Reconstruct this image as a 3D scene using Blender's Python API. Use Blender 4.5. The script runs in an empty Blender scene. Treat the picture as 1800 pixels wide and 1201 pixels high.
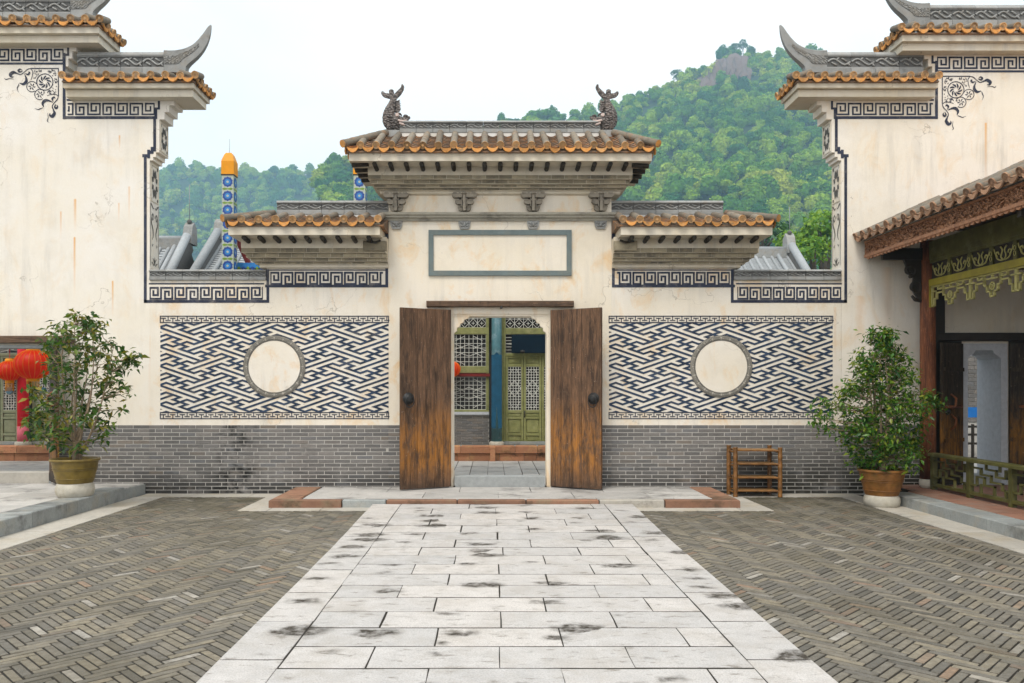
import bpy, math, random
import numpy as np
from mathutils import Vector, Matrix, Euler, noise

R = math.radians
rnd = random.Random(7)
SC = bpy.context.scene
COL = SC.collection

# ------------------------------------------------------------------ camera, sky, sun, exposure
CX, CY, CZ, FPX = -0.118, -12.727, 1.673, 1400.0
cam_d = bpy.data.cameras.new('camera')
cam_d.sensor_width = 36.0
cam_d.lens = 28.0
cam_d.shift_x = (900 - 866) / 1800
cam_d.shift_y = (684 - 600.5) / 1800
cam_d.clip_start = 0.1
cam_d.clip_end = 6000
cam = bpy.data.objects.new('camera', cam_d)
cam.location = (CX, CY, CZ)
cam.rotation_euler = (R(90), 0, 0)
COL.objects.link(cam)
SC.camera = cam

SUN_EL, SUN_AZ = 56.0, 205.0          # bright overcast; the glow comes from behind the camera's left shoulder
world = bpy.data.worlds.new('World')
SC.world = world
world.use_nodes = True
wt = world.node_tree
wt.nodes.clear()
w_out = wt.nodes.new('ShaderNodeOutputWorld')
w_bg = wt.nodes.new('ShaderNodeBackground')
w_sky = wt.nodes.new('ShaderNodeTexSky')
w_sky.sky_type = 'NISHITA'
w_sky.sun_disc = False
w_sky.sun_elevation = R(SUN_EL)
w_sky.sun_rotation = R(SUN_AZ)
w_sky.air_density = 1.0
w_sky.dust_density = 2.0
w_tc = wt.nodes.new('ShaderNodeTexCoord')
w_map = wt.nodes.new('ShaderNodeMapping')
w_map.inputs['Scale'].default_value = (1.0, 1.0, 2.2)
w_n = wt.nodes.new('ShaderNodeTexNoise')
w_n.inputs['Scale'].default_value = 2.3
w_n.inputs['Detail'].default_value = 5.0
w_ramp = wt.nodes.new('ShaderNodeValToRGB')
w_ramp.color_ramp.elements[0].position = 0.30
w_ramp.color_ramp.elements[0].color = (0.80, 0.80, 0.80, 1)
w_ramp.color_ramp.elements[1].position = 0.55
w_ramp.color_ramp.elements[1].color = (0.97, 0.97, 0.97, 1)
w_mix = wt.nodes.new('ShaderNodeMixRGB')
w_mix.inputs[2].default_value = (10.0, 10.0, 9.95, 1)     # the closed cloud deck
wt.links.new(w_tc.outputs['Generated'], w_map.inputs[0])
wt.links.new(w_map.outputs[0], w_n.inputs['Vector'])
wt.links.new(w_n.outputs['Fac'], w_ramp.inputs[0])
wt.links.new(w_ramp.outputs[0], w_mix.inputs[0])
wt.links.new(w_sky.outputs[0], w_mix.inputs[1])
wt.links.new(w_mix.outputs[0], w_bg.inputs['Color'])
w_bg.inputs['Strength'].default_value = 0.10
wt.links.new(w_bg.outputs[0], w_out.inputs[0])

sun_d = bpy.data.lights.new('sun', 'SUN')
sun_d.energy = 1.5
sun_d.angle = R(20)
sun_d.color = (1.0, 0.95, 0.87)
sun = bpy.data.objects.new('sun', sun_d)
_az = R(SUN_AZ)
_dir = Vector((math.sin(_az) * math.cos(R(SUN_EL)), math.cos(_az) * math.cos(R(SUN_EL)), math.sin(R(SUN_EL))))
sun.rotation_euler = (-_dir).to_track_quat('-Z', 'Y').to_euler()
sun.location = _dir * 60
COL.objects.link(sun)

SC.view_settings.view_transform = 'Standard'
SC.view_settings.look = 'None'
SC.view_settings.exposure = 0.52
SC.view_settings.gamma = 1.0
SC.view_settings.use_curve_mapping = False
SC.render.engine = 'CYCLES'
cy = SC.cycles
cy.use_denoising = True
cy.max_bounces = 6
cy.diffuse_bounces = 3
cy.glossy_bounces = 2
cy.transmission_bounces = 3
cy.volume_bounces = 2
cy.transparent_max_bounces = 6
cy.caustics_reflective = False
cy.caustics_refractive = False
cy.use_adaptive_sampling = True
cy.adaptive_threshold = 0.015

# ------------------------------------------------------------------ measuring helpers
def PX(px, Y=0.0):
    """metres east of the gate axis for a picture column measured on a plane Y metres behind the wall face"""
    return CX + (px - 866) * (Y - CY) / FPX

def PZ(py, Y=0.0):
    return CZ - (py - 684) * (Y - CY) / FPX

# ------------------------------------------------------------------ materials
MATS = {}

class NT:
    def __init__(s, m):
        s.m = m
        m.use_nodes = True
        s.t = m.node_tree
        s.t.nodes.clear()
        s.out = s.t.nodes.new('ShaderNodeOutputMaterial')
        s.b = s.t.nodes.new('ShaderNodeBsdfPrincipled')
        s.t.links.new(s.b.outputs[0], s.out.inputs[0])
        s._pos = None

    def n(s, typ, **kw):
        nd = s.t.nodes.new('ShaderNode' + typ)
        for k, v in kw.items():
            setattr(nd, k, v)
        return nd

    def set(s, sock, v):
        if hasattr(v, 'is_linked') or hasattr(v, 'links'):
            s.t.links.new(v, sock)
        else:
            if isinstance(v, (tuple, list)) and len(v) == 3 and sock.type == 'RGBA':
                v = (*v, 1)
            sock.default_value = v

    @property
    def pos(s):
        if s._pos is None:
            s._pos = s.n('NewGeometry').outputs['Position']
        return s._pos

    def sep(s, v):
        nd = s.n('SeparateXYZ')
        s.set(nd.inputs[0], v)
        return nd.outputs

    def math(s, op, a, b=0.0, c=None, clamp=False):
        nd = s.n('Math', operation=op)
        nd.use_clamp = clamp
        s.set(nd.inputs[0], a)
        s.set(nd.inputs[1], b)
        if c is not None:
            s.set(nd.inputs[2], c)
        return nd.outputs[0]

    def scale(s, v, sc):
        nd = s.n('Mapping')
        s.set(nd.inputs[0], v)
        nd.inputs['Scale'].default_value = sc
        return nd.outputs[0]

    def noise(s, sc=5, detail=4, rough=0.55, vec=None, stretch=None, dist=0.0):
        v = vec if vec is not None else s.pos
        if stretch:
            v = s.scale(v, stretch)
        nd = s.n('TexNoise')
        s.set(nd.inputs['Vector'], v)
        nd.inputs['Scale'].default_value = sc
        nd.inputs['Detail'].default_value = detail
        nd.inputs['Roughness'].default_value = rough
        nd.inputs['Distortion'].default_value = dist
        return nd.outputs['Fac']

    def ramp(s, v, lo, hi, clo=0.0, chi=1.0):
        nd = s.n('MapRange')
        nd.clamp = True
        s.set(nd.inputs[0], v)
        for i, x in zip((1, 2, 3, 4), (lo, hi, clo, chi)):
            nd.inputs[i].default_value = x
        return nd.outputs[0]

    def mix(s, f, a, b, mode='MIX'):
        nd = s.n('MixRGB', blend_type=mode)
        s.set(nd.inputs[0], f)
        s.set(nd.inputs[1], a)
        s.set(nd.inputs[2], b)
        return nd.outputs[0]

    def rand(s):
        """a random number that differs per object and per loose piece"""
        a = s.n('ObjectInfo').outputs['Random']
        b = s.n('NewGeometry').outputs['Random Per Island']
        return s.math('FRACT', s.math('ADD', s.math('MULTIPLY', a, 7.31), s.math('MULTIPLY', b, 5.17)))

    def hsv(s, c, h=0.5, sat=1.0, val=1.0):
        nd = s.n('HueSaturation')
        s.set(nd.inputs['Hue'], h)
        s.set(nd.inputs['Saturation'], sat)
        s.set(nd.inputs['Value'], val)
        s.set(nd.inputs['Color'], c)
        return nd.outputs[0]

    def bump(s, h, strength=0.3, dist=0.01):
        nd = s.n('Bump')
        nd.inputs['Strength'].default_value = strength
        nd.inputs['Distance'].default_value = dist
        s.set(nd.inputs['Height'], h)
        s.t.links.new(nd.outputs[0], s.b.inputs['Normal'])

    def done(s, color, rough=0.8, spec=0.3, metal=0.0):
        s.set(s.b.inputs['Base Color'], color)
        s.set(s.b.inputs['Roughness'], rough)
        s.set(s.b.inputs['Specular IOR Level'], spec)
        s.set(s.b.inputs['Metallic'], metal)
        return s.m


def newmat(name):
    m = bpy.data.materials.new(name)
    MATS[name] = m
    return NT(m)


def plaster(name, base, warm, warm_amt, grey_amt, streaks=()):
    t = newmat(name)
    x, y, z = t.sep(t.pos)
    n1 = t.noise(0.9, 5, 0.6)
    n2 = t.noise(2.4, 7, 0.7, stretch=(1.0, 1.0, 0.65), dist=0.6)
    n3 = t.noise(6, 5, 0.65, stretch=(1, 1, 0.10))
    n4 = t.noise(40, 3)
    c = t.mix(t.ramp(n1, 0.35, 0.7), base, tuple(k * f for k, f in zip(base, (0.97, 0.93, 0.84))))
    w = t.math('MULTIPLY', t.ramp(n2, 0.52, 0.74), warm_amt)
    c = t.mix(w, c, warm)
    core = t.math('MULTIPLY', t.ramp(t.noise(3.4, 6, 0.7, stretch=(1, 1, 0.5)), 0.63, 0.78), warm_amt)
    c = t.mix(core, c, tuple(k * f for k, f in zip(warm, (0.85, 0.66, 0.45))))
    g = t.math('MULTIPLY', t.math('MULTIPLY', t.ramp(n3, 0.48, 0.72), t.ramp(t.noise(0.7, 4, 0.6), 0.42, 0.66)), grey_amt * 1.7)
    c = t.mix(g, c, (0.42, 0.40, 0.36))
    c = t.mix(t.ramp(n4, 0.3, 0.75, 0.0, 0.10), c, (0.5, 0.45, 0.38))
    spk = t.ramp(t.noise(22, 2, 0.5), 0.76, 0.80, 0, 0.45)
    c = t.mix(spk, c, (0.25, 0.2, 0.15))
    blot = t.ramp(t.noise(1.7, 7, 0.72), 0.50, 0.62, 0, 0.22)
    c = t.mix(blot, c, (0.60, 0.54, 0.44))
    # hairline cracks in the render coat
    wv = t.n('VectorMath', operation='ADD')
    nz = t.n('TexNoise')
    t.set(nz.inputs['Vector'], t.pos)
    nz.inputs['Scale'].default_value = 3.0
    nz.inputs['Detail'].default_value = 6
    t.set(wv.inputs[0], t.pos)
    t.set(wv.inputs[1], nz.outputs['Color'])
    ck = t.n('TexVoronoi', feature='DISTANCE_TO_EDGE')
    t.set(ck.inputs['Vector'], wv.outputs[0])
    ck.inputs['Scale'].default_value = 0.62
    ckf = t.math('MULTIPLY', t.ramp(ck.outputs['Distance'], 0.0, 0.006, 0.75, 0.0), t.ramp(t.noise(0.8, 3), 0.50, 0.60))
    c = t.mix(ckf, c, (0.30, 0.25, 0.19))
    for (sx, ztop, ln, wd, k) in streaks:
        dx = t.math('ABSOLUTE', t.math('ADD', x, t.math('MULTIPLY_ADD', n3, 0.01, -sx - 0.005)))
        mx = t.ramp(dx, 0.0, wd, 1.0, 0.0)
        mz = t.math('MULTIPLY', t.ramp(z, ztop - ln, ztop, 0.15, 1.0), t.ramp(z, ztop - 0.01, ztop + 0.01, 1, 0))
        mz = t.math('MULTIPLY', mz, t.ramp(z, ztop - ln * 1.3, ztop - ln, 0, 1))
        f = t.math('MULTIPLY', t.math('MULTIPLY', mx, mz), k, clamp=True)
        c = t.mix(f, c, (0.70, 0.33, 0.05))
    h = t.math('ADD', t.math('MULTIPLY', n4, 0.3), t.noise(6, 5))
    t.bump(h, 0.25, 0.012)
    return t.done(c, 0.88, 0.2)


def pxs(l):
    return [(PX(px), PZ(y0), (y1 - y0) / 110, wd, k) for px, y0, y1, wd, k in l]

plaster('plaster_gate', (0.80, 0.74, 0.64), (0.76, 0.49, 0.21), 0.95, 0.30)
plaster('plaster_wall', (0.79, 0.745, 0.67), (0.74, 0.50, 0.25), 0.85, 0.38,
        pxs([(262, 590, 700, .03, .35), (690, 480, 540, .04, .3), (1468, 540, 640, .03, .3)]))
plaster('plaster_left', (0.81, 0.775, 0.715), (0.76, 0.60, 0.40), 0.55, 0.32,
        pxs([(210, 238, 260, .02, .8), (227, 328, 380, .022, .55), (132, 350, 395, .03, .9), (107, 372, 410, .02, .7),
             (131, 417, 500, .025, .95), (198, 494, 545, .022, .95), (209, 357, 385, .02, .6), (131, 545, 620, .06, .2),
             (268, 640, 740, .08, .25)]))
plaster('plaster_right', (0.81, 0.765, 0.69), (0.75, 0.56, 0.34), 0.72, 0.40,
        pxs([(1733, 216, 300, .028, .9), (1512, 520, 600, .1, .3), (1560, 470, 640, .12, .22), (1530, 640, 720, .05, .3)]))
plaster('plaster_trim', (0.68, 0.63, 0.53), (0.56, 0.44, 0.27), 0.55, 0.55)
plaster('plaster_pale', (0.74, 0.74, 0.73), (0.6, 0.55, 0.45), 0.3, 0.3)


def stone(name, base, var=0.2, dark=0.5, scale=6, tint=None, tint_amt=0.0, rough=0.8, bump=0.25, stain=(0.60, 0.70), stainc=(0.06, 0.055, 0.05)):
    t = newmat(name)
    r = t.rand()
    n1 = t.noise(scale, 6, 0.65)
    n2 = t.noise(scale * 9, 3, 0.6)
    c = t.hsv(base, 0.5, 1.0, t.math('ADD', t.math('MULTIPLY_ADD', r, var * 2, 1 - var), t.ramp(n1, 0.3, 0.7, -0.12, 0.12)))
    if tint:
        c = t.mix(t.math('MULTIPLY', t.ramp(t.noise(scale * 0.7, 5, 0.6), 0.5, 0.7), tint_amt), c, tint)
    c = t.mix(t.ramp(n2, 0.35, 0.75, 0.0, 0.25), c, tuple(k * 0.45 for k in base))
    st = t.ramp(t.noise(scale * 0.45, 7, 0.72, stretch=(0.8, 1.3, 1)), stain[0], stain[1], 0, dark)
    c = t.mix(st, c, stainc)
    t.bump(t.math('ADD', n1, t.math('MULTIPLY', n2, 0.4)), bump, 0.01)
    return t.done(c, rough, 0.3)


def brickmat(name, base, mode):
    t = newmat(name)
    r = t.rand()
    n1 = t.noise(14, 5, 0.65)
    n2 = t.noise(70, 3, 0.6)
    x, y, z = t.sep(t.pos)
    c = t.hsv(base, 0.5, t.math('MULTIPLY_ADD', r, 0.6, 0.7), t.math('MULTIPLY_ADD', r, 0.55 if mode == 'floor' else 0.5, 0.72 if mode == 'floor' else 0.75))
    r2 = t.math('FRACT', t.math('MULTIPLY', r, 13.7))
    if mode == 'wall':
        c = t.mix(t.ramp(r2, 0.80, 0.95, 0, 0.55), c, (0.17, 0.175, 0.185))
        c = t.mix(t.ramp(r2, 0.0, 0.10, 0.4, 0.0), c, (0.25, 0.19, 0.13))
        c = t.mix(t.ramp(n1, 0.35, 0.75, 0.0, 0.4), c, tuple(k * 0.55 for k in base))
        # black damp growth near the ground and in one run-off patch
        dm = t.math('MULTIPLY', t.ramp(z, 0.08, 0.50, 1.0, 0.0), t.ramp(t.noise(1.3, 5, 0.65, stretch=(1, 1, 1.8)), 0.36, 0.50))
        rx = t.ramp(t.math('ABSOLUTE', t.math('ADD', x, 4.22)), 0.12, 0.45, 1.0, 0.0)
        rp = t.math('MULTIPLY', rx, t.ramp(t.noise(4.2, 6, 0.7), 0.48, 0.60))
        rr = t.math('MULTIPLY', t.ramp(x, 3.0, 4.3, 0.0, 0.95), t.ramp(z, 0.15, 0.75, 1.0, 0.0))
        sm = t.math('MULTIPLY', t.math('ADD', dm, rp), 0.85, clamp=True)
        c = t.mix(sm, c, (0.022, 0.021, 0.019))
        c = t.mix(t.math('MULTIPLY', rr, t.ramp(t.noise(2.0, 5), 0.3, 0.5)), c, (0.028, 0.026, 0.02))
        c = t.mix(t.ramp(t.noise(5.5, 5, 0.6), 0.68, 0.78, 0, 0.5), c, (0.5, 0.48, 0.44))
    else:
        c = t.mix(t.ramp(r2, 0.95, 0.99, 0, 0.7), c, (0.46, 0.43, 0.38))
        c = t.mix(t.ramp(r2, 0.0, 0.05, 0.7, 0.0), c, (0.32, 0.20, 0.13))
        c = t.mix(t.ramp(t.math('FRACT', t.math('MULTIPLY', r, 29.1)), 0.75, 1.0, 0, 0.7), c, (0.085, 0.08, 0.068))
        c = t.mix(t.ramp(n1, 0.40, 0.72, 0.0, 0.65), c, tuple(k * 0.42 for k in base))
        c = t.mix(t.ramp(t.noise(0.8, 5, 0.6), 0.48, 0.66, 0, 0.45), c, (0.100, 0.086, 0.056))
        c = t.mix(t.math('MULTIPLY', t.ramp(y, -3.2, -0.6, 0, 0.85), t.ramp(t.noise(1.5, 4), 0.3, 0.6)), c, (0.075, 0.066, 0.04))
        c = t.mix(t.ramp(n2, 0.6, 0.8, 0, 0.4), c, (0.45, 0.42, 0.36))
    t.bump(t.math('ADD', n1, t.math('MULTIPLY', n2, 0.6)), 0.9, 0.012)
    return t.done(c, 0.86, 0.25)

brickmat('brick_wall', (0.185, 0.175, 0.165), 'wall')
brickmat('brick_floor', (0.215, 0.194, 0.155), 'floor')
stone('mortar', (0.47, 0.45, 0.415), 0.02, 0.55, 5, stain=(0.54, 0.70))
stone('soil', (0.024, 0.020, 0.014), 0.02, 0.3, 8)
def slabmat(name, base):
    t = newmat(name)
    r = t.rand()
    n1 = t.noise(5, 6, 0.65)
    n2 = t.noise(90, 3, 0.6)
    c = t.hsv(base, 0.5, t.math('MULTIPLY_ADD', r, 0.5, 0.5), t.math('ADD', t.math('MULTIPLY_ADD', r, 0.20, 0.88), t.ramp(n1, 0.3, 0.7, -0.10, 0.10)))
    c = t.mix(t.ramp(n2, 0.45, 0.62, 0.0, 0.40), c, tuple(k * 0.48 for k in base))
    c = t.mix(t.ramp(t.noise(2.2, 7, 0.75), 0.48, 0.60, 0.0, 0.30), c, (0.34, 0.30, 0.25))
    c = t.mix(t.ramp(t.noise(9, 6, 0.7, stretch=(0.7, 1.6, 1)), 0.57, 0.66, 0.0, 0.6), c, (0.15, 0.13, 0.10))
    # pools of dirt: dark heart, soft rim, each its own size
    warp = t.n('VectorMath', operation='ADD')
    ns = t.n('TexNoise')
    t.set(ns.inputs['Vector'], t.pos)
    ns.inputs['Scale'].default_value = 7
    ns.inputs['Detail'].default_value = 5
    sc = t.n('VectorMath', operation='SCALE')
    t.set(sc.inputs[0], ns.outputs['Color'])
    sc.inputs['Scale'].default_value = 0.22
    t.set(warp.inputs[0], t.pos)
    t.set(warp.inputs[1], sc.outputs[0])
    vo = t.n('TexVoronoi', voronoi_dimensions='2D')
    t.set(vo.inputs['Vector'], t.scale(warp.outputs[0], (1.0, 1.75, 1.0)))
    vo.inputs['Scale'].default_value = 1.5
    rc = t.sep(vo.outputs['Color'])
    size = t.ramp(rc[0], 0.15, 1.0, 0.0, 0.40)
    f = t.math('DIVIDE', t.math('SUBTRACT', size, vo.outputs['Distance']), 0.16, clamp=True)
    f = t.math('MULTIPLY', f, t.ramp(t.noise(14, 5, 0.7), 0.30, 0.60, 0.35, 1.0))
    c = t.mix(t.math('MULTIPLY', f, 0.62), c, (0.13, 0.12, 0.10))
    c = t.mix(t.math('MULTIPLY', t.math('POWER', f, 2.2), 0.95), c, (0.035, 0.027, 0.018))
    c = t.mix(t.ramp(t.noise(38, 4, 0.65), 0.68, 0.76, 0, 0.6), c, (0.12, 0.10, 0.08))
    t.bump(t.math('ADD', n1, t.math('MULTIPLY', n2, 0.5)), 0.45, 0.01)
    return t.done(c, 0.82, 0.3)

slabmat('slab', (0.545, 0.512, 0.478))
stone('slab_pale', (0.46, 0.43, 0.375), 0.10, 0.7, 3.0, tint=(0.40, 0.30, 0.15), tint_amt=0.35, stain=(0.58, 0.72))
stone('slab_inner', (0.48, 0.46, 0.43), 0.13, 0.8, 3.2, stain=(0.53, 0.68))
stone('granite', (0.34, 0.355, 0.35), 0.08, 0.25, 12, stain=(0.58, 0.75))
stone('granite_pale', (0.50, 0.52, 0.55), 0.04, 0.15, 14)
stone('curb', (0.30, 0.315, 0.305), 0.12, 0.65, 4, tint=(0.42, 0.33, 0.2), tint_amt=0.35, stain=(0.52, 0.68))
stone('red_stone', (0.44, 0.20, 0.105), 0.28, 0.85, 5.0, tint=(0.52, 0.33, 0.14), tint_amt=0.6, stain=(0.52, 0.64), stainc=(0.07, 0.045, 0.02))
stone('kerb_red', (0.29, 0.155, 0.098), 0.25, 0.85, 5.0, tint=(0.24, 0.19, 0.12), tint_amt=0.9, stain=(0.50, 0.64), stainc=(0.06, 0.045, 0.025))
stone('red_tile', (0.30, 0.155, 0.105), 0.12, 0.6, 4, tint=(0.28, 0.24, 0.2), tint_amt=0.6)
stone('ridge_grey', (0.31, 0.315, 0.305), 0.16, 0.5, 9, tint=(0.30, 0.24, 0.17), tint_amt=0.4, stain=(0.55, 0.70))
stone('ridge_dark', (0.13, 0.13, 0.125), 0.12, 0.5, 12)
stone('tile_disc', (0.52, 0.30, 0.13), 0.42, 0.8, 13, tint=(0.33, 0.27, 0.20), tint_amt=0.8, stain=(0.55, 0.68), stainc=(0.14, 0.11, 0.08))
stone('tile_cover', (0.21, 0.185, 0.145), 0.28, 0.6, 18, tint=(0.36, 0.19, 0.09), tint_amt=0.55, stain=(0.52, 0.66))
stone('tile_orange', (0.62, 0.285, 0.075), 0.38, 0.75, 16, tint=(0.46, 0.32, 0.17), tint_amt=0.7, stain=(0.53, 0.66), stainc=(0.12, 0.09, 0.06))
stone('tile_pan', (0.22, 0.15, 0.10), 0.3, 0.6, 14, tint=(0.52, 0.22, 0.06), tint_amt=0.8, stain=(0.55, 0.7))
stone('tile_grey', (0.34, 0.36, 0.37), 0.12, 0.3, 12)
stone('corbel_brick', (0.255, 0.220, 0.150), 0.38, 0.7, 10, tint=(0.46, 0.38, 0.25), tint_amt=0.5, stain=(0.5, 0.66))
stone('bracket_stone', (0.30, 0.265, 0.21), 0.12, 0.6, 14, stain=(0.52, 0.68))
stone('moulding_stone', (0.36, 0.34, 0.28), 0.08, 0.6, 8, stain=(0.52, 0.7))
stone('frame_slate', (0.15, 0.19, 0.19), 0.03, 0.3, 7, tint=(0.22, 0.22, 0.18), tint_amt=0.5)
t = newmat('fish_stone')
vo = t.n('TexVoronoi')
t.set(vo.inputs['Vector'], t.scale(t.pos, (1, 1, 1.5)))
vo.inputs['Scale'].default_value = 26
c = t.mix(t.ramp(vo.outputs['Distance'], 0.15, 0.62), (0.30, 0.27, 0.25), (0.070, 0.062, 0.058))
c = t.mix(t.ramp(t.noise(12, 5, 0.6), 0.5, 0.68, 0, 0.6), c, (0.27, 0.21, 0.175))
t.bump(t.math('SUBTRACT', 1.0, vo.outputs['Distance']), 0.9, 0.03)
t.done(c, 0.8, 0.3)
stone('fish_pale', (0.62, 0.50, 0.45), 0.03, 0.2, 22)
stone('rock', (0.17, 0.10, 0.08), 0.1, 0.7, 0.06)
stone('tile_brown', (0.36, 0.205, 0.12), 0.28, 0.6, 16, tint=(0.24, 0.19, 0.14), tint_amt=0.7, stain=(0.54, 0.68))


def flat(name, col, rough=0.6, spec=0.3, var=0.06, sc=20, worn=None, worn_amt=0.0, metal=0.0):
    t = newmat(name)
    n = t.noise(sc, 4, 0.6)
    c = t.hsv(col, 0.5, 1.0, t.math('ADD', t.ramp(n, 0.25, 0.75, 1 - var * 2, 1 + var), t.math('MULTIPLY', t.rand(), var)))
    if worn:
        c = t.mix(t.math('MULTIPLY', t.ramp(t.noise(sc * 0.6, 6, 0.75), 0.52, 0.66), worn_amt), c, worn)
    t.bump(n, 0.15, 0.005)
    return t.done(c, rough, spec, metal)

flat('paint_navy', (0.034, 0.040, 0.064), 0.7, 0.2, 0.25, 7, worn=(0.40, 0.36, 0.30), worn_amt=0.30)
flat('paint_blue', (0.030, 0.048, 0.085), 0.7, 0.2, 0.35, 5, worn=(0.38, 0.34, 0.29), worn_amt=0.22)
flat('paint_grey', (0.10, 0.095, 0.085), 0.7, 0.2, 0.15, 12)
flat('ring_base', (0.36, 0.335, 0.285), 0.8, 0.2, 0.1, 12)
flat('green_paint', (0.235, 0.240, 0.088), 0.55, 0.35, 0.16, 9, worn=(0.40, 0.38, 0.20), worn_amt=0.5)
flat('sage_paint', (0.24, 0.26, 0.16), 0.6, 0.3, 0.12, 9, worn=(0.35, 0.35, 0.25), worn_amt=0.4)
flat('teal_paint', (0.055, 0.150, 0.175), 0.5, 0.4, 0.15, 5, worn=(0.28, 0.36, 0.40), worn_amt=0.5)
flat('plaque_blue', (0.006, 0.075, 0.145), 0.55, 0.35, 0.15, 8)
flat('board_blue', (0.002, 0.012, 0.024), 0.6, 0.15, 0.15, 6)
flat('lattice_white', (0.60, 0.60, 0.55), 0.6, 0.3, 0.12, 14)
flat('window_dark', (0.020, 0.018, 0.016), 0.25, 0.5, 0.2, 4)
flat('glass_blue', (0.03, 0.11, 0.15), 0.12, 0.6, 0.1, 3)
flat('red_paint', (0.78, 0.013, 0.028), 0.5, 0.4, 0.06, 6)
flat('pink_paint', (0.62, 0.13, 0.17), 0.6, 0.3, 0.08, 8)
flat('maroon', (0.16, 0.015, 0.012), 0.6, 0.3, 0.1, 6)
flat('iron', (0.022, 0.021, 0.020), 0.55, 0.5, 0.2, 30, metal=0.3)
flat('orange_glaze', (0.74, 0.29, 0.004), 0.5, 0.25, 0.05, 8)
flat('tile_white', (0.40, 0.44, 0.36), 0.3, 0.5, 0.05, 10)
flat('glaze_blue', (0.012, 0.055, 0.26), 0.3, 0.5, 0.12, 10)
flat('glaze_sky', (0.02, 0.19, 0.50), 0.3, 0.5, 0.12, 10)
flat('glaze_green', (0.15, 0.26, 0.02), 0.3, 0.5, 0.15, 10)
flat('banner_blue', (0.01, 0.16, 0.52), 0.5, 0.3, 0.06, 4)
flat('wire', (0.25, 0.27, 0.28), 0.5, 0.4)
flat('yellow_trim', (0.80, 0.33, 0.01), 0.5, 0.3, 0.1, 12)
flat('olive_wood', (0.090, 0.085, 0.022), 0.55, 0.35, 0.25, 6, worn=(0.21, 0.19, 0.09), worn_amt=0.5)
flat('mustard_wood', (0.30, 0.25, 0.022), 0.5, 0.4, 0.15, 6, worn=(0.20, 0.16, 0.03), worn_amt=0.6)
flat('mustard_pale', (0.42, 0.38, 0.14), 0.55, 0.3, 0.15, 10)
flat('dark_wood', (0.030, 0.024, 0.018), 0.6, 0.3, 0.25, 6)
flat('carved_board', (0.40, 0.20, 0.11), 0.7, 0.3, 0.2, 14, worn=(0.20, 0.085, 0.045), worn_amt=0.7)
flat('pot_glaze', (0.155, 0.105, 0.018), 0.45, 0.45, 0.3, 7, worn=(0.085, 0.050, 0.012), worn_amt=0.75)
flat('pot_rust', (0.235, 0.100, 0.022), 0.5, 0.4, 0.3, 7, worn=(0.12, 0.07, 0.015), worn_amt=0.75)
flat('drum_stone', (0.46, 0.43, 0.36), 0.85, 0.2, 0.12, 9, worn=(0.30, 0.26, 0.18), worn_amt=0.5)
flat('bark', (0.30, 0.225, 0.15), 0.85, 0.2, 0.25, 16)
flat('bark_dark', (0.085, 0.068, 0.05), 0.9, 0.1, 0.25, 3)
flat('bamboo', (0.20, 0.090, 0.022), 0.4, 0.4, 0.35, 9, worn=(0.12, 0.05, 0.02), worn_amt=0.7)
flat('bamboo_slat', (0.34, 0.19, 0.07), 0.45, 0.4, 0.2, 9)


def wood(name, a, b, dark, zmid=1.0, axis='Z'):
    t = newmat(name)
    x, y, z = t.sep(t.pos)
    st = (9, 9, 0.7) if axis == 'Z' else (0.7, 9, 9)
    g1 = t.noise(2.2, 6, 0.65, stretch=st, dist=0.3)
    g2 = t.noise(9, 4, 0.6, stretch=st)
    r = t.rand()
    # the timber is weathered grey-brown up high and keeps its orange where rain is thrown back and hands rub it
    worn = t.math('MULTIPLY', t.ramp(z, zmid + 0.1, zmid + 0.75, 1.0, 0.0), t.ramp(z, zmid - 0.62, zmid - 0.25, 0.0, 1.0))
    worn = t.math('MULTIPLY', worn, t.ramp(t.noise(3.5, 7, 0.75, stretch=(2.2, 2.2, 0.8)), 0.38, 0.52))
    c = t.mix(worn, a, b)
    c = t.hsv(c, 0.5, 1.0, t.math('MULTIPLY_ADD', r, 0.35, 0.82))
    c = t.mix(t.ramp(g1, 0.46, 0.62, 0.0, 0.7), c, dark)
    c = t.mix(t.ramp(g2, 0.52, 0.66, 0.0, 0.6), c, tuple(k * 2.0 for k in a))
    c = t.mix(t.ramp(t.noise(4, 7, 0.7, stretch=(2.2, 2.2, 0.5)), 0.52, 0.64, 0, 0.7), c, dark)
    c = t.mix(t.math('MULTIPLY', t.ramp(z, zmid - 0.85, zmid - 0.35, 0.9, 0.0), t.ramp(t.noise(4, 6, 0.7), 0.40, 0.55)), c, dark)
    c = t.mix(t.ramp(t.noise(26, 4, 0.7), 0.66, 0.72, 0, 0.6), c, (0.42, 0.34, 0.26))
    c = t.mix(t.ramp(t.noise(30, 2, 0.6, stretch=(3, 3, 0.3)), 0.70, 0.75, 0, 0.5), c, (0.38, 0.28, 0.19))
    t.bump(t.math('ADD', g1, t.math('MULTIPLY', g2, 0.6)), 0.7, 0.012)
    return t.done(c, 0.7, 0.25)

wood('door_wood', (0.130, 0.072, 0.040), (0.335, 0.138, 0.026), (0.030, 0.019, 0.013), 0.80)
wood('door_wood_dark', (0.050, 0.036, 0.024), (0.26, 0.115, 0.018), (0.014, 0.011, 0.009), 0.90)
wood('beam_wood', (0.115, 0.070, 0.042), (0.115, 0.070, 0.042), (0.035, 0.022, 0.015), 0.0, 'X')
wood('column_wood', (0.215, 0.075, 0.032), (0.25, 0.09, 0.035), (0.065, 0.026, 0.016), 1.2)
wood('rafter_wood', (0.040, 0.032, 0.022), (0.040, 0.032, 0.022), (0.014, 0.012, 0.010), 0.0)


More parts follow.
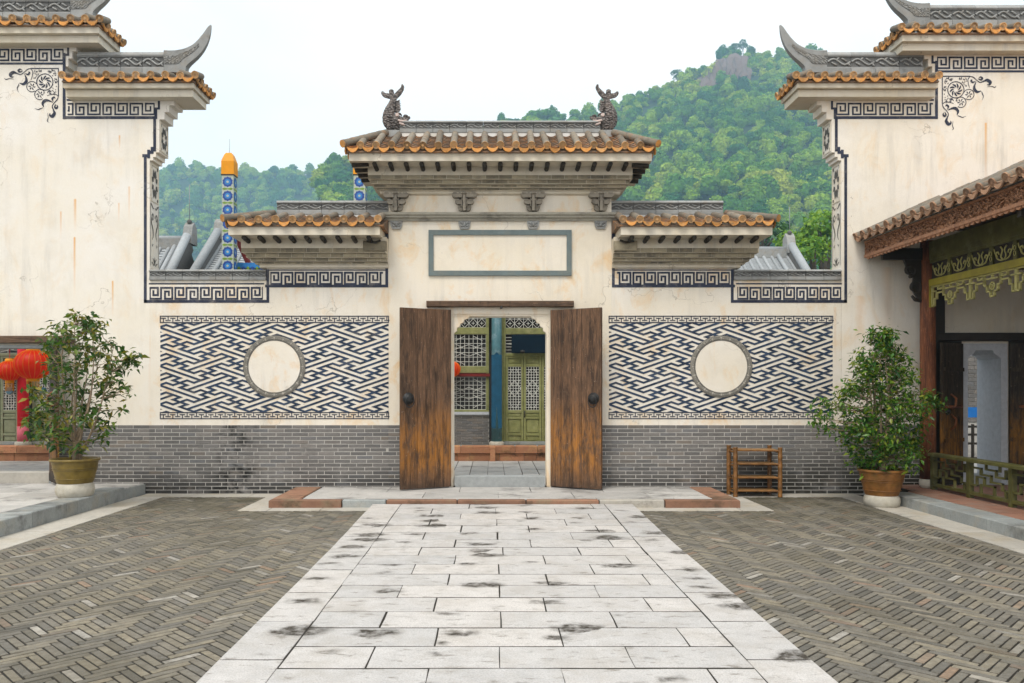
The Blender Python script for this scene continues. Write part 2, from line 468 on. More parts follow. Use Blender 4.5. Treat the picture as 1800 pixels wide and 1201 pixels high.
def carved(name, base):
    """stone with an unreadable running scroll cut into it"""
    t = newmat(name)
    w = t.n('TexWave', wave_type='RINGS', rings_direction='SPHERICAL')
    t.set(w.inputs['Vector'], t.pos)
    w.inputs['Scale'].default_value = 9
    w.inputs['Distortion'].default_value = 9
    w.inputs['Detail'].default_value = 2.5
    w.inputs['Detail Scale'].default_value = 3.2
    n = t.noise(60, 3)
    c = t.mix(t.ramp(w.outputs['Fac'], 0.15, 0.55, 0.75, 0.0), base, tuple(k * 0.30 for k in base))
    c = t.mix(t.ramp(t.noise(5, 5), 0.45, 0.7, 0, 0.5), c, tuple(k * f for k, f in zip(base, (0.95, 0.8, 0.62))))
    t.bump(t.math('ADD', w.outputs['Fac'], t.math('MULTIPLY', n, 0.2)), 0.8, 0.025)
    return t.done(c, 0.85, 0.2)

carved('carved_grey', (0.31, 0.31, 0.295))
carved('carved_dark', (0.22, 0.205, 0.185))
carved('carved_red', (0.44, 0.225, 0.125))


def leafmat(name, cols, trans=0.35, rough=0.5, big=None):
    t = newmat(name)
    r = t.rand()
    rp = t.n('ValToRGB')
    el = rp.color_ramp.elements
    el[0].position, el[0].color = 0.0, (*cols[0], 1)
    el[1].position, el[1].color = 1.0, (*cols[-1], 1)
    for i, c in enumerate(cols[1:-1]):
        e = el.new((i + 1) / (len(cols) - 1))
        e.color = (*c, 1)
    t.set(rp.inputs[0], r)
    c = rp.outputs[0]
    if big:
        c = t.mix(t.ramp(t.noise(big[0], 3), 0.42, 0.60, 0, big[2]), c, big[1])
    t.done(c, rough, 0.35)
    tr = t.n('BsdfTranslucent')
    t.set(tr.inputs[0], t.hsv(c, 0.49, 1.1, 1.5))
    mx = t.n('MixShader')
    mx.inputs[0].default_value = trans
    t.t.links.new(t.b.outputs[0], mx.inputs[1])
    t.t.links.new(tr.outputs[0], mx.inputs[2])
    t.t.links.new(mx.outputs[0], t.out.inputs[0])
    return t.m

leafmat('leaf_left', [(0.018, 0.055, 0.012), (0.040, 0.105, 0.018), (0.070, 0.145, 0.022), (0.140, 0.185, 0.026), (0.26, 0.21, 0.03)], 0.25, 0.32)
leafmat('leaf_right', [(0.016, 0.062, 0.012), (0.038, 0.130, 0.018), (0.075, 0.190, 0.022), (0.140, 0.240, 0.026), (0.26, 0.27, 0.03)], 0.28, 0.35)

# ------------------------------------------------------------------ building helpers
WL = {}

def link(o, parent=None, at=(0, 0, 0), local=False):
    at = Vector(at)
    COL.objects.link(o)
    if parent is not None:
        o.parent = parent
        o.location = at if local else at - WL[parent.name]
    else:
        o.location = at
    WL[o.name] = at
    return o

def tag(o, label=None, cat=None, group=None, kind=None):
    for k, v in (('label', label), ('category', cat), ('group', group), ('kind', kind)):
        if v:
            o[k] = v
    return o

def thing(name, at, label, cat, group=None):
    o = bpy.data.objects.new(name, None)
    o.empty_display_size = 0.2
    link(o, None, at)
    return tag(o, label, cat, group)

class MB:
    def __init__(s):
        s.v, s.f, s.mi, s.sm = [], [], [], []

    def add(s, vs, fs, mi=0, smooth=False):
        b = len(s.v)
        s.v.extend([tuple(v) for v in vs])
        for f in fs:
            s.f.append(tuple(b + i for i in f))
            s.mi.append(mi)
            s.sm.append(smooth)
        return s

    def box(s, x0, x1, y0, y1, z0, z1, mi=0):
        vs = [(x0, y0, z0), (x1, y0, z0), (x1, y1, z0), (x0, y1, z0), (x0, y0, z1), (x1, y0, z1), (x1, y1, z1), (x0, y1, z1)]
        return s.add(vs, [(0, 3, 2, 1), (4, 5, 6, 7), (0, 1, 5, 4), (1, 2, 6, 5), (2, 3, 7, 6), (3, 0, 4, 7)], mi)

    def cbox(s, x0, x1, y0, y1, z0, z1, c=0.006, mi=0, axis='z'):
        """box with the edges of its outer face (top, or the -Y face) taken off"""
        if axis == 'z':
            r = lambda d, z: [(x0 + d, y0 + d, z), (x1 - d, y0 + d, z), (x1 - d, y1 - d, z), (x0 + d, y1 - d, z)]
            vs = r(0, z0) + r(0, z1 - c) + r(c, z1)
        else:
            r = lambda d, y: [(x0 + d, y, z0 + d), (x0 + d, y, z1 - d), (x1 - d, y, z1 - d), (x1 - d, y, z0 + d)]
            vs = r(0, y1) + r(0, y0 + c) + r(c, y0)
        fs = [(3, 2, 1, 0), (8, 9, 10, 11)]
        for k in (0, 4):
            for i in range(4):
                j = (i + 1) % 4
                fs.append((k + i, k + j, k + 4 + j, k + 4 + i))
        return s.add(vs, fs, mi)

    def prism(s, poly, y0, y1, mi=0, plane='xz'):
        n = len(poly)
        if plane == 'xz':
            vs = [(a, y0, b) for a, b in poly] + [(a, y1, b) for a, b in poly]
        elif plane == 'yz':
            vs = [(y0, a, b) for a, b in poly] + [(y1, a, b) for a, b in poly]
        else:
            vs = [(a, b, y0) for a, b in poly] + [(a, b, y1) for a, b in poly]
        fs = [tuple(range(n)), tuple(range(2 * n - 1, n - 1, -1))]
        for i in range(n):
            j = (i + 1) % n
            fs.append((i, i + n, j + n, j))
        return s.add(vs, fs, mi)

    def sweep(s, pts, rad, n=8, mi=0, caps=True, flat_=None, smooth=True, capmi=None):
        """round bar through pts; rad per point; flat_ = (axis vector, factor) squashes the section along an axis"""
        pts = [Vector(p) for p in pts]
        if not hasattr(rad, '__len__'):
            rad = [rad] * len(pts)
        b = len(s.v)
        up = None
        rings = []
        for i, p in enumerate(pts):
            d = (pts[min(i + 1, len(pts) - 1)] - pts[max(i - 1, 0)])
            if d.length < 1e-9:
                d = Vector((0, 0, 1))
            d.normalize()
            if up is None:
                up = Vector((0, 0, 1)) if abs(d.z) < 0.9 else Vector((0, 1, 0))
            u = d.cross(up)
            if u.length < 1e-6:
                u = d.orthogonal()
            u.normalize()
            w = u.cross(d).normalized()
            up = w
            ring = []
            for k in range(n):
                a = 2 * math.pi * k / n
                o = (u * math.cos(a) + w * math.sin(a)) * rad[i]
                if flat_:
                    ax, fct = flat_
                    o = o - ax * (o.dot(ax)) * (1 - fct)
                ring.append(tuple(p + o))
            rings.append(ring)
        vs = [v for r in rings for v in r]
        fs = []
        for i in range(len(rings) - 1):
            for k in range(n):
                k2 = (k + 1) % n
                fs.append((i * n + k, i * n + k2, (i + 1) * n + k2, (i + 1) * n + k))
        s.add(vs, fs, mi, smooth)
        if caps:
            s.f.append(tuple(b + k for k in range(n - 1, -1, -1)))
            s.f.append(tuple(b + (len(rings) - 1) * n + k for k in range(n)))
            for _ in range(2):
                s.mi.append(mi if capmi is None else capmi)
                s.sm.append(False)
        return s

    def lathe(s, prof, c=(0, 0, 0), n=24, mi=0, smooth=True, cap=True, wob=0.0):
        vs, fs = [], []
        for r, z in prof:
            for k in range(n):
                a = 2 * math.pi * k / n
                rr = r * (1 + wob * math.sin(3 * a + z * 7))
                vs.append((c[0] + rr * math.cos(a), c[1] + rr * math.sin(a), c[2] + z))
        for i in range(len(prof) - 1):
            for k in range(n):
                k2 = (k + 1) % n
                fs.append((i * n + k, i * n + k2, (i + 1) * n + k2, (i + 1) * n + k))
        s.add(vs, fs, mi, smooth)
        if cap:
            s.add(vs[:n], [tuple(range(n - 1, -1, -1))], mi)
            s.add(vs[-n:], [tuple(range(n))], mi)
        return s

    def poly(s, pts, mi=0):
        return s.add(pts, [tuple(range(len(pts)))], mi)

    def mesh(s, name, *mats):
        me = bpy.data.meshes.new(name)
        me.from_pydata(s.v, [], s.f)
        for m in mats:
            me.materials.append(MATS[m])
        if len(mats) > 1:
            me.polygons.foreach_set('material_index', s.mi)
        me.polygons.foreach_set('use_smooth', s.sm)
        me.update()
        return me

    def build(s, name, mats, parent=None, at=None, local=False):
        """one mesh object; vertices are in world metres unless `at`/`local` say otherwise"""
        if isinstance(mats, str):
            mats = (mats,)
        if at is None:
            at = (0, 0, 0)
        o = bpy.data.objects.new(name, s.mesh(name, *mats))
        return link(o, parent, at, local)

def inst(name, me, parent, at, rot=(0, 0, 0), sc=None, local=False):
    o = bpy.data.objects.new(name, me)
    link(o, parent, at, local)
    o.rotation_euler = rot
    if sc:
        o.scale = sc
    return o

# flat painted strokes on a wall face (plane y), each a hair apart in depth so that no two lie in one plane
class Paint:
    def __init__(s, y=-0.003, clip=None):
        s.mb, s.y, s.k, s.clip = MB(), y, 0, clip

    def face(s, pts):
        if s.clip:
            pts = clip_rect(pts, *s.clip)
            if len(pts) < 3:
                return
        s.k += 1
        y = s.y - ((s.k * 0.6180339887) % 1.0) * 0.0028
        s.mb.poly([(a, y, b) for a, b in pts])

    def seg(s, a, b, w, ext=None):
        a, b = Vector(a), Vector(b)
        d = b - a
        if d.length < 1e-9:
            return
        d.normalize()
        e = w / 2 if ext is None else ext
        nrm = Vector((-d.y, d.x)) * (w / 2)
        a2, b2 = a - d * e, b + d * e
        s.face([tuple(a2 - nrm), tuple(b2 - nrm), tuple(b2 + nrm), tuple(a2 + nrm)])

    def line(s, pts, w, closed=False):
        q = list(pts) + ([pts[0]] if closed else [])
        for a, b in zip(q, q[1:]):
            s.seg(a, b, w)

    def brush(s, pts, ws):
        """tapering curved stroke"""
        P = [Vector(p) for p in pts]
        n = len(P)
        L, Rr = [], []
        for i in range(n):
            d = P[min(i + 1, n - 1)] - P[max(i - 1, 0)]
            d.normalize()
            nn = Vector((-d.y, d.x)) * ws[i] / 2
            L.append(P[i] + nn)
            Rr.append(P[i] - nn)
        for i in range(n - 1):
            s.face([tuple(L[i]), tuple(L[i + 1]), tuple(Rr[i + 1]), tuple(Rr[i])])

    def ring(s, c, r0, r1, n=48, a0=0.0, a1=2 * math.pi):
        for i in range(n):
            a, b = a0 + (a1 - a0) * i / n, a0 + (a1 - a0) * (i + 1) / n
            f = lambda r, t: (c[0] + r * math.cos(t), c[1] + r * math.sin(t))
            s.face([f(r0, a), f(r0, b), f(r1, b), f(r1, a)])

def clip_rect(pts, x0, x1, z0, z1):
    for ax, lim, sg in ((0, x0, 1), (0, x1, -1), (1, z0, 1), (1, z1, -1)):
        out = []
        for i in range(len(pts)):
            p, q = pts[i - 1], pts[i]
            pi, qi = (p[ax] - lim) * sg >= 0, (q[ax] - lim) * sg >= 0
            if pi != qi:
                t = (lim - p[ax]) / (q[ax] - p[ax])
                out.append((p[0] + (q[0] - p[0]) * t, p[1] + (q[1] - p[1]) * t))
            if qi:
                out.append(q)
        pts = out
        if not pts:
            return []
    return pts

def smooth_pts(ctrl, n=6):
    """Catmull-Rom through 2-D or 3-D control points"""
    P = [Vector(p) for p in ctrl]
    P = [P[0] * 2 - P[1]] + P + [P[-1] * 2 - P[-2]]
    out = []
    for i in range(1, len(P) - 2):
        for k in range(n):
            t = k / n
            a, b, c, d = P[i - 1], P[i], P[i + 1], P[i + 2]
            out.append(0.5 * ((2 * b) + (c - a) * t + (2 * a - 5 * b + 4 * c - d) * t * t + (3 * b - a - 3 * c + d) * t ** 3))
    out.append(P[-2])
    return out

MEANDER = [(37, 30), (37, 63), (80, 63), (80, 3), (3, 3), (3, 93), (110, 93), (110, 3), (218, 3), (218, 93), (148, 93), (148, 33), (185, 33), (185, 63)]

def meander(p, x0, x1, z0, z1, pairs, w=0.028, mirror=False, phase=0.0):
    """running key fret between z0 (bottom) and z1 (top)"""
    per = (x1 - x0) / pairs
    k = per / 244.0
    kz = (z1 - z0) / 96.0
    old = p.clip
    p.clip = (x0, x1, z0 - 1, z1 + 1)
    for i in range(-1, int(pairs) + 2):
        pts = []
        for a, b in MEANDER:
            a = a + 244 * (i + phase)
            x = x1 - a * k if mirror else x0 + a * k
            pts.append((x, z1 - b * kz))
        p.line(pts, w)
    p.clip = old

def fret_field(p, x0, x1, z0, z1, ua, ub, ox, oz, flip=False):
    """diagonal interlocking key fret: swastika nodes on a lattice of 4 units joined by 6-unit bars"""
    LK0 = [(0, 0), (0, 1), (-1, 1), (-1, 2), (5, 2), (5, 1), (4, 1), (4, 0)]
    LKB0 = [(-b, a) for a, b in LK0]
    w = 0.22
    p.clip = (x0, x1, z0, z1)
    T = lambda a, b: (ox + (a + b) * ua, oz + (b - a) * ub)
    for i in range(-12, 13):
        for j in range(-12, 13):
            sg = 1 if (i + j) % 2 == 0 else -1          # the nodes turn alternately left and right
            for lk in ([(a, b * sg) for a, b in LK0], [(a * sg, b) for a, b in LKB0]):
                for (a0, b0), (a1, b1) in zip(lk, lk[1:]):
                    A0, A1 = min(a0, a1) - w + 4 * i, max(a0, a1) + w + 4 * i
                    B0, B1 = min(b0, b1) - w + 4 * j, max(b0, b1) + w + 4 * j
                    q = [T(A0, B0), T(A1, B0), T(A1, B1), T(A0, B1)]
                    xs = [v[0] for v in q]
                    zs = [v[1] for v in q]
                    if max(xs) < x0 or min(xs) > x1 or max(zs) < z0 or min(zs) > z1:
                        continue
                    p.face(q)
    p.clip = None

# ------------------------------------------------------------------ bricks in a wall plinth
BR_H, BR_L, MJ = 0.0611, 0.257, 0.0105

def brick_mesh(l, key={}):
    k = round(l, 3)
    if k not in key:
        key[k] = MB().cbox(-l / 2, l / 2, -0.008, 0.03, -(BR_H - MJ) / 2, (BR_H - MJ) / 2, 0.003, axis='y').mesh('brick', 'brick_wall')
    return key[k]

def plinth(parent, x0, x1, z1, y=-0.010, seed=1, z0=0.0):
    rr = random.Random(seed)
    n = int(round((z1 - z0) / BR_H))
    MB().box(x0, x1, y - 0.004, 0.03, z0 - 0.06, z1 - 0.004).build('mortar_bed', 'mortar', parent)
    for r in range(n):
        z = z0 + (r + 0.5) * BR_H
        x = x0 - (0.0 if r % 2 else BR_L / 2) - rr.choice((0, 0, 0.04, -0.03)) - 0.03
        while x < x1:
            a, b = max(x, x0), min(x + BR_L, x1)
            if b - a > 0.05:
                e0, e1 = (0 if a == x0 else MJ / 2), (0 if b == x1 else MJ / 2)
                inst('brick', brick_mesh(b - a - e0 - e1), parent, ((a + b + e0 - e1) / 2, y - rr.uniform(-0.0015, 0.0015), z))
            x += BR_L

# ------------------------------------------------------------------ roof tiles
CR = 0.056

def cover_mesh(L, r=CR, cache={}):
    k = (round(L, 2), r)
    if k in cache:
        return cache[k]
    m = MB()
    n = 10
    nt = max(1, int(round(L / 0.21)))
    pts, rad = [], []
    for i in range(nt):
        pts += [(0, L * i / nt, 0), (0, L * (i + 0.96) / nt, 0)]
        rad += [r * (1.0 if i else 1.04), r * 0.90]
    m.sweep(pts, rad, n, 0, caps=False)
    # round end tile with a rim and a sunk face
    ring = lambda rr, y: [(rr * math.cos(2 * math.pi * q / 12), y, rr * math.sin(2 * math.pi * q / 12)) for q in range(12)]
    vs = ring(r * 1.06, 0.004) + ring(r * 1.06, -0.014) + ring(r * 0.84, -0.014) + ring(r * 0.78, -0.006)
    fs = []
    for a in range(3):
        for q in range(12):
            q2 = (q + 1) % 12
            fs.append((a * 12 + q, (a + 1) * 12 + q, (a + 1) * 12 + q2, a * 12 + q2))
    fs.append(tuple(36 + q for q in range(11, -1, -1)))
    m.add(vs, fs, 1)
    m.add([(0.02 * math.cos(q * math.pi / 3), -0.012, 0.02 * math.sin(q * math.pi / 3)) for q in range(6)], [(0, 5, 4, 3, 2, 1)], 1)
    cache[k] = m.mesh('cover_tile', 'tile_cover', 'tile_disc')
    return cache[k]

def drip_mesh(w=0.090, cache={}):
    if w in cache:
        return cache[w]
    m = MB()
    top = [(x, 0.018 + 0.030 * (x / 1.0) ** 2) for x in np.linspace(-1, 1, 9)]
    bot = [(x, -0.072 * max(0.0, 1 - abs(x) ** 1.9) + 0.028) for x in np.linspace(1, -1, 11)[1:-1]]
    poly = [(a * w, b) for a, b in top] + [(a * w, b) for a, b in bot]
    m.prism(poly, -0.010, 0.008, 0)
    # lip standing proud along the lower rim, and the first hand's breadth of the pan behind it
    for (a, b), (c, d) in zip(bot, bot[1:]):
        m.sweep([(a * w, -0.011, b + 0.004), (c * w, -0.011, d + 0.004)], 0.005, 4, 0, caps=False)
    vs = [(a * w, 0.0, b) for a, b in top] + [(a * w, 0.12, b + 0.01) for a, b in top]
    m.add(vs, [(i, i + 1, i + 10, i + 9) for i in range(8)], 0)
    cache[w] = m.mesh('drip_tile', 'tile_orange')
    return cache[w]

def pan_mesh(L, w=0.10, cache={}):
    k = round(L, 2)
    if k in cache:
        return cache[k]
    m = MB()
    n = max(1, int(round(L / 0.115)))
    xs = np.linspace(-1, 1, 7)
    for i in range(n):
        y0, y1 = L * i / n, L * (i + 1) / n
        arc = lambda y, dz: [(x * w, y, -0.045 * (1 - x * x) + dz) for x in xs]
        vs = arc(y0, 0.0) + arc(y0, 0.020) + arc(y1, 0.004)
        fs = []
        for a in range(2):
            fs += [(a * 7 + q, a * 7 + q + 1, (a + 1) * 7 + q + 1, (a + 1) * 7 + q) for q in range(6)]
        m.add(vs, fs, 0)
    cache[k] = m.mesh('pan_tile', 'tile_pan')
    return cache[k]

def tile_row(parent, p0, p1, heading, slope, Lf, pitch=0.236, first=0.5, ends=True, seed=0, r=CR):
    """covers, pans and drip tiles along an eave from p0 to p1; tiles climb in `heading` (radians about Z from +Y)"""
    rr = random.Random(seed)
    p0, p1 = Vector(p0), Vector(p1)
    W = (p1 - p0).length
    n = max(1, int(round(W / pitch)))
    st = W / n
    d = (p1 - p0) / W
    rot = (slope, 0, heading)
    for i in range(n + 1):
        s_ = i * st
        L = Lf(s_ / W)
        if L > 0.05 and (ends or 0 < i < n):
            q = p0 + d * s_ + Vector((0, 0, rr.uniform(-.006, .006)))
            inst('cover_tile', cover_mesh(round(L, 1), r), parent, q, (slope + rr.uniform(-.02, .02), 0, heading + rr.uniform(-.03, .03)))
        if i < n:
            sm = s_ + st / 2
            L = Lf(sm / W)
            q = p0 + d * sm
            inst('drip_tile', drip_mesh(), parent, q + Vector((0, 0, -0.068 + rr.uniform(-.006, .006))), (rr.uniform(-.08, .08), rr.uniform(-.05, .05), heading + rr.uniform(-.05, .05)))
            if L > 0.1:
                inst('pan_tile', pan_mesh(round(L, 1)), parent, q + Vector((0, 0, -0.005)), rot)

def relief_mesh(w, h, cache={}):
    """running vine with curls, standing proud of a carved block"""
    k = (round(w, 2), round(h, 3))
    if k in cache:
        return cache[k]
    m = MB()
    r = h * 0.085
    A = h * 0.26
    n = max(1, int(round(w / (h * 2.2))))
    per = (w - 0.02) / n
    for i in range(n):
        x0 = -w / 2 + 0.01 + per * i
        m.sweep([(x0 + per * t, -r * .4, A * math.sin(2 * math.pi * t)) for t in np.linspace(0, 1, 9)], r, 5, caps=False)
        for c, s in ((.25, -1), (.75, 1)):
            m.sweep([(x0 + per * c + per * .17 * (1 - t * .7) * math.cos(t * 6.5 + 1.5 * s), -r * .5, s * A * .55 + s * h * .20 * (1 - t * .7) * math.sin(t * 6.5)) for t in np.linspace(0, 1, 9)], [r * .9] * 7 + [r * .7, r * .5], 5)
            m.sweep([(x0 + per * (c + .12), -r * .3, -s * A * .2), (x0 + per * (c + .2), -r * .8, -s * A * 1.1), (x0 + per * (c + .27), -r * .3, -s * A * 1.5)], [r * .5, r * 1.1, r * .3], 5)
    m.box(-w / 2, w / 2, -r * .8, .0, h * .42, h * .5)
    m.box(-w / 2, w / 2, -r * .8, .0, -h * .5, -h * .44)
    cache[k] = m.mesh('scroll_relief', 'ridge_grey')
    return cache[k]

def ridge_run(parent, x0, x1, y0, y1, z0, z1, seglen=0.26, foot=None, taper0=0.0, taper1=0.0):
    """ridge of grey blocks: plain course, carved course, rounded cap; foot = pale mortar under it"""
    h = z1 - z0
    n = max(1, int(round((x1 - x0) / seglen)))
    ym = (y0 + y1) / 2
    for i in range(n):
        a, b = x0 + (x1 - x0) * i / n + 0.002, x0 + (x1 - x0) * (i + 1) / n - 0.002
        MB().cbox(a, b, y0, y1, z0, z0 + h * 0.30, 0.004, axis='y').build('ridge_block', 'ridge_grey', parent)
        cb = MB().cbox(a, b, y0 + 0.016, y1 - 0.016, z0 + h * 0.30, z0 + h * 0.80, 0.003, axis='y').build('carved_block', 'ridge_dark', parent)  # recess behind the scrolls coloured darker, its shade put into the material
        inst('scroll_relief', relief_mesh(b - a, h * 0.5), cb, ((a + b) / 2, y0 + 0.016, z0 + h * 0.55))
        m = MB()
        hh = h * 0.20
        prof = [(y0 - 0.012, z0 + h * 0.80), (y0 - 0.012, z0 + h * 0.86), (y0 + 0.03, z1), (y1 - 0.03, z1), (y1 + 0.012, z0 + h * 0.86), (y1 + 0.012, z0 + h * 0.80)]
        m.prism(prof, a, b, plane='yz')
        m.build('ridge_cap', 'ridge_grey', parent)
    if foot:
        MB().prism([(y0 + 0.01, foot), (y0 + 0.01, z0), (y1 - 0.01, z0), (y1 - 0.01, foot)], x0, x1, plane='yz').build('ridge_mortar', 'plaster_pale', parent)

# ------------------------------------------------------------------ ground and paving
g = MB()
g.box(-60, 60, -40, 12, -0.5, -0.014)
tag(g.build('ground', 'soil'), kind='structure')
g = MB()
g.box(-700, 1200, 12.0, 1900, -1.2, -0.9)
tag(g.build('valley_floor', 'soil'), kind='structure')

WKX = 0.02                      # centre line of the stone walk
WK_Y0, WK_Y1 = -14.2, -1.545
def wk_z(y):
    t = min(1.0, max(0.0, (y + 4.6) / 3.0))
    return 0.012 + 0.046 * t * t * (3 - 2 * t)

m = MB().box(WKX - 1.80, WKX + 1.80, WK_Y0, WK_Y1, -0.30, -0.010)
ys_ = np.linspace(WK_Y0, WK_Y1, 40)
m.add([(WKX + sx * 1.80, y_, wk_z(y_) - 0.0035) for y_ in ys_ for sx in (-1, 1)], [(2 * i, 2 * i + 1, 2 * i + 3, 2 * i + 2) for i in range(39)])
walk = m.build('walkway', 'soil')
tag(walk, 'pale stone slab walkway leading to the gate', kind='structure')

def slab(parent, x0, x1, y0, y1, zt, mat, th=0.07, gap=0.005, seed=None, zf=None):
    """one paving slab with slightly uneven edges; zf(y) gives a sloping top"""
    rr = random.Random(int((x0 * 131 + y0 * 717) * 100) if seed is None else seed)
    j = lambda: rr.uniform(-0.0045, 0.0045)
    dz = rr.uniform(-0.0012, 0.0015)
    a0, a1, b0, b1 = x0 + gap + j(), x1 - gap + j(), y0 + gap * 2.3 + j(), y1 - gap * 2.3 + j()
    cx, cy_ = (a0 + a1) / 2, (b0 + b1) / 2
    f = (lambda y: zf(y) + dz) if zf else (lambda y: zt + dz)
    c = 0.0025
    n = 4
    edge = []
    for i in range(n):
        edge.append((a0 + (a1 - a0) * i / n, b0 + j() * 0.8))
    for i in range(2):
        edge.append((a1 + j() * 0.8, b0 + (b1 - b0) * i / 2))
    for i in range(n):
        edge.append((a1 - (a1 - a0) * i / n, b1 + j() * 0.8))
    for i in range(2):
        edge.append((a0 + j() * 0.8, b1 - (b1 - b0) * i / 2))
    m = MB()
    N = len(edge)
    inn = [(x + (cx - x) / max(abs(cx - x), 0.02) * c, y + (cy_ - y) / max(abs(cy_ - y), 0.02) * c) for x, y in edge]
    vs = [(x - cx, y - cy_, f(y) - th) for x, y in edge] + [(x - cx, y - cy_, f(y) - c) for x, y in edge] + [(x - cx, y - cy_, f(y)) for x, y in inn]
    fs = []
    for k in (0, N):
        for i in range(N):
            i2 = (i + 1) % N
            fs.append((k + i, k + i2, k + N + i2, k + N + i))
    fs.append(tuple(2 * N + i for i in range(N)))
    m.add(vs, fs)
    return m.build('slab', mat, parent, (cx, cy_, 0))

ROW, SLN = 0.4025, 0.826
row0 = -7.585                   # a course line read off the photograph
k = 0
y = WK_Y1
rows = []
yy = row0
while yy < WK_Y1 - 0.12:
    rows.append(yy)
    yy += ROW
yy = row0 - ROW
while yy > WK_Y0:
    rows.append(yy)
    yy -= ROW
rows.sort()
for i, ya in enumerate(rows):
    yb = min(ya + ROW, WK_Y1) if i < len(rows) - 1 else WK_Y1
    odd = int(round((ya - row0) / ROW)) % 2
    x_in0, x_in1 = WKX - 1.42, WKX + 1.42
    rr = random.Random(i * 5 + 1)
    cuts = [x_in0]
    x = -0.90 - SLN if odd else -0.49 - SLN
    x += rr.uniform(-0.05, 0.05)
    while x < x_in1 - 0.15:
        if x > x_in0 + 0.15:
            cuts.append(x)
        x += SLN + rr.uniform(-0.04, 0.04)
    cuts.append(x_in1)
    for a, b in zip(cuts, cuts[1:]):
        slab(walk, a, b, ya, yb, 0, 'slab', zf=wk_z)
for s in (-1, 1):
    ye = WK_Y1
    first = True
    while ye > WK_Y0:
        ln = 0.62 if first else 0.81
        first = False
        xa, xb = sorted((WKX + s * 1.42, WKX + s * 1.825))
        slab(walk, xa, xb, max(ye - ln, WK_Y0), ye, 0, 'slab', zf=wk_z)
        ye -= ln

# herringbone brick courts on both sides of the walk
HL, HW, HG = 0.246, 0.0615, 0.0125
def brick_top(cache=[]):
    if not cache:
        cache.append(MB().cbox(-HL / 2 + HG / 2, HL / 2 - HG / 2, -HW / 2 + HG / 2, HW / 2 - HG / 2, -0.05, 0.0, 0.003).mesh('brick', 'brick_floor'))
    return cache[0]

def herringbone(name, label, x0, x1, y0, y1, skip, near_n):
    rr = random.Random(len(name) + int(x0 * 10))
    base = MB().box(x0 + 0.01, x1 - 0.01, y0, y1, -0.20, -0.0045).build(name, 'soil')
    tag(base, label, kind='structure')
    c45 = math.sqrt(0.5)
    bricks = []
    n = 4
    ocx, ocy = (x0 + x1) / 2, (y0 + y1) / 2
    K = int(max(x1 - x0, y1 - y0) / HW)
    for m_ in range(-12, 13):
        for k_ in range(-K, K):
            for typ in (0, 1):
                if typ == 0:
                    u, v, ang = k_ + 2 * n * m_ + n / 2, k_ + 0.5, 0.0
                else:
                    u, v, ang = k_ + 2 * n * m_ + 0.5, k_ - 2 * n + 1 + n / 2, math.pi / 2
                u, v = u * HW, v * HW
                X = (u - v) * c45 + ocx
                Y = (u + v) * c45 + ocy
                if x0 - 0.05 < X < x1 + 0.05 and y0 - 0.05 < Y < y1 + 0.05 and not skip(X, Y):
                    bricks.append((X, Y, ang + math.pi / 4))
    def key(b):
        d = b[1] - CY
        if d < 4.2:
            return 1e9
        px = 866 + (b[0] - CX) * FPX / d
        py = 684 + CZ * FPX / d
        if px < -20 or px > 1820 or py > 1210:
            return 1e8
        return d
    bricks.sort(key=key)
    me = brick_top()
    tv = np.array([v.co[:] for v in me.vertices])
    tf = [tuple(p.vertices) for p in me.polygons]
    V, F = [], []
    for i, (X, Y, a) in enumerate(bricks):
        dz, ti, tj, da = rr.uniform(-0.0015, 0.0025), rr.uniform(-0.02, 0.02), rr.uniform(-0.008, 0.008), rr.uniform(-0.02, 0.02)
        sx = rr.uniform(0.975, 1.0)
        if i < near_n:
            inst('brick', me, base, (X, Y, dz), (ti, tj, a + da), (sx, 1, 1))
        else:
            M = np.array(Matrix.Translation((X, Y, dz)) @ Euler((ti, tj, a + da)).to_matrix().to_4x4())
            q = tv * (sx, 1, 1) @ M[:3, :3].T + M[:3, 3]
            b = len(V) * 12
            V.append(q)
            F.extend([tuple(b + x for x in f) for f in tf])
    V = np.concatenate(V)
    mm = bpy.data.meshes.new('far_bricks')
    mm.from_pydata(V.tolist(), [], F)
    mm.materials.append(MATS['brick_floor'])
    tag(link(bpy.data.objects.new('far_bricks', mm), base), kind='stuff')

PLX0, PLX1, PLY = -3.26, 3.36, -1.56      # gate platform
skip = lambda X, Y: Y > PLY - 0.18 and PLX0 - 0.28 < X < PLX1 + 0.30
herringbone('brick_court_left', 'herringbone brick paving left of the stone walk', -5.24, WKX - 1.80, -11.0, -0.40, skip, 300)
herringbone('brick_court_right', 'herringbone brick paving right of the stone walk', WKX + 1.80, 5.29, -11.0, -0.40, skip, 300)

# pale flush strips: along the wall foot, beside both side terraces, round the gate platform
strip = MB().box(-5.6, 5.6, -0.42, -0.02, -0.2, -0.012).build('wall_foot_paving', 'soil')
tag(strip, 'narrow strip of pale slabs along the foot of the wall', kind='structure')
x = -5.62
rr = random.Random(3)
while x < 5.6:
    l = rr.uniform(0.7, 1.1)
    slab(strip, x, min(x + l, 5.62), -0.42, -0.015, 0.006, 'slab_pale')
    x += l
for s, xa, xb in ((-1, -5.65, -5.21), (1, 5.26, 5.70)):
    st = MB().box(xa + .01, xb - .01, -12, -0.42, -0.2, -0.012).build('side_strip_left' if s < 0 else 'side_strip_right', 'soil')
    tag(st, 'strip of pale slabs along the foot of the terrace kerb', kind='structure')
    yb = -0.42
    while yb > -12:
        slab(st, xa, xb, yb - 1.0, yb, 0.008, 'slab_pale')
        yb -= 1.0
ap = MB().box(PLX0 - 0.34, PLX1 + 0.36, PLY - 0.24, -0.44, -0.2, -0.012).build('platform_apron', 'soil')
tag(ap, 'pale slabs set flush round the gate platform', kind='structure')
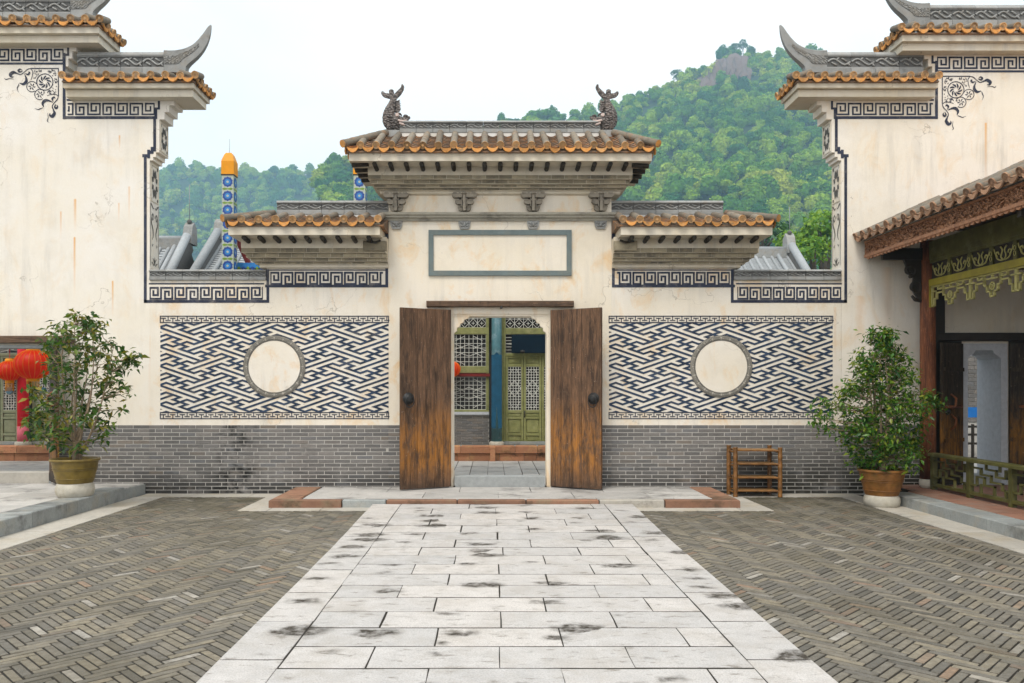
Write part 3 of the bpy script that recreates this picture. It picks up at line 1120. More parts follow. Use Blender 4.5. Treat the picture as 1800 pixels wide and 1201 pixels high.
for s in (-1, 1):
    xa, xb = (PLX0 - 0.36, PLX0 + 0.05) if s < 0 else (PLX1 - 0.05, PLX1 + 0.38)
    for a, b in ((-1.0, -0.43), (PLY - 0.26, -1.0)):
        slab(ap, xa, xb, a, b, 0.006, 'slab_pale')
    xs = [PLX0 + 0.05, -2.5, WKX - 1.83] if s < 0 else [WKX + 1.83, 2.7, PLX1 - 0.05]
    for a, b in zip(xs, xs[1:]):
        slab(ap, a, b, PLY - 0.26, PLY + 0.05, 0.006, 'slab_pale')

# the gate platform: red sandstone edging, grey flags
plat = MB().box(PLX0 + .05, PLX1 - .05, PLY + .08, -0.005, -0.2, 0.095).build('gate_platform', 'soil')
tag(plat, 'low stone platform in front of the gate with red sandstone edging', kind='structure')
def block(parent, name, x0, x1, y0, y1, z0, z1, mat, c=0.012):
    cx, cy_, cz = (x0 + x1) / 2, (y0 + y1) / 2, (z0 + z1) / 2
    m = MB().cbox(x0 - cx, x1 - cx, y0 - cy_, y1 - cy_, z0 - cz, z1 - cz, c)
    return m.build(name, mat, parent, (cx, cy_, cz))
PT = 0.112
for x0, x1, mt, dy in ((PLX0, -2.24, 'kerb_red', 0), (-2.23, -1.62, 'curb', 0.03), (-1.61, -0.62, 'kerb_red', 0.03), (-0.61, 0.35, 'kerb_red', 0.025),
                       (0.36, 1.38, 'kerb_red', 0.03), (1.39, 2.30, 'slab_pale', 0.03), (2.31, PLX1, 'kerb_red', 0)):
    block(plat, 'kerb_stone', x0, x1 - 0.006, PLY + dy, PLY + (0.145), -0.05, PT, mt)
block(plat, 'kerb_stone', PLX0, PLX0 + 0.40, PLY + 0.15, -0.02, -0.05, PT, 'kerb_red')
block(plat, 'kerb_stone', PLX1 - 0.34, PLX1, PLY + 0.15, -0.02, -0.05, PT, 'kerb_red')
for ya, yb, off in ((-1.25, -0.64, 0.0), (-0.64, -0.02, 0.5), (PLY + 0.145, -1.25, 0.3)):
    x = PLX0 + 0.43
    l = 0.6 + off
    while x < PLX1 - 0.36:
        b = min(x + l, PLX1 - 0.345)
        if False:
            x2 = max(x, -2.235)
            b = min(b, 2.305)
            if b - x2 > 0.1:
                slab(plat, x2, b, ya, yb, PT - 0.003, 'slab_inner', gap=0.004)
            x += l
            l = 1.1
            continue
        slab(plat, x, b, ya, yb, PT - 0.003, 'slab_inner', gap=0.004)
        x = b
        l = 1.1

# ------------------------------------------------------------------ the gate
TH = 0.36
GX = 1.78                        # half width of the gate bay
PLZ = 1.10                       # top of the brick plinth
gate = thing('gateway', (0, 0, 0), 'tall plastered gateway with fish finials on its tiled roof and two open timber doors', 'gate')
OPX, OPZ = 0.775, 2.87
ZC = 4.80                        # where the corbelling starts
m = MB()
m.box(-GX, -OPX, 0, TH, 0, ZC + .35)
m.box(OPX, GX, 0, TH, 0, ZC + .35)
m.box(-OPX, OPX, 0, TH, OPZ, ZC + .35)
m.build('wall', 'plaster_gate', gate)
plinth(gate, -GX, -OPX - 0.04, PLZ, seed=11)
plinth(gate, OPX + 0.04, GX, PLZ, seed=12)

# stone door frame with cusped upper corners
m = MB()
m.box(-OPX - 0.01, -OPX + 0.030, 0.02, 0.33, PT, OPZ + 0.07)
m.box(OPX - 0.030, OPX + 0.04, 0.02, 0.33, PT, OPZ + 0.07)
m.box(-OPX + 0.030, OPX - 0.030, 0.02, 0.33, OPZ - 0.03, OPZ + 0.07)
m.build('door_frame', 'plaster_gate', gate)
for s in (-1, 1):
    cus = [(0, 0), (0, -0.30), (0.015, -0.255), (0.05, -0.235), (0.055, -0.185), (0.095, -0.165), (0.11, -0.115), (0.155, -0.10), (0.175, -0.05), (0.225, -0.035), (0.26, 0)]
    x_in = OPX - 0.031
    poly = [((-x_in + a) if s < 0 else (x_in - a), OPZ - 0.032 + b) for a, b in cus]
    MB().prism(poly, 0.02, 0.14).build('frame_cusp', 'plaster_gate', gate)
block(gate, 'door_sill', -0.715, 0.715, -0.02, 0.20, 0.0, 0.28, 'granite', 0.006)
# timber head beam
m = MB().cbox(-1.17, 1.17, -0.11, 0.0, PZ(540, -.05), PZ(529.5, -.05), 0.012, axis='y')
m.build('head_beam', 'beam_wood', gate)
MB().sweep([(0.02, -0.13, PZ(541.5)), (0.02, -0.02, PZ(541.5))], 0.022, 8).build('beam_peg', 'iron', gate)

# the two door leaves, standing open
LH, LW = 2.80, 0.865
for s in (-1, 1):
    leaf = bpy.data.objects.new('door_leaf', None)
    link(leaf, gate, (s * 0.80, -0.055, PT + 0.015))
    leaf.rotation_euler = (0, 0, math.atan2(-0.43, s * 0.75))
    rr = random.Random(5 + s)
    cuts = [0]
    while cuts[-1] < LW - 0.2:
        cuts.append(cuts[-1] + rr.uniform(0.13, 0.20))
    cuts[-1] = LW
    for a, b in zip(cuts, cuts[1:]):
        mm = MB()
        d = rr.uniform(-0.004, 0.004)
        mm.cbox(a + 0.002, b - 0.002, 0.0, 0.055, 0.0, LH + rr.uniform(-.003, .003), 0.003, axis='y')
        if s < 0:
            mm.v = [(x, 0.055 - y, z) for x, y, z in mm.v]
        mm.build('plank', 'door_wood', leaf, (0, d, 0), local=True)
    # which side of the leaf faces the court
    fy = 1 if s < 0 else -1
    yo = (0.055 if s < 0 else -0.0)
    kx, kz = LW - 0.125, 1.40
    mm = MB()
    prof = [(0.092, 0.0), (0.090, 0.012), (0.074, 0.016), (0.070, 0.040), (0.050, 0.062), (0.022, 0.072), (0.004, 0.074)]
    mm.lathe(prof, n=20)
    mm.v = [(x + kx, yo + fy * z, y + kz) for x, y, z in mm.v]
    mm.build('knob', 'iron', leaf, (0, 0, 0), local=True)
    mm = MB()
    mm.sweep([(kx + 0.07 * math.cos(a), yo + fy * (0.055 + 0.01 * math.sin(a)), kz - 0.05 + 0.085 * math.sin(a)) for a in np.linspace(0, 2 * math.pi, 21)], 0.008, 6, caps=False)
    mm.build('knocker_ring', 'iron', leaf, (0, 0, 0), local=True)

# blank name board: slate frame round a plaster field
bx0, bx1, bz0, bz1 = PX(753.5), PX(1004.5), PZ(485), PZ(405)
fw = 0.078
m = MB()
m.box(bx0, bx1, -0.035, 0.0, bz1 - fw, bz1)
m.box(bx0, bx1, -0.035, 0.0, bz0, bz0 + fw)
m.box(bx0, bx0 + fw, -0.0345, 0.0, bz0 + fw, bz1 - fw)
m.box(bx1 - fw, bx1, -0.0345, 0.0, bz0 + fw, bz1 - fw)
m.build('board_frame', 'frame_slate', gate)
MB().box(bx0 + fw, bx1 - fw, -0.008, 0.0, bz0 + fw, bz1 - fw).build('board_field', 'plaster_gate', gate)

# moulding, brackets, mask tiles
mz0, mz1 = PZ(389), PZ(376)
m = MB()
prof = [(0.0, mz0), (-0.035, mz0), (-0.045, mz0 + 0.03), (-0.085, mz0 + 0.045), (-0.085, mz0 + 0.065), (-0.115, mz0 + 0.085), (-0.125, mz1), (0.0, mz1)]
m.prism(prof, -1.87, 1.87, plane='yz')
m.build('moulding', 'moulding_stone', gate)

def bracket(parent, x):
    m = MB()
    zb, zt = PZ(374), PZ(341)
    h = (zt - zb) / 3.0
    m.box(-0.022, 0.022, -0.125, 0, zb + 0.01, zt - 0.02)
    m.box(-0.05, -0.034, -0.10, 0, zb + h * 0.8, zt - 0.02)
    m.box(0.034, 0.05, -0.10, 0, zb + h * 0.8, zt - 0.02)
    for i, w in enumerate((0.105, 0.150, 0.198)):
        z = zb + h * i
        y = -0.055 - 0.035 * i
        for s in (-1, 1):
            poly = [(s * 0.03, z + 0.02), (s * (w - 0.045), z + 0.015), (s * (w - 0.012), z + 0.035), (s * w, z + h * 0.62), (s * (w - 0.008), z + h * 0.80), (s * 0.03, z + h * 0.80)]
            m.prism(poly, y, 0)
            m.box(s * (w * 0.75) - 0.03, s * (w * 0.75) + 0.03, y - 0.012, 0, z + h * 0.80, z + h * 0.98)
            m.box(min(s * .055, s * .085), max(s * .055, s * .085), y + 0.015, 0, z + h * 0.80, z + h * 0.98)
        m.box(-0.035, 0.035, y - 0.03, 0, z + h * 0.72, z + h * 0.96)
    m.box(-0.205, 0.205, -0.05, 0, zt - 0.012, zt + 0.004)
    return m.build('bracket', 'bracket_stone', parent, (x, -0.001, 0))

def mask_tile(parent, x):
    zt, zb = mz0 - 0.002, PZ(403)
    m = MB()
    poly = [(-0.098, zt), (0.098, zt), (0.090, zb + 0.05), (0.066, zb), (-0.066, zb), (-0.090, zb + 0.05)]
    m.prism(poly, -0.028, 0)
    zc = (zt + zb) / 2
    for s in (-1, 1):
        m.sweep([(s * 0.075, -0.03, zt - 0.03), (s * 0.05, -0.036, zt - 0.022), (s * 0.02, -0.033, zt - 0.045)], [.010, .014, .008], 6)
        m.sweep([(s * 0.015, -0.03, zc - 0.01), (s * 0.045, -0.038, zc - 0.02), (s * 0.068, -0.03, zc + 0.01)], [.008, .013, .007], 6)
        m.sweep([(s * 0.03, -0.03, zc + 0.018), (s * 0.044, -0.036, zc + 0.018)], .011, 6)
    m.sweep([(0, -0.03, zc + 0.03), (0, -0.044, zc - 0.005), (0, -0.03, zc - 0.03)], [.012, .015, .010], 6)
    return m.build('mask_tile', 'ridge_grey', parent, (x, -0.001, 0))

for pxc in (697, 816.5, 937, 1055.5):
    bracket(gate, PX(pxc))
    mask_tile(gate, PX(pxc))

def corbel(parent, x0, x1, ztop, zbot, ex0, ex1, ydepth, seed, yb=TH, sides=True):
    """brick corbelling: courses step out towards the eaves. ex0/ex1 = how far each end steps out in all"""
    rr = random.Random(seed)
    H = ztop - zbot
    hs = [0.0, 0.19, 0.33, 0.51, 0.75, 1.0]
    fr = [0.22, 0.42, 0.60, 0.80, 1.0]
    for i in range(5):
        z0, z1 = zbot + H * hs[i], zbot + H * hs[i + 1]
        y0, y1 = -ydepth * fr[i], yb + ydepth * fr[i]
        a, b = x0 - ex0 * fr[i], x1 + ex1 * fr[i]
        if i == 0:
            prof = [(y0 + 0.02, z0), (y0, z0 + 0.015), (y0 - 0.012, z1 - 0.008), (y0 - 0.012, z1), (y1, z1), (y1, z0)]
            MB().prism(prof, a, b, plane='yz').build('corbel_moulding', 'plaster_trim', parent)
            continue
        MB().box(a + 0.004, b - 0.004, y0 + 0.004, y1, z0, z1 - 0.0015).build('corbel_core', 'plaster_trim', parent)
        L = 0.205
        x = a - (L / 2 if i % 2 else 0)
        while x < b - 0.02:
            xa, xb = max(x, a), min(x + L, b)
            if xb - xa > 0.03:
                mb = MB().cbox(xa + 0.002, xb - 0.002, y0 + rr.uniform(-.002, .002), y0 + 0.06, z0 + 0.003, z1 - 0.003, 0.003, axis='y')
                mb.build('corbel_brick', 'corbel_brick', parent)
            x += L

def rafters(parent, x0, x1, y0, y1, z, n, fan=0.0, r=0.036):
    me = MB().sweep([(0, 0, 0), (0, y1 - y0, 0)], [r, r * 0.98], 8).mesh('rafter', 'rafter_wood')
    for i in range(n):
        t = (i + 0.5) / n
        inst('rafter', me, parent, (x0 + (x1 - x0) * t, y0, z), (R(-4), 0, 0))

def hip_cover(parent, a, b, r=0.06):
    a, b = Vector(a), Vector(b)
    m = MB()
    n = max(2, int((b - a).length / 0.2))
    pts, rad = [], []
    for i in range(n):
        pts += [a.lerp(b, i / n), a.lerp(b, (i + 0.97) / n)]
        rad += [r, r * 0.9]
    m.sweep(pts, rad, 10, 0, caps=True, capmi=1)
    m.build('hip_tile', ('tile_cover', 'tile_orange'), parent)

def deck(parent, x0, x1, ye, yb, ze, xr0, xr1, yr, zr, dz=-0.06):
    vs = [(x0, ye, ze + dz - .02), (x1, ye, ze + dz - .02), (x1, yb, ze + dz - .02), (x0, yb, ze + dz - .02), (xr0, yr, zr + dz), (xr1, yr, zr + dz),
          (x0, ye, ze + dz - .045), (x1, ye, ze + dz - .045), (x1, yb, ze + dz - .045), (x0, yb, ze + dz - .045)]
    fs = [(0, 1, 5, 4), (1, 2, 5), (2, 3, 4, 5), (3, 0, 4), (9, 8, 7, 6), (0, 6, 7, 1), (1, 7, 8, 2), (2, 8, 9, 3), (3, 9, 6, 0)]
    MB().add(vs, fs).build('roof_deck', 'tile_pan', parent)

# gate eaves
YM = TH / 2
zc0, zc1 = PZ(343), PZ(308, -.26)
corbel(gate, -1.87, 1.87, zc1, zc0, 0.20, 0.20, 0.27, 3)
zb1 = PZ(292, -.27)
MB().box(-2.07, 2.07, -0.272, TH + 0.27, zc1 - .001, zb1 + .02).build('eave_band', 'plaster_trim', gate)
fz0, fz1 = PZ(283, -.58), PZ(263, -.58)
MB().box(-2.31, 2.31, -0.58, TH + 0.58, fz0, fz1).build('fascia', 'plaster_trim', gate)
rafters(gate, -2.05, 2.05, -0.53, -0.25, fz0 - 0.028, 17)
mer = MB().sweep([(0, 0, 0), (0.26, 0, 0)], 0.036, 8).mesh('rafter', 'rafter_wood')
for s in (-1, 1):
    for i in range(4):
        inst('rafter', mer, gate, (s * 2.03 if s > 0 else -2.29, -0.44 + i * 0.30, fz0 - 0.028), (0, R(4 * s), 0))
ze = PZ(255, -.65)
zr = PZ(236, .10)
GE, GR = 2.36, 1.82
yr = YM - 0.08
sl = math.atan2(zr - ze, yr + 0.65)
Ls = math.hypot(zr - ze, yr + 0.65)
hipf = lambda t: Ls * min(1.0, t * 2 * GE / (GE - GR), (1 - t) * 2 * GE / (GE - GR))
tile_row(gate, (-GE, -0.65, ze), (GE, -0.65, ze), 0, sl, hipf, 0.238, seed=1, ends=False)
dys = TH + 1.30
for s in (-1, 1):
    pa, pb = (Vector((s * GE, TH + 0.65, ze)), Vector((s * GE, -0.65, ze)))
    if s > 0:
        pa, pb = pb, pa
    tile_row(gate, pa, pb, R(-90) if s < 0 else R(90), math.atan2(zr - ze, GE - GR), lambda t: 0.5 * min(1, t * 2.4, (1 - t) * 2.4), 0.24, seed=4, ends=False)
    hip_cover(gate, (s * (GE + 0.03), -0.68, ze + 0.01), (s * GR, yr - 0.02, zr + 0.02))
    hip_cover(gate, (s * (GE + 0.03), TH + 0.68, ze + 0.01), (s * GR, TH - yr + 0.02, zr + 0.02))
deck(gate, -GE + 0.03, GE - 0.03, -0.62, TH + 0.62, ze, -GR, GR, YM, zr + 0.02)
rz0, rz1 = PZ(237, .10), PZ(211, .10)
ridge_run(gate, -1.62, 1.62, 0.10, 0.26, rz0 + 0.035, rz1, 0.262, foot=rz0 - 0.08)
MB().box(-1.86, -1.62, 0.09, 0.27, rz0 - 0.08, rz0 + 0.075).build('finial_base', 'ridge_grey', gate)
MB().box(1.62, 1.86, 0.09, 0.27, rz0 - 0.08, rz0 + 0.075).build('finial_base', 'ridge_grey', gate)

def fish(parent, s):
    """dragon-headed fish finial, head towards the ridge, tail in the air; s=-1 stands at the left end"""
    Y0 = 0.18
    k = 1.0 / (9.24 * FPX / (Y0 - CY))
    ox, oz = PX(640 + 480 / 9.24, Y0), PZ(130 + 905 / 9.24, Y0)
    gx = ox if s < 0 else -ox
    P = lambda x, z, y=0.0: Vector((-s * ((x - 480) * k), y, (905 - z) * k))
    fish_o = bpy.data.objects.new('ridge_fish', None)
    link(fish_o, parent, (gx, Y0, oz))
    tag(fish_o, 'grey stone fish finial at the left end of the ridge' if s < 0 else 'grey stone fish finial at the right end of the ridge')
    yax = Vector((0, 1, 0))
    def part(name, mat, *sw):
        m = MB()
        for pts, rad, fl in sw:
            m.sweep(pts, [r * k for r in rad], 12, flat_=(yax, fl))
        return m.build(name, mat, fish_o, (0, 0, 0), local=True)
    body = smooth_pts([P(560, 905), P(470, 850), P(415, 770), P(400, 680), P(420, 590), P(455, 500), P(478, 420), P(482, 360)], 4)
    br = np.interp(np.linspace(0, 1, len(body)), np.linspace(0, 1, 8), [60, 105, 112, 98, 84, 66, 50, 44])
    # scales: ripple the radius
    br = [r * (1 + 0.05 * (i % 2)) for i, r in enumerate(br)]
    part('body', 'fish_stone', (body, br, 0.72))
    gills = []
    for q in range(5):
        x0, z0 = 355 + q * 14, 700 + q * 42
        for ys in (-1,):
            gills.append((smooth_pts([P(x0, z0 - 20, ys * 62 * k), P(x0 + 60, z0 + 30, ys * 84 * k), P(x0 + 130, z0 + 22, ys * 72 * k)], 3), [7] * 2 + [12] * 3 + [6] * 2, 1.0))
    part('gill', 'fish_stone', *gills)
    part('head', 'fish_stone', ([P(430, 800), P(510, 775), P(590, 790), P(640, 800)], [80, 108, 84, 40], 0.85),
         (smooth_pts([P(510, 720), P(590, 745), P(660, 745), P(720, 715), P(745, 700)], 3), np.linspace(66, 18, 13), 0.85),
         (smooth_pts([P(520, 850), P(590, 880), P(650, 890), P(700, 850)], 3), np.linspace(56, 20, 10), 0.85),
         (smooth_pts([P(500, 680), P(540, 650), P(590, 655), P(615, 690)], 3), [14, 18, 20, 20, 20, 18, 16, 14, 10, 6], 2.2),
         (smooth_pts([P(640, 705), P(665, 685), P(700, 690), P(715, 705)], 3), [14, 18, 22, 24, 24, 22, 18, 14, 12, 8], 1.5))
    part('eye', 'fish_pale', ([P(545, 690, -88 * k), P(545, 690, -40 * k)], [26, 36], 1.0), ([P(545, 690, 66 * k), P(545, 690, 40 * k)], [26, 32], 1.0))
    part('tooth', 'fish_pale', (smooth_pts([P(560, 780, -92 * k), P(620, 795, -84 * k), P(700, 765, -48 * k)], 3), [10, 16, 18, 18, 14, 10, 6], 1.0),
         (smooth_pts([P(580, 825, -88 * k), P(640, 845, -72 * k), P(680, 850, -40 * k)], 3), [10, 14, 18, 20, 18, 14, 8], 1.0))
    part('tail', 'fish_stone',
         (smooth_pts([P(490, 400), P(420, 365), P(345, 350), P(305, 315), P(298, 285)], 4), np.interp(np.linspace(0, 1, 17), [0, .3, .6, .85, 1], [44, 46, 36, 24, 14]), 0.42),
         (smooth_pts([P(480, 400), P(545, 335), P(600, 270), P(625, 220), P(618, 170)], 4), np.interp(np.linspace(0, 1, 17), [0, .3, .6, .85, 1], [44, 46, 34, 24, 12]), 0.42),
         (smooth_pts([P(470, 390), P(450, 330), P(440, 275), P(436, 250)], 4), np.interp(np.linspace(0, 1, 13), [0, .4, .8, 1], [36, 42, 36, 10]), 0.42))
    fins = []
    for q in range(6):
        z0 = 440 + q * 30
        fins.append(([P(500, z0 + 30), P(560, z0 + 5), P(600 - abs(q - 3) * 6, z0 - 22)], [26, 18, 3], 0.35))
    fins.append(([P(520, 600), P(570, 590), P(598, 560)], [34, 26, 5], 0.35))
    for q in range(3):
        fins.append(([P(420 - q * 8, 560), P(395 - q * 8, 515), P(405 - q * 14, 455 + q * 25)], [24, 20, 3], 0.4))
    part('fin', 'fish_stone', *fins)

fish(gate, -1)
fish(gate, 1)

# ------------------------------------------------------------------ courtyard walls left and right of the gate
CO0, CO1 = PZ(493), PZ(474)
def court_wall(s):
    lab = ('plastered wall left of the gate with blue fret panel and round blank medallion' if s < 0 else
           'plastered wall right of the gate with blue fret panel, behind the bamboo rack')
    xo = -5.60 if s < 0 else 5.45          # outer end
    w = thing('courtyard_wall', ((xo + s * GX) / 2, 0, 0), lab, 'wall', 'walls flanking the gate')
    xw = s * 3.73                          # where the wing drops to the low wall
    X = lambda a, b: (min(a, b), max(a, b))
    m = MB()
    a, b = X(s * (GX + 0.001), xw)
    m.box(a, b, 0, TH, 0, PZ(472) + 0.3)
    a, b = X(xw, xo)
    m.box(a, b, 0, TH, 0, CO0)
    m.build('wall', 'plaster_wall', w)
    a, b = X(s * (GX + 0.001), xo)
    plinth(w, a, b, PLZ, seed=20 + s)
    # coping of the low part
    a, b = X(xw, xo)
    ridge_run(w, a + 0.003, b - 0.003, -0.035, TH + 0.035, CO0 + 0.002, CO1, 0.27)
    # painted frets
    p = Paint()
    lw = 0.045
    za, zb, zc = PZ(530), PZ(503), PZ(390)
    xb_ = xw + s * -0.0
    xg = s * (GX - 0.0) + s * 0.03
    # outline
    p.line([(xo + s * 0.0 + (s * 0.065), za), (xw - s * 0.02, za), (xw - s * 0.02, PZ(476))], lw)
    p.line([(xw, zb), (xg, zb), (xg, zc)], lw)
    p.line([(xo, PZ(499)), (xw + s * 0.05, PZ(499))], 0.022)
    p.line([(xw - s * .03, PZ(475)), (xg, PZ(475))], 0.018)
    o = p.mb.build('painted_border', 'paint_navy', w)
    p = Paint(-0.0035)
    a, b = X(xo, xw + s * 0.06)
    meander(p, a, b, PZ(526), PZ(505.5), 4.45, 0.030, mirror=s > 0)
    a, b = X(xw - s * 0.06, xg + s * 0.06)
    meander(p, a, b, PZ(500), PZ(479), 4.55, 0.030, mirror=s > 0)
    p.mb.build('painted_meander', 'paint_navy', w)
    # fret panel
    x0, x1 = (PX(282), PX(683)) if s < 0 else (PX(1070.5), PX(1463.5))
    z0, z1 = PZ(736), PZ(556)
    f0, f1 = PZ(725.3), PZ(567)
    p = Paint()
    mx, mz = (PX(482.5), PZ(644.5)) if s < 0 else (PX(1267.5), PZ(644.5))
    fret_field(p, x0, x1, f0, f1, 0.1108, 0.0385, PX(280 + 960 / 11.25) if s < 0 else PX(1070.5 + 85), PZ(550 + 430 / 11.25))
    p.mb.build('painted_fret', 'paint_blue', w)
    p = Paint(-0.0055)
    for zt, zb_, in ((z1, f1), (f0, z0)):
        p.seg((x0, zt), (x1, zt), 0.015)
        p.seg((x0, zb_), (x1, zb_), 0.015)
        p.seg((x0, zt), (x0, zb_), 0.014)
        p.seg((x1, zt), (x1, zb_), 0.014)
        n = 24
        st = (x1 - x0) / n
        h = zt - zb_
        for i in range(n):
            xc = x0 + (i + 0.32) * st
            p.seg((xc, zb_), (xc, zb_ + h * 0.66), 0.014)
            p.seg((xc - st * 0.24, zb_ + h * 0.66), (xc + st * 0.24, zb_ + h * 0.66), 0.014)
            xc += st * 0.5
            if xc < x1 - 0.02:
                p.seg((xc, zt), (xc, zt - h * 0.66), 0.014)
                p.seg((xc - st * 0.24, zt - h * 0.66), (xc + st * 0.24, zt - h * 0.66), 0.014)
    p.mb.build('painted_edging', 'paint_navy', w)
    # medallion
    m = MB()
    m.lathe([(0.418, 0.0), (0.418, 0.009)], n=64)
    m.v = [(mx + x, -z - 0.001, mz + y) for x, y, z in m.v]
    m.build('medallion', 'plaster_wall', w)
    m = MB()
    m.lathe([(0.497, 0.0), (0.497, 0.010), (0.414, 0.010), (0.414, 0.0)], n=64, cap=False)
    m.v = [(mx + x, -z - 0.001, mz + y) for x, y, z in m.v]
    m.build('medallion_ring', 'ring_base', w)
    p = Paint(-0.0125)
    for r0, r1 in ((0.490, 0.497), (0.474, 0.480), (0.414, 0.420), (0.424, 0.428)):
        p.ring((mx, mz), r0, r1, 64)
    for i in range(20):
        a = 2 * math.pi * (i + 0.5) / 20
        d = 2 * math.pi / 20
        p.ring((mx, mz), 0.432, 0.438, 3, a - d * .36, a + d * .36)
        p.ring((mx, mz), 0.460, 0.466, 3, a - d * .36, a + d * .36)
        p.ring((mx, mz), 0.446, 0.452, 2, a - d * .22, a + d * .24)
        for q in (-.36, .36):
            t = a + d * q
            p.seg((mx + .432 * math.cos(t), mz + .432 * math.sin(t)), (mx + .466 * math.cos(t), mz + .466 * math.sin(t)), 0.006)
    p.mb.build('painted_ring_key', 'paint_grey', w)

    # wing roof
    c0, c1 = PZ(472), PZ(436, -.25)
    xi = s * (GX + 0.004)
    a, b = X(xi, s * 3.76)
    ex = (0.30, 0.0) if s < 0 else (0.0, 0.30)
    corbel(w, a, b, c1, c0, ex[0], ex[1], 0.25, 31 + s)
    xe = s * 4.06
    a, b = X(xi, xe)
    MB().box(a, b, -0.252, TH + 0.25, c1 - .001, PZ(419, -.25) + .02).build('eave_band', 'plaster_trim', w)
    f0_, f1_ = PZ(413, -.55), PZ(392, -.55)
    xf = s * 4.16
    a, b = X(xi + s * 0.06, xf)
    MB().box(a, b, -0.55, TH + 0.55, f0_, f1_).build('fascia', 'plaster_trim', w)
    a, b = X(xi + s * 0.12, xe)
    rafters(w, a, b, -0.50, -0.23, f0_ - 0.028, 9)
    # pipe stub of the roof drain at the gate side
    m = MB().sweep([(xi + s * 0.30, -0.30, f0_ - 0.05), (xi + s * 0.16, -0.33, f0_ - 0.075), (xi + s * 0.08, -0.33, f0_ - 0.04)], 0.018, 6)
    m.build('drain_stub', 'rafter_wood', w)
    m = MB().cbox(min(xi, xi + s * .36), max(xi, xi + s * .36), -0.28, -0.2, c1 - 0.05, PZ(424, -.25), 0.01, axis='y')
    m.build('patch_block', 'corbel_brick', w)
    ze_, zr_ = PZ(385, -.61), PZ(377, .08)
    yr_ = YM - 0.08
    L_ = math.hypot(zr_ - ze_, yr_ + .61)
    sl_ = math.atan2(zr_ - ze_, yr_ + .61)
    xt, xri = s * 4.20, s * 3.62
    W_ = abs(xt - xi)
    if s < 0:
        tile_row(w, (xt, -.61, ze_), (xi - 0.08, -.61, ze_), 0, sl_, lambda t: L_ * min(1, (t * W_ + .02) / .58), 0.262, seed=7)
    else:
        tile_row(w, (xi + 0.08, -.61, ze_), (xt, -.61, ze_), 0, sl_, lambda t: L_ * min(1, ((1 - t) * W_ + .02) / .58), 0.262, seed=8)
    hip_cover(w, (xt + s * .03, -.62, ze_ + .01), (xri, yr_ - .02, zr_ + .02))
    hip_cover(w, (xt + s * .03, TH + .62, ze_ + .01), (xri, TH - yr_ + .02, zr_ + .02))
    pa, pb = Vector((xt, TH + .6, ze_)), Vector((xt, -.6, ze_))
    if s > 0:
        pa, pb = pb, pa
    tile_row(w, pa, pb, R(-90) if s < 0 else R(90), math.atan2(zr_ - ze_, .58), lambda t: 0.5 * min(1, t * 2.2, (1 - t) * 2.2), 0.25, seed=9, ends=False)
    a, b = X(xi, xt - s * .03)
    ra, rb = X(xi, xri)
    deck(w, a, b, -.58, TH + .58, ze_, ra, rb, YM, zr_ + .02)
    a, b = X(xi, s * 3.60)
    ridge_run(w, a, b, 0.10, 0.26, PZ(377, .1), PZ(352, .1), 0.34, foot=PZ(377, .1) - 0.12)

court_wall(-1)
court_wall(1)

# ------------------------------------------------------------------ stepped gable walls at both sides
def scroll(p, pts, ws, T):
    q = smooth_pts(pts, 5)
    w = np.interp(np.linspace(0, 1, len(q)), np.linspace(0, 1, len(ws)), ws)
    p.brush([T(v[0], v[1]) for v in q], list(w))

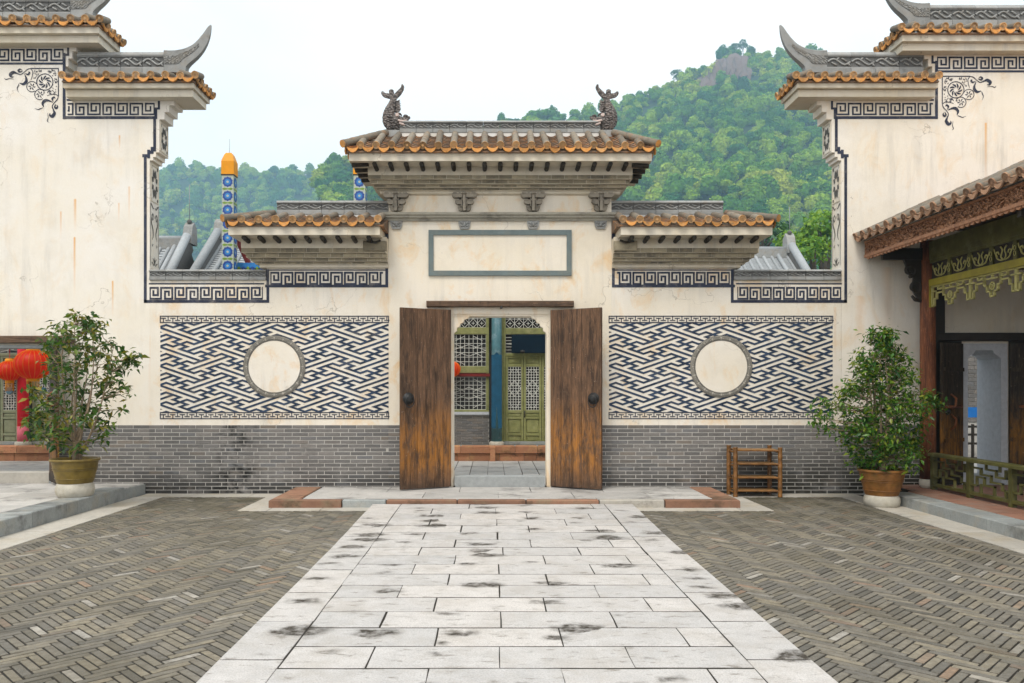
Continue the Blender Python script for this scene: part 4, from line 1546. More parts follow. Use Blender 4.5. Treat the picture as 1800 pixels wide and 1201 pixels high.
def gable_wall(s):
    lab = ('tall cream gable wall at the left edge with stepped upswept roofs and a doorway' if s < 0 else
           'tall cream gable wall at the right with stepped upswept roofs, behind the pavilion')
    w = thing('gable_wall', (-7.0 if s < 0 else 6.9, 0, 0), lab, 'wall', 'stepped gable walls')
    pm = 'plaster_left' if s < 0 else 'plaster_right'
    # picture columns are those of the left wall; the right wall is its mirror image, its upper step a little lower and further out
    def mx(x, up=False):
        return x if s < 0 else (-0.146 - x + (0.155 if up else 0))
    def mz(z, up=False):
        return z if s < 0 or not up else z - 0.125
    def XZ(px, py, up=False):
        return (mx(PX(px), up), mz(PZ(py), up))
    far = -13.0
    door = (-8.42, -7.17, 2.36) if s < 0 else (7.37, 8.10, 2.38)
    # wall outline above the door head, as one stepped sheet
    zd = door[2]
    pts = [(263, None), (263, 282), (269, 282), (269, 276), (274, 276), (274, 268), (280, 268), (280, 210), (289, 210), (289, 197), (297, 197), (297, 185), (306, 185), (306, 168)]
    poly = [(mx(PX(a)), zd if b is None else PZ(b)) for a, b in pts]
    poly += [XZ(a, b, True) for a, b in ((113, 155), (113, 117), (120, 117), (120, 103), (127, 103), (127, 90), (134, 90), (134, 70))]
    poly[-8] = (poly[-8][0], PZ(168))
    xf = far if s < 0 else 13.0
    poly += [(xf, mz(PZ(70), True)), (xf, zd)]
    m = MB()
    m.prism(poly, 0, TH)
    xin = mx(PX(263))
    for a, b in ((door[1], xin), (xf, door[0])) if s < 0 else ((xin, door[0]), (door[1], xf)):
        m.box(min(a, b), max(a, b), 0, TH, 0, zd)
    m.build('wall', pm, w)
    if s < 0:
        plinth(w, door[1] + 0.06, xin, PLZ, seed=41)
    else:
        plinth(w, xin, 7.0, PLZ, seed=42)

    # eave cornices, tiles and ridges of the two steps
    for st in (0, 1):
        up = bool(st)
        X = lambda x: mx(x, up)
        if st == 0:
            xr_f, xl = -4.80, -6.84
            zt, zf0, zf1, zs0, zs1 = 6.562, 6.389, 6.491, 6.275, 6.383
            rx0, rx1, rzb, rzt = -6.76, -5.373, 6.70, 7.07
            if s > 0:
                xl -= 0.155
                rx0 -= 0.155
        else:
            xr_f, xl = -6.285, -12.9
            zt, zf0, zf1, zs0, zs1 = 7.44, 7.243, 7.381, 7.127, 7.24
            rx0, rx1, rzb, rzt = -12.6, -6.86, 7.58, 7.95
        Z = lambda z: mz(z, up)
        def bx(name, mat, a, b, y0, y1, z0, z1):
            a, b = sorted((X(a), X(b)))
            MB().box(a, b, y0, y1, Z(z0), Z(z1)).build(name, mat, w)
        bx('cornice', 'plaster_trim', xl, xr_f - 0.04, -0.19, TH + 0.05, zs0, zs1)
        bx('cornice', 'plaster_trim', xl, xr_f, -0.265, TH + 0.10, zf0, zf1)
        # tiles along the front and round the free end
        ye = -0.33
        yr_ = 0.0
        zr_ = zt + 0.10
        sl = math.atan2(zr_ - zt, yr_ - ye)
        Lf = lambda t: 0.35
        xa, xb = sorted((X(xl + 0.02), X(xr_f + 0.05)))
        if st == 1:                       # leave out what lies far beyond the frame
            if s < 0:
                xa = -9.4
            else:
                xb = 9.4
        tile_row(w, (xa, ye, Z(zt)), (xb, ye, Z(zt)), 0, sl, Lf, 0.222, seed=50 + st)
        xe = X(xr_f + 0.05)
        pa, pb = Vector((xe, TH + 0.14, Z(zt) - 0.01)), Vector((xe, ye + 0.10, Z(zt) - 0.01))
        hd = R(90)
        if s > 0:
            pa, pb = pb, pa
            hd = R(-90)
        tile_row(w, pa, pb, hd, R(20), lambda t: 0.3, 0.17, seed=60 + st, r=0.050)
        a, b = sorted((X(xl), X(xr_f + 0.02)))
        deck(w, a, b, -0.30, TH + 0.10, Z(zt), a + (0.3 if s > 0 else 0), b - (0.3 if s < 0 else 0), 0.08, Z(zr_ + 0.05), dz=-0.055)
        a, b = sorted((X(rx0), X(rx1)))
        if st == 1:
            if s < 0:
                a = -9.4
            else:
                b = 9.4
        ridge_run(w, a, b, 0.0, 0.16, Z(rzb), Z(rzt), 0.36, foot=Z(zr_ - 0.06))
        # upswept horn closing the ridge
        ox = PX(322)
        up_e = [(288, 91), (300, 91), (312, 89.5), (325, 86), (340, 78), (350, 67.5), (358, 56), (363.5, 46), (367.5, 41)]
        lo_e = [(288, 127), (322, 127), (326, 117), (333, 109), (344, 99.5), (354, 88), (362, 74), (367, 58), (369, 42)]
        ue = smooth_pts([(PX(a) - ox, PZ(b)) for a, b in up_e], 3)
        le = smooth_pts([(PX(a) - ox, PZ(b)) for a, b in lo_e], 3)
        dxs = rx1 - (PX(288) - ox)
        dzs = rzt - PZ(91)
        vs = []
        n = len(ue)
        for i in range(n):
            t = i / (n - 1)
            hw = 0.080 * (1 - t) ** 0.8 + 0.007
            for (px_, pz_), y in ((ue[i], 0.08 - hw), (le[i], 0.08 - hw * 0.9), (le[i], 0.08 + hw * 0.9), (ue[i], 0.08 + hw)):
                vs.append((X(px_ + dxs), y, Z(pz_ + dzs)))
        fs = []
        for i in range(n - 1):
            for q in range(4):
                q2 = (q + 1) % 4
                fs.append((i * 4 + q, i * 4 + q2, (i + 1) * 4 + q2, (i + 1) * 4 + q))
        fs += [(0, 1, 2, 3), tuple((n - 1) * 4 + q for q in (3, 2, 1, 0))]
        MB().add(vs, fs).build('horn', 'ridge_grey', w)
        # rounded bead along the horn's upper edge, carved field on its cheek
        m = MB()
        m.sweep([(X(p_[0] + dxs), 0.08, Z(p_[1] + dzs) + 0.004) for p_ in ue], [0.086 * (1 - i / (n - 1)) ** 0.9 + 0.007 for i in range(n)], 8, flat_=(Vector((0, 0, 1)), 0.35))
        m.build('horn_cap', 'ridge_grey', w)
        vs, fs = [], []
        kk = int(n * 0.62)
        for i in range(kk):
            t = i / (n - 1)
            hw = 0.080 * (1 - t) ** 0.8 + 0.007
            c_ = ue[i].lerp(le[i], 0.20)
            d_ = ue[i].lerp(le[i], 0.62 - 0.3 * t)
            vs += [(X(c_[0] + dxs), 0.08 - hw - 0.004, Z(c_[1] + dzs)), (X(d_[0] + dxs), 0.08 - hw - 0.004, Z(d_[1] + dzs))]
        fs = [(2 * i, 2 * i + 1, 2 * i + 3, 2 * i + 2) for i in range(kk - 1)]
        MB().add(vs, fs).build('horn_relief', 'carved_grey', w)

    # painted lines and key frets
    p = Paint()
    lw = 0.046
    q = lambda l, up=False: [XZ(a, b, up) for a, b in l]
    p.line(q([(255.5, 530), (255.5, 275)]), lw)
    p.line(q([(253, 274), (260, 274)]), 0.05)
    p.line(q([(261.5, 276), (261.5, 266)]), lw)
    p.line(q([(262, 268), (267, 268)]), 0.05)
    p.line(q([(267.5, 268), (267.5, 261)]), lw)
    p.line(q([(272, 264), (272, 207)]), lw)
    xl_ = XZ(113, 0, True)[0]
    p.line([(XZ(272, 0)[0], PZ(207)), (xl_, PZ(207)), (xl_, mz(PZ(96), True))], lw)
    p.line(q([(274, 207), (274, 193)]), lw)
    p.line(q([(274, 191), (279.5, 191), (279.5, 177)]), 0.034)
    p.line([(XZ(286, 0)[0], PZ(176)), (XZ(119, 0, True)[0], PZ(176))], 0.030)
    p.line(q([(113, 96.5), (120, 96.5), (120, 82)], True), 0.034)
    p.line(q([(126, 81), (-220, 81)], True), 0.032)
    p.line(q([(113, 112), (-220, 112)], True), 0.032)
    p.mb.build('painted_border', 'paint_navy', w)
    p = Paint(-0.0035)
    a, b = sorted((XZ(272, 0)[0], XZ(119, 0, True)[0]))
    meander(p, a, b, PZ(202), PZ(182), 3.2 if s < 0 else 3.55, 0.026, mirror=s < 0)
    a, b = sorted((XZ(112, 0, True)[0], XZ(-220, 0, True)[0]))
    meander(p, a, b, mz(PZ(107), True), mz(PZ(87), True), 6.9, 0.027, mirror=s < 0)
    p.mb.build('painted_meander', 'paint_navy', w)

    # fan ornament in the corner below the upper fret (drawn in units of the 8x enlargement)
    p = Paint(-0.004)
    T = lambda x, y: XZ(x / 8.0, 70 + y / 8.0, True)
    f = 1 / 880.0
    p.line([T(440, 405), T(822, 405), T(822, 785)], 0.015)
    c = T(632, 595)
    p.ring(c, 108 * f, 120 * f, 36)
    for i in range(9):
        a = 2 * math.pi * i / 9
        pp = []
        for t in np.linspace(0, 1, 6):
            r_ = (28 + 62 * t) * f
            aa = a + 0.75 * t * s
            pp.append((c[0] + r_ * math.cos(aa), c[1] + r_ * math.sin(aa)))
        p.brush(pp, [0.003, 0.015, 0.024, 0.026, 0.02, 0.008])
    rr = random.Random(3)
    for i in range(64):
        while True:
            x_, y_ = rr.uniform(480, 806), rr.uniform(420, 770)
            d = math.hypot(x_ - 632, y_ - 595)
            if d > 135 and (x_ - 480) + (770 - y_) > 150 and not (x_ < 560 and y_ > 600):
                break
        a = rr.uniform(0, 3.14)
        l = rr.uniform(8, 17)
        p.brush([T(x_ - l * math.cos(a), y_ - l * math.sin(a)), T(x_, y_ + 3), T(x_ + l * math.cos(a), y_ + l * math.sin(a))], [0.004, 0.014, 0.004])
    for cx_, cy_ in ((450, 660), (562, 770)):
        p.ring(T(cx_, cy_), 68 * f, 78 * f, 20, *((0.5, 5.3) if s < 0 else (-2.2, 2.7)))
        for i in range(6):
            a = i * 1.05
            p.brush([T(cx_ + 12 * math.cos(a), cy_ + 12 * math.sin(a)), T(cx_ + 34 * math.cos(a + .2), cy_ + 34 * math.sin(a + .2)), T(cx_ + 52 * math.cos(a), cy_ + 52 * math.sin(a))], [0.005, 0.02, 0.004])
    sc = lambda pts, ws: scroll(p, pts, [v * f for v in ws], T)
    for sw in (False, True):
        S = (lambda x, y: (x, y)) if not sw else (lambda x, y: (822 - (y - 405), 405 + (822 - x)))
        z = lambda l: [S(*v) for v in l]
        sc(z([(430, 405), (385, 420), (340, 460), (290, 490), (230, 470), (190, 460), (150, 490), (165, 525), (195, 520)]), [8, 14, 10, 12, 22, 44, 50, 24, 6])
        sc(z([(65, 540), (85, 560), (130, 548), (195, 555)]), [4, 12, 9, 4])
        sc(z([(345, 480), (370, 540), (370, 590), (330, 625), (275, 610)]), [6, 26, 44, 36, 6])
        sc(z([(270, 620), (255, 660), (245, 690), (262, 740)]), [8, 14, 10, 3])
        sc(z([(320, 440), (280, 455), (262, 435), (285, 415), (310, 428)]), [8, 24, 30, 20, 6])
        sc(z([(355, 475), (395, 490), (418, 465), (400, 450)]), [6, 28, 24, 8])
        sc(z([(430, 405), (462, 450), (455, 510), (440, 565)]), [9, 10, 9, 7])
    p.mb.build('painted_fan', 'paint_navy', w)

    # carved panels on the inner reveals of the wall end
    sg = 1 if s < 0 else -1
    def reveal(xf_, z0, z1, name):
        X0 = mx(xf_)
        y0, y1 = 0.035, TH - 0.035
        m = MB()
        fr = 0.018
        for (a, b, c_, d) in ((y0, y1, z0, z0 + fr), (y0, y1, z1 - fr, z1), (y0, y0 + fr, z0 + fr, z1 - fr), (y1 - fr, y1, z0 + fr, z1 - fr)):
            xa, xb = sorted((X0, X0 + sg * 0.012))
            m.box(xa, xb, a, b, c_, d)
        m.build(name + '_frame', 'plaster_trim', w)
        m = MB()
        yc, zc_ = (y0 + y1) / 2, (z0 + z1) / 2
        hh, ww = (z1 - z0) / 2 - 0.03, (y1 - y0) / 2 - 0.02
        for a in range(8):
            ang = a * math.pi / 4 + math.pi / 8
            ey, ez = math.cos(ang) * ww * 0.95, math.sin(ang) * hh * 0.95
            px_, pz_ = -math.sin(ang) * 0.05, math.cos(ang) * 0.05
            x_ = X0 + sg * (0.006 + 0.0004 * a)
            m.poly([(x_, yc + ey * 0.35, zc_ + ez * 0.35), (x_, yc + ey * 0.6 + px_, zc_ + ez * 0.6 + pz_), (x_, yc + ey, zc_ + ez), (x_, yc + ey * 0.6 - px_, zc_ + ez * 0.6 - pz_)])
        for yy in (y0 + 0.03, y1 - 0.03):
            for zz in (z0 + 0.04, z1 - 0.04):
                x_ = X0 + sg * 0.0055
                m.poly([(x_, yy - 0.02, zz - 0.03), (x_, yy + 0.02, zz - 0.03), (x_, yy + 0.02, zz + 0.03), (x_, yy - 0.02, zz + 0.03)])
        m.build(name, 'paint_grey', w)
    reveal(PX(280), PZ(265), PZ(213), 'carved_panel')
    reveal(PX(263), PZ(352), PZ(286), 'carved_panel')
    # ink scroll below the lower panel
    X0 = mx(PX(263)) + sg * 0.004
    p = Paint(0.0)
    zb, zt = PZ(466), PZ(356)
    H = zt - zb
    for mir in (-1, 1):
        T2 = lambda a, b: (0.18 + mir * a, zb + H * b)
        for pts, ws in (([(0.15, 1.0), (0.10, 0.97), (0.06, 0.93), (0.02, 0.95)], [.02, .03, .02, .01]),
                        ([(0.02, 0.78), (0.06, 0.84), (0.10, 0.80), (0.07, 0.74), (0.04, 0.78)], [.012, .022, .026, .02, .01]),
                        ([(0.10, 0.80), (0.12, 0.70), (0.07, 0.60), (0.05, 0.50), (0.09, 0.42)], [.012, .025, .032, .024, .008]),
                        ([(0.05, 0.36), (0.08, 0.32), (0.10, 0.35)], [.008, .016, .008]),
                        ([(0.15, 0.0), (0.15, 1.0)], [.010, .010]),
                        ([(0.0, 0.02), (0.03, 0.09), (0.08, 0.13)], [.02, .02, .006]),
                        ([(0.03, 0.01), (0.08, 0.05), (0.12, 0.06)], [.02, .02, .006]),
                        ([(0.0, 0.02), (0.01, 0.15)], [.03, .004])):
            q_ = smooth_pts(pts, 4)
            ws_ = list(np.interp(np.linspace(0, 1, len(q_)), np.linspace(0, 1, len(ws)), ws))
            p.brush([T2(v[0], v[1]) for v in q_], ws_)
    p.mb.v = [(X0 + sg * (-y), x, z) for x, y, z in p.mb.v]
    p.mb.build('painted_scroll', 'paint_grey', w)

    # doorway: stone frame, timber head, leaves
    d0, d1, dz = door
    m = MB()
    zb = 0.19 if s < 0 else 0.155
    tk = 0.03 if s < 0 else 0.10
    dp = 0.36 if s < 0 else 0.62
    for a, b in ((d0, d0 + tk), (d1 - tk, d1)):
        m.box(a, b, -0.012, dp, zb - .1, dz + 0.02)
    m.box(d0 + tk, d1 - tk, -0.012, dp, dz - (0.03 if s < 0 else 0.09), dz + 0.02)
    for a, sgn in ((d0 + tk, 1), (d1 - tk, -1)) if s > 0 else ():
        m.prism([(a, dz - 0.09), (a + sgn * 0.13, dz - 0.09), (a + sgn * 0.10, dz - 0.14), (a + sgn * 0.03, dz - 0.19), (a, dz - 0.22)], 0.0, 0.60)
    m.build('door_frame', 'granite_pale' if s > 0 else 'granite', w)
    block(w, 'door_sill', d0 + tk, d1 - tk, -0.02, 0.25, 0.0, zb + 0.15, 'granite' if s > 0 else 'slab_pale', 0.006)
    if s < 0:
        m = MB().cbox(d0 - 0.3, d1 + 0.38, -0.10, 0.0, PZ(604), PZ(591), 0.012, axis='y')
        m.build('head_beam', 'beam_wood', w)
        m = MB().cbox(d0 - 0.1, d1 + 0.02, -0.05, 0.0, dz + 0.025, PZ(604) - .002, 0.008, axis='y')
        m.build('head_board', 'plaster_trim', w)
    else:
        m = MB().cbox(d0 - 0.5, d1 + 0.7, -0.13, 0.0, PZ(600), PZ(586), 0.012, axis='y')
        m.build('head_beam', 'dark_wood', w)
    def dleaf(hx, ang, wd, h, mat, ring):
        lf = bpy.data.objects.new('door_leaf', None)
        link(lf, w, (hx, -0.03, zb + 0.02))
        lf.rotation_euler = (0, 0, ang)
        n = 4
        for i in range(n):
            mm = MB().cbox(wd * i / n + .001, wd * (i + 1) / n - .001, -0.025, 0.025, 0, h, 0.003, axis='y')
            mm.build('plank', mat, lf, (0, 0, 0), local=True)
        sd = ring
        for zz in (h * 0.30, h * 0.80):
            mm = MB().box(0.02, wd - 0.02, 0.026 * sd if sd > 0 else -0.055, 0.055 if sd > 0 else -0.026, zz, zz + 0.06)
            mm.build('ledge', mat, lf, (0, 0, 0), local=True)
        mm = MB()
        for zz in (0.98, 1.30):
            mm.sweep([(wd * .62, sd * .03, zz - .12), (wd * .58, sd * .09, zz - .06), (wd * .58, sd * .10, zz + .05), (wd * .62, sd * .03, zz + .12)], .018, 6)
        mm.sweep([(wd * .2, sd * .06, 1.22), (wd * .95, sd * .06, 1.22)], .026, 6)
        mm.build('latch', 'column_wood', lf, (0, 0, 0), local=True)
        mm = MB().lathe([(0.06, 0), (0.058, 0.01), (0.035, 0.035), (0.01, 0.045)], n=14)
        mm.v = [(x + wd - .12, sd * (z + .025), y + 1.15) for x, y, z in mm.v]
        mm.build('knob', 'iron', lf, (0, 0, 0), local=True)
    if s < 0:
        dleaf(d1 + 0.01, R(-52), 0.56, 2.25, 'door_wood_dark', -1)
    else:
        dleaf(d0 - 0.01, R(-150), 0.56, 2.22, 'door_wood_dark', 1)
        dleaf(d1 + 0.02, R(-25), 0.60, 2.22, 'door_wood_dark', -1)
    return w

gable_wall(-1)
gw_right = gable_wall(1)

# ------------------------------------------------------------------ side terraces
terr = MB().box(-14, -5.68, -12, -0.76, -0.2, 0.17).build('terrace_left', 'soil')
tag(terr, 'raised stone terrace along the left side', kind='structure')
y = -0.76
i = 0
while y > -11:
    l = (1.35, 1.05, 1.4)[i % 3]
    block(terr, 'kerb_stone', -5.98, -5.65, y - l + 0.006, y, -0.05, 0.196, 'curb', 0.012)
    y -= l
    i += 1
yb = -0.77
rr = random.Random(8)
MB().box(-14, -5.66, -0.76, -0.015, -0.2, 0.155).build('step_fill', 'curb', terr)
while yb > -7:
    x = -6.0
    l = 0.6
    while x > -10:
        ll = rr.uniform(0.7, 1.0)
        slab(terr, x - ll, x, yb - l, yb, 0.192, 'slab_inner', gap=0.004)
        x -= ll
    yb -= l
x = -5.68
while x > -10:
    slab(terr, x - 0.9, x, -0.755, -0.02, 0.168, 'slab_inner', gap=0.004)
    x -= 0.9

ter2 = MB().box(5.73, 14, -12, -0.95, -0.2, 0.125).build('terrace_right', 'soil')
tag(ter2, 'raised floor of the pavilion with grey kerb and red tiles', kind='structure')
MB().box(6.25, 14, -0.95, -0.015, -0.2, 0.125).build('terrace_fill', 'soil', ter2)
y = -0.95
i = 0
while y > -11:
    l = (1.15, 1.25, 0.95)[i % 3]
    block(ter2, 'kerb_stone', 5.70, 6.05, y - l + 0.006, y, -0.05, 0.150, 'curb', 0.012)
    y -= l
    i += 1
for ix in range(9):
    for iy in range(15):
        xa, ya = 6.06 + ix * 0.42, -0.02 - (iy + 1) * 0.42
        if iy < 2 and ix == 0:
            xa2 = 6.26
        else:
            xa2 = xa
        slab(ter2, xa2, xa + 0.42, ya, ya + 0.42, 0.148, 'red_tile', gap=0.004)

# ------------------------------------------------------------------ open pavilion on the right
def pav_mesh(me, cache={}):
    if me.name not in cache:
        c = me.copy()
        for i, m_ in enumerate(c.materials):
            if m_.name in ('tile_orange', 'tile_disc'):
                c.materials[i] = MATS['tile_brown']
        cache[me.name] = c
        cache[c.name] = c
    return cache[me.name]

pav = thing('pavilion', (7.5, -3.5, 0.15), 'open timber pavilion at the right edge with carved eaves board', 'pavilion')
PY0, PY1 = -0.04, -7.2           # along the court
EX, EZ = 5.66, 4.10              # tile ends
slp = R(24)
tile_row(pav, (EX, PY1, EZ), (EX, PY0, EZ), R(-90), slp, lambda t: 1.2, 0.235, seed=77)
for o in pav.children:
    if o.name.startswith(('cover_tile', 'drip_tile')):
        o.data = pav_mesh(o.data)
MB().prism([(EX + 0.04, EZ - 0.09), (EX + 0.04, EZ - 0.06), (EX + 3.4, EZ - 0.06 + 3.36 * math.tan(slp)), (EX + 6.4, EZ - 0.06 + 0.8), (EX + 6.4, EZ - 0.2), (EX + 3.4, EZ - 0.16 + 3.36 * math.tan(slp))], PY1, PY0).build('roof_deck', 'tile_pan', pav)
MB().box(EX + 1.0, EX + 6.4, PY1, PY0, EZ + 0.10, EZ + 0.16).build('ceiling', 'dark_wood', pav)
# carved eaves board with a scalloped lower edge
bxx = 5.80
bz0, bz1 = 3.76, 4.02
MB().box(bxx, bxx + 0.05, PY1, PY0 - 0.02, bz0, bz1).build('eaves_board', 'carved_red', pav)
MB().box(bxx - 0.012, bxx, PY1, PY0 - 0.02, bz0, bz0 + 0.045).build('board_bead', 'carved_board', pav)
MB().box(bxx - 0.008, bxx, PY1, PY0 - 0.02, bz1 - 0.03, bz1).build('board_bead', 'carved_board', pav)
m = MB()
y = PY0 - 0.06
while y > PY1 + 0.1:
    m.prism([(y, bz0), (y - 0.10, bz0), (y - 0.088, bz0 - 0.022), (y - 0.05, bz0 - 0.038), (y - 0.012, bz0 - 0.022)], bxx + 0.004, bxx + 0.03, plane='yz')
    y -= 0.105
tag(m.build('scallop', 'carved_board', pav), kind='stuff')
# raised leaf and scroll relief on the board, big enough to catch the light
m = MB()
rr = random.Random(21)
y = PY0 - 0.1
while y > PY1 + 0.2:
    for q in range(3):
        z = rr.uniform(bz0 + 0.07, bz1 - 0.05)
        a = rr.uniform(-0.9, 0.9)
        l = rr.uniform(0.03, 0.065)
        m.sweep([(bxx, y - l * math.cos(a), z - l * math.sin(a)), (bxx - 0.022, y, z + 0.01), (bxx, y + l * math.cos(a), z + l * math.sin(a))], [0.006, 0.018, 0.006], 5)
    y -= 0.085
tag(m.build('board_relief', 'carved_red', pav), kind='stuff')

# columns on stone drums
COLX = 6.58
for yc in (-0.47, -3.55, -6.6):
    m = MB().lathe([(0.085, 0.0), (0.118, 0.03), (0.125, 0.07), (0.118, 0.12), (0.10, 0.145)], (COLX, yc, 0.15), 24)
    m.build('column_base', 'drum_stone', pav)
    m = MB().sweep([(COLX, yc, 0.29), (COLX + .003, yc, 1.4), (COLX, yc, 2.6), (COLX, yc, 3.95)], [0.114, 0.113, 0.110, 0.106], 20)
    m.build('column', 'column_wood', pav)
    # scrolled bracket arm towards the eaves
    m = MB()
    zc_ = 3.72
    m.box(bxx + 0.06, COLX, yc - 0.035, yc + 0.035, zc_ - 0.06, zc_ + 0.12)
    for cx_, cz_, r_ in ((6.30, 3.50, 0.095), (6.38, 3.24, 0.095)):
        m.sweep([(cx_ + r_ * (1 - t * 0.62) * math.cos(4.6 + t * 7.5), yc, cz_ + r_ * (1 - t * 0.62) * math.sin(4.6 + t * 7.5)) for t in np.linspace(0, 1, 22)], [0.03] * 16 + [0.028, 0.026, 0.024, 0.022, 0.02, 0.018], 8)
    m.prism([(6.44, 3.66), (6.20, 3.66), (6.24, 3.55), (6.35, 3.42), (6.33, 3.2), (6.42, 3.06), (6.47, 3.03), (6.47, 3.66)], yc - 0.02, yc + 0.02)
    m.sweep([(6.47, yc, 3.03), (6.38, yc, 3.05), (6.33, yc, 3.11)], [0.028, 0.03, 0.02], 8)
    m.build('bracket_arm', 'dark_wood', pav)

# beams and pierced friezes between the columns
FX = COLX
for ya, yb in ((-0.59, -3.43), (-3.67, -6.48)):
    za, zb = 3.34, 3.64
    MB().box(FX - 0.05, FX + 0.05, yb, ya, zb, 3.92).build('top_beam', 'olive_wood', pav)
    # pierced panel: dark backing, scroll rosettes, posts
    MB().box(FX - 0.005, FX + 0.02, yb, ya, za, zb).build('frieze_back', 'dark_wood', pav)
    MB().box(FX - 0.055, FX + 0.05, yb, ya, za - 0.10, za).build('frieze_rail', 'mustard_wood', pav)
    MB().box(FX - 0.04, FX + 0.03, yb, ya, zb - 0.05, zb).build('frieze_rail', 'olive_wood', pav)
    n = 6
    st = (ya - yb) / n
    m, m2 = MB(), MB()
    for i in range(n):
        y0_ = yb + st * i
        m = MB()
        MB().box(FX - 0.03, FX - 0.006, y0_ - 0.035, y0_ + 0.035, za, zb - 0.05).build('frieze_post', 'olive_wood', pav)
        yc, zc_ = y0_ + st / 2, (za + zb) / 2 - 0.03
        for sg in (-1, 1):
            m.sweep(smooth_pts([(FX - .018, yc, zc_ - 0.085), (FX - .018, yc + sg * .05, zc_ - .03), (FX - .018, yc + sg * .02, zc_ + .05), (FX - .018, yc + sg * .06, zc_ + .10)], 3), 0.011, 5)
            m.sweep(smooth_pts([(FX - .018, yc + sg * .02, zc_ - 0.085), (FX - .018, yc + sg * .11, zc_ - .06), (FX - .018, yc + sg * .15, zc_ + .02), (FX - .018, yc + sg * .11, zc_ + .04), (FX - .018, yc + sg * .09, zc_)], 3), 0.011, 5)
            m.sweep(smooth_pts([(FX - .018, yc + sg * .12, zc_ - 0.02), (FX - .018, yc + sg * .17, zc_ + .03), (FX - .018, yc + sg * .19, zc_ + .09)], 3), 0.009, 5)
        for sg in (-1, 1):
            m.sweep([(FX - .034, y0_ + .022 * math.cos(t), zc_ + sg * .035 + .03 * math.sin(t)) for t in np.linspace(0, 6.283, 10)], 0.006, 4, caps=False)
        m.build('frieze_scroll', 'mustard_pale', pav)
    # hanging key-fret valance
    m = MB()
    zt = za - 0.10
    bar = lambda y0_, z0_, y1_, z1_: m.box(FX - .022, FX + .010, min(y0_, y1_) - .011, max(y0_, y1_) + .011, min(z0_, z1_) - .011, max(z0_, z1_) + .011)
    bar(yb, zt - .012, ya, zt - .012)
    nn = 3
    s3 = (ya - yb) / nn
    for i in range(nn):
        y0_ = yb + s3 * i
        y1_ = y0_ + s3
        yc = (y0_ + y1_) / 2
        zl = zt - 0.115
        for sg, ye in ((1, y0_), (-1, y1_)):
            bar(ye + sg * .01, zt, ye + sg * .01, zt - 0.30)
            bar(ye + sg * .01, zt - .30, ye + sg * .07, zt - .30)
            bar(ye + sg * .07, zt - .30, ye + sg * .07, zt - .20)
            bar(ye + sg * .07, zt - .20, ye + sg * .13, zt - .20)
            bar(ye + sg * .13, zt - .20, ye + sg * .13, zl)
            bar(ye + sg * .01, zl + .03, ye + sg * .09, zl + .03)
            bar(ye + sg * .13, zl, yc - sg * .17, zl)
            bar(ye + sg * .17, zt, ye + sg * .17, zl + .05)
            bar(ye + sg * .17, zl + .05, ye + sg * .30, zl + .05)
            bar(ye + sg * .25, zt - .05, ye + sg * .30, zt - .05)
            bar(ye + sg * .30, zt, ye + sg * .30, zl)
            bar(yc - sg * .17, zt, yc - sg * .17, zl - .05)
            bar(yc - sg * .17, zl - .05, yc - sg * .11, zl - .05)
            bar(yc - sg * .11, zl - .05, yc - sg * .11, zl - .13)
            bar(yc - sg * .11, zl - .13, yc - sg * .04, zl - .13)
            bar(yc - sg * .04, zl - .13, yc - sg * .04, zl - .20)
        bar(yc - .04, zl - .20, yc + .04, zl - .20)
        bar(yc - .11, zl + .04, yc + .11, zl + .04)
        bar(yc, zt, yc, zl + .04)
        m.sweep([(FX - .012, yc + .05 * math.cos(t), zl - .06 + .05 * math.sin(t)) for t in np.linspace(0, 6.283, 13)], 0.012, 5, caps=False)
        m.sweep([(FX - .012, yc + .02 * math.cos(t), zl - .06 + .02 * math.sin(t)) for t in np.linspace(0, 6.283, 9)], 0.009, 5, caps=False)
    m.build('valance', 'mustard_pale', pav)
    MB().box(FX - .04, FX + .03, ya - .005, ya + .09, 2.92, zt + .1).build('valance_post', 'mustard_wood', pav)

# what closes the pavilion behind
MB().box(10.9, 11.05, PY1, -0.02, 0.15, 4.2).build('back_wall', 'dark_wood', pav)
MB().box(6.93, 7.36, -0.03, -0.004, 0.15, 2.55).build('wall_boarding', 'dark_wood', gw_right)
MB().box(8.12, 8.55, -0.03, -0.004, 0.15, 2.55).build('wall_boarding', 'dark_wood', gw_right)
for a, b, c_, d in ((6.9, 8.55, 3.58, 3.95), (6.9, 7.06, 2.56, 3.58), (8.40, 8.55, 2.56, 3.58)):
    MB().box(a, b, -0.09, -0.004, c_, d).build('panel_timber', 'dark_wood', gw_right)
MB().box(6.72, 6.92, -0.14, -0.004, 0.15, 3.95).build('wall_post', 'dark_wood', gw_right)
MB().box(8.75, 9.0, -0.30, -0.05, 0.15, 3.95).build('wall_post', 'column_wood', gw_right)
MB().box(8.56, 10.9, -0.05, -0.004, 0.15, 3.95).build('wall_boarding', 'dark_wood', gw_right)
m = MB()
m.prism([(7.06, 2.56), (8.40, 2.56), (8.40, 3.40), (8.30, 3.52), (8.16, 3.58), (7.06, 3.58)], -0.03, -0.004)
m.build('plaster_panel', 'plaster_trim', gw_right)

# the eaves run very slightly away from the court towards the camera
_piv, _th = Vector((5.66, 0, 0)), R(1.5)
_l = Vector(pav.location) - _piv
pav.location = _piv + Vector((_l.x * math.cos(_th) - _l.y * math.sin(_th), _l.x * math.sin(_th) + _l.y * math.cos(_th), _l.z))
pav.rotation_euler = (0, 0, _th)

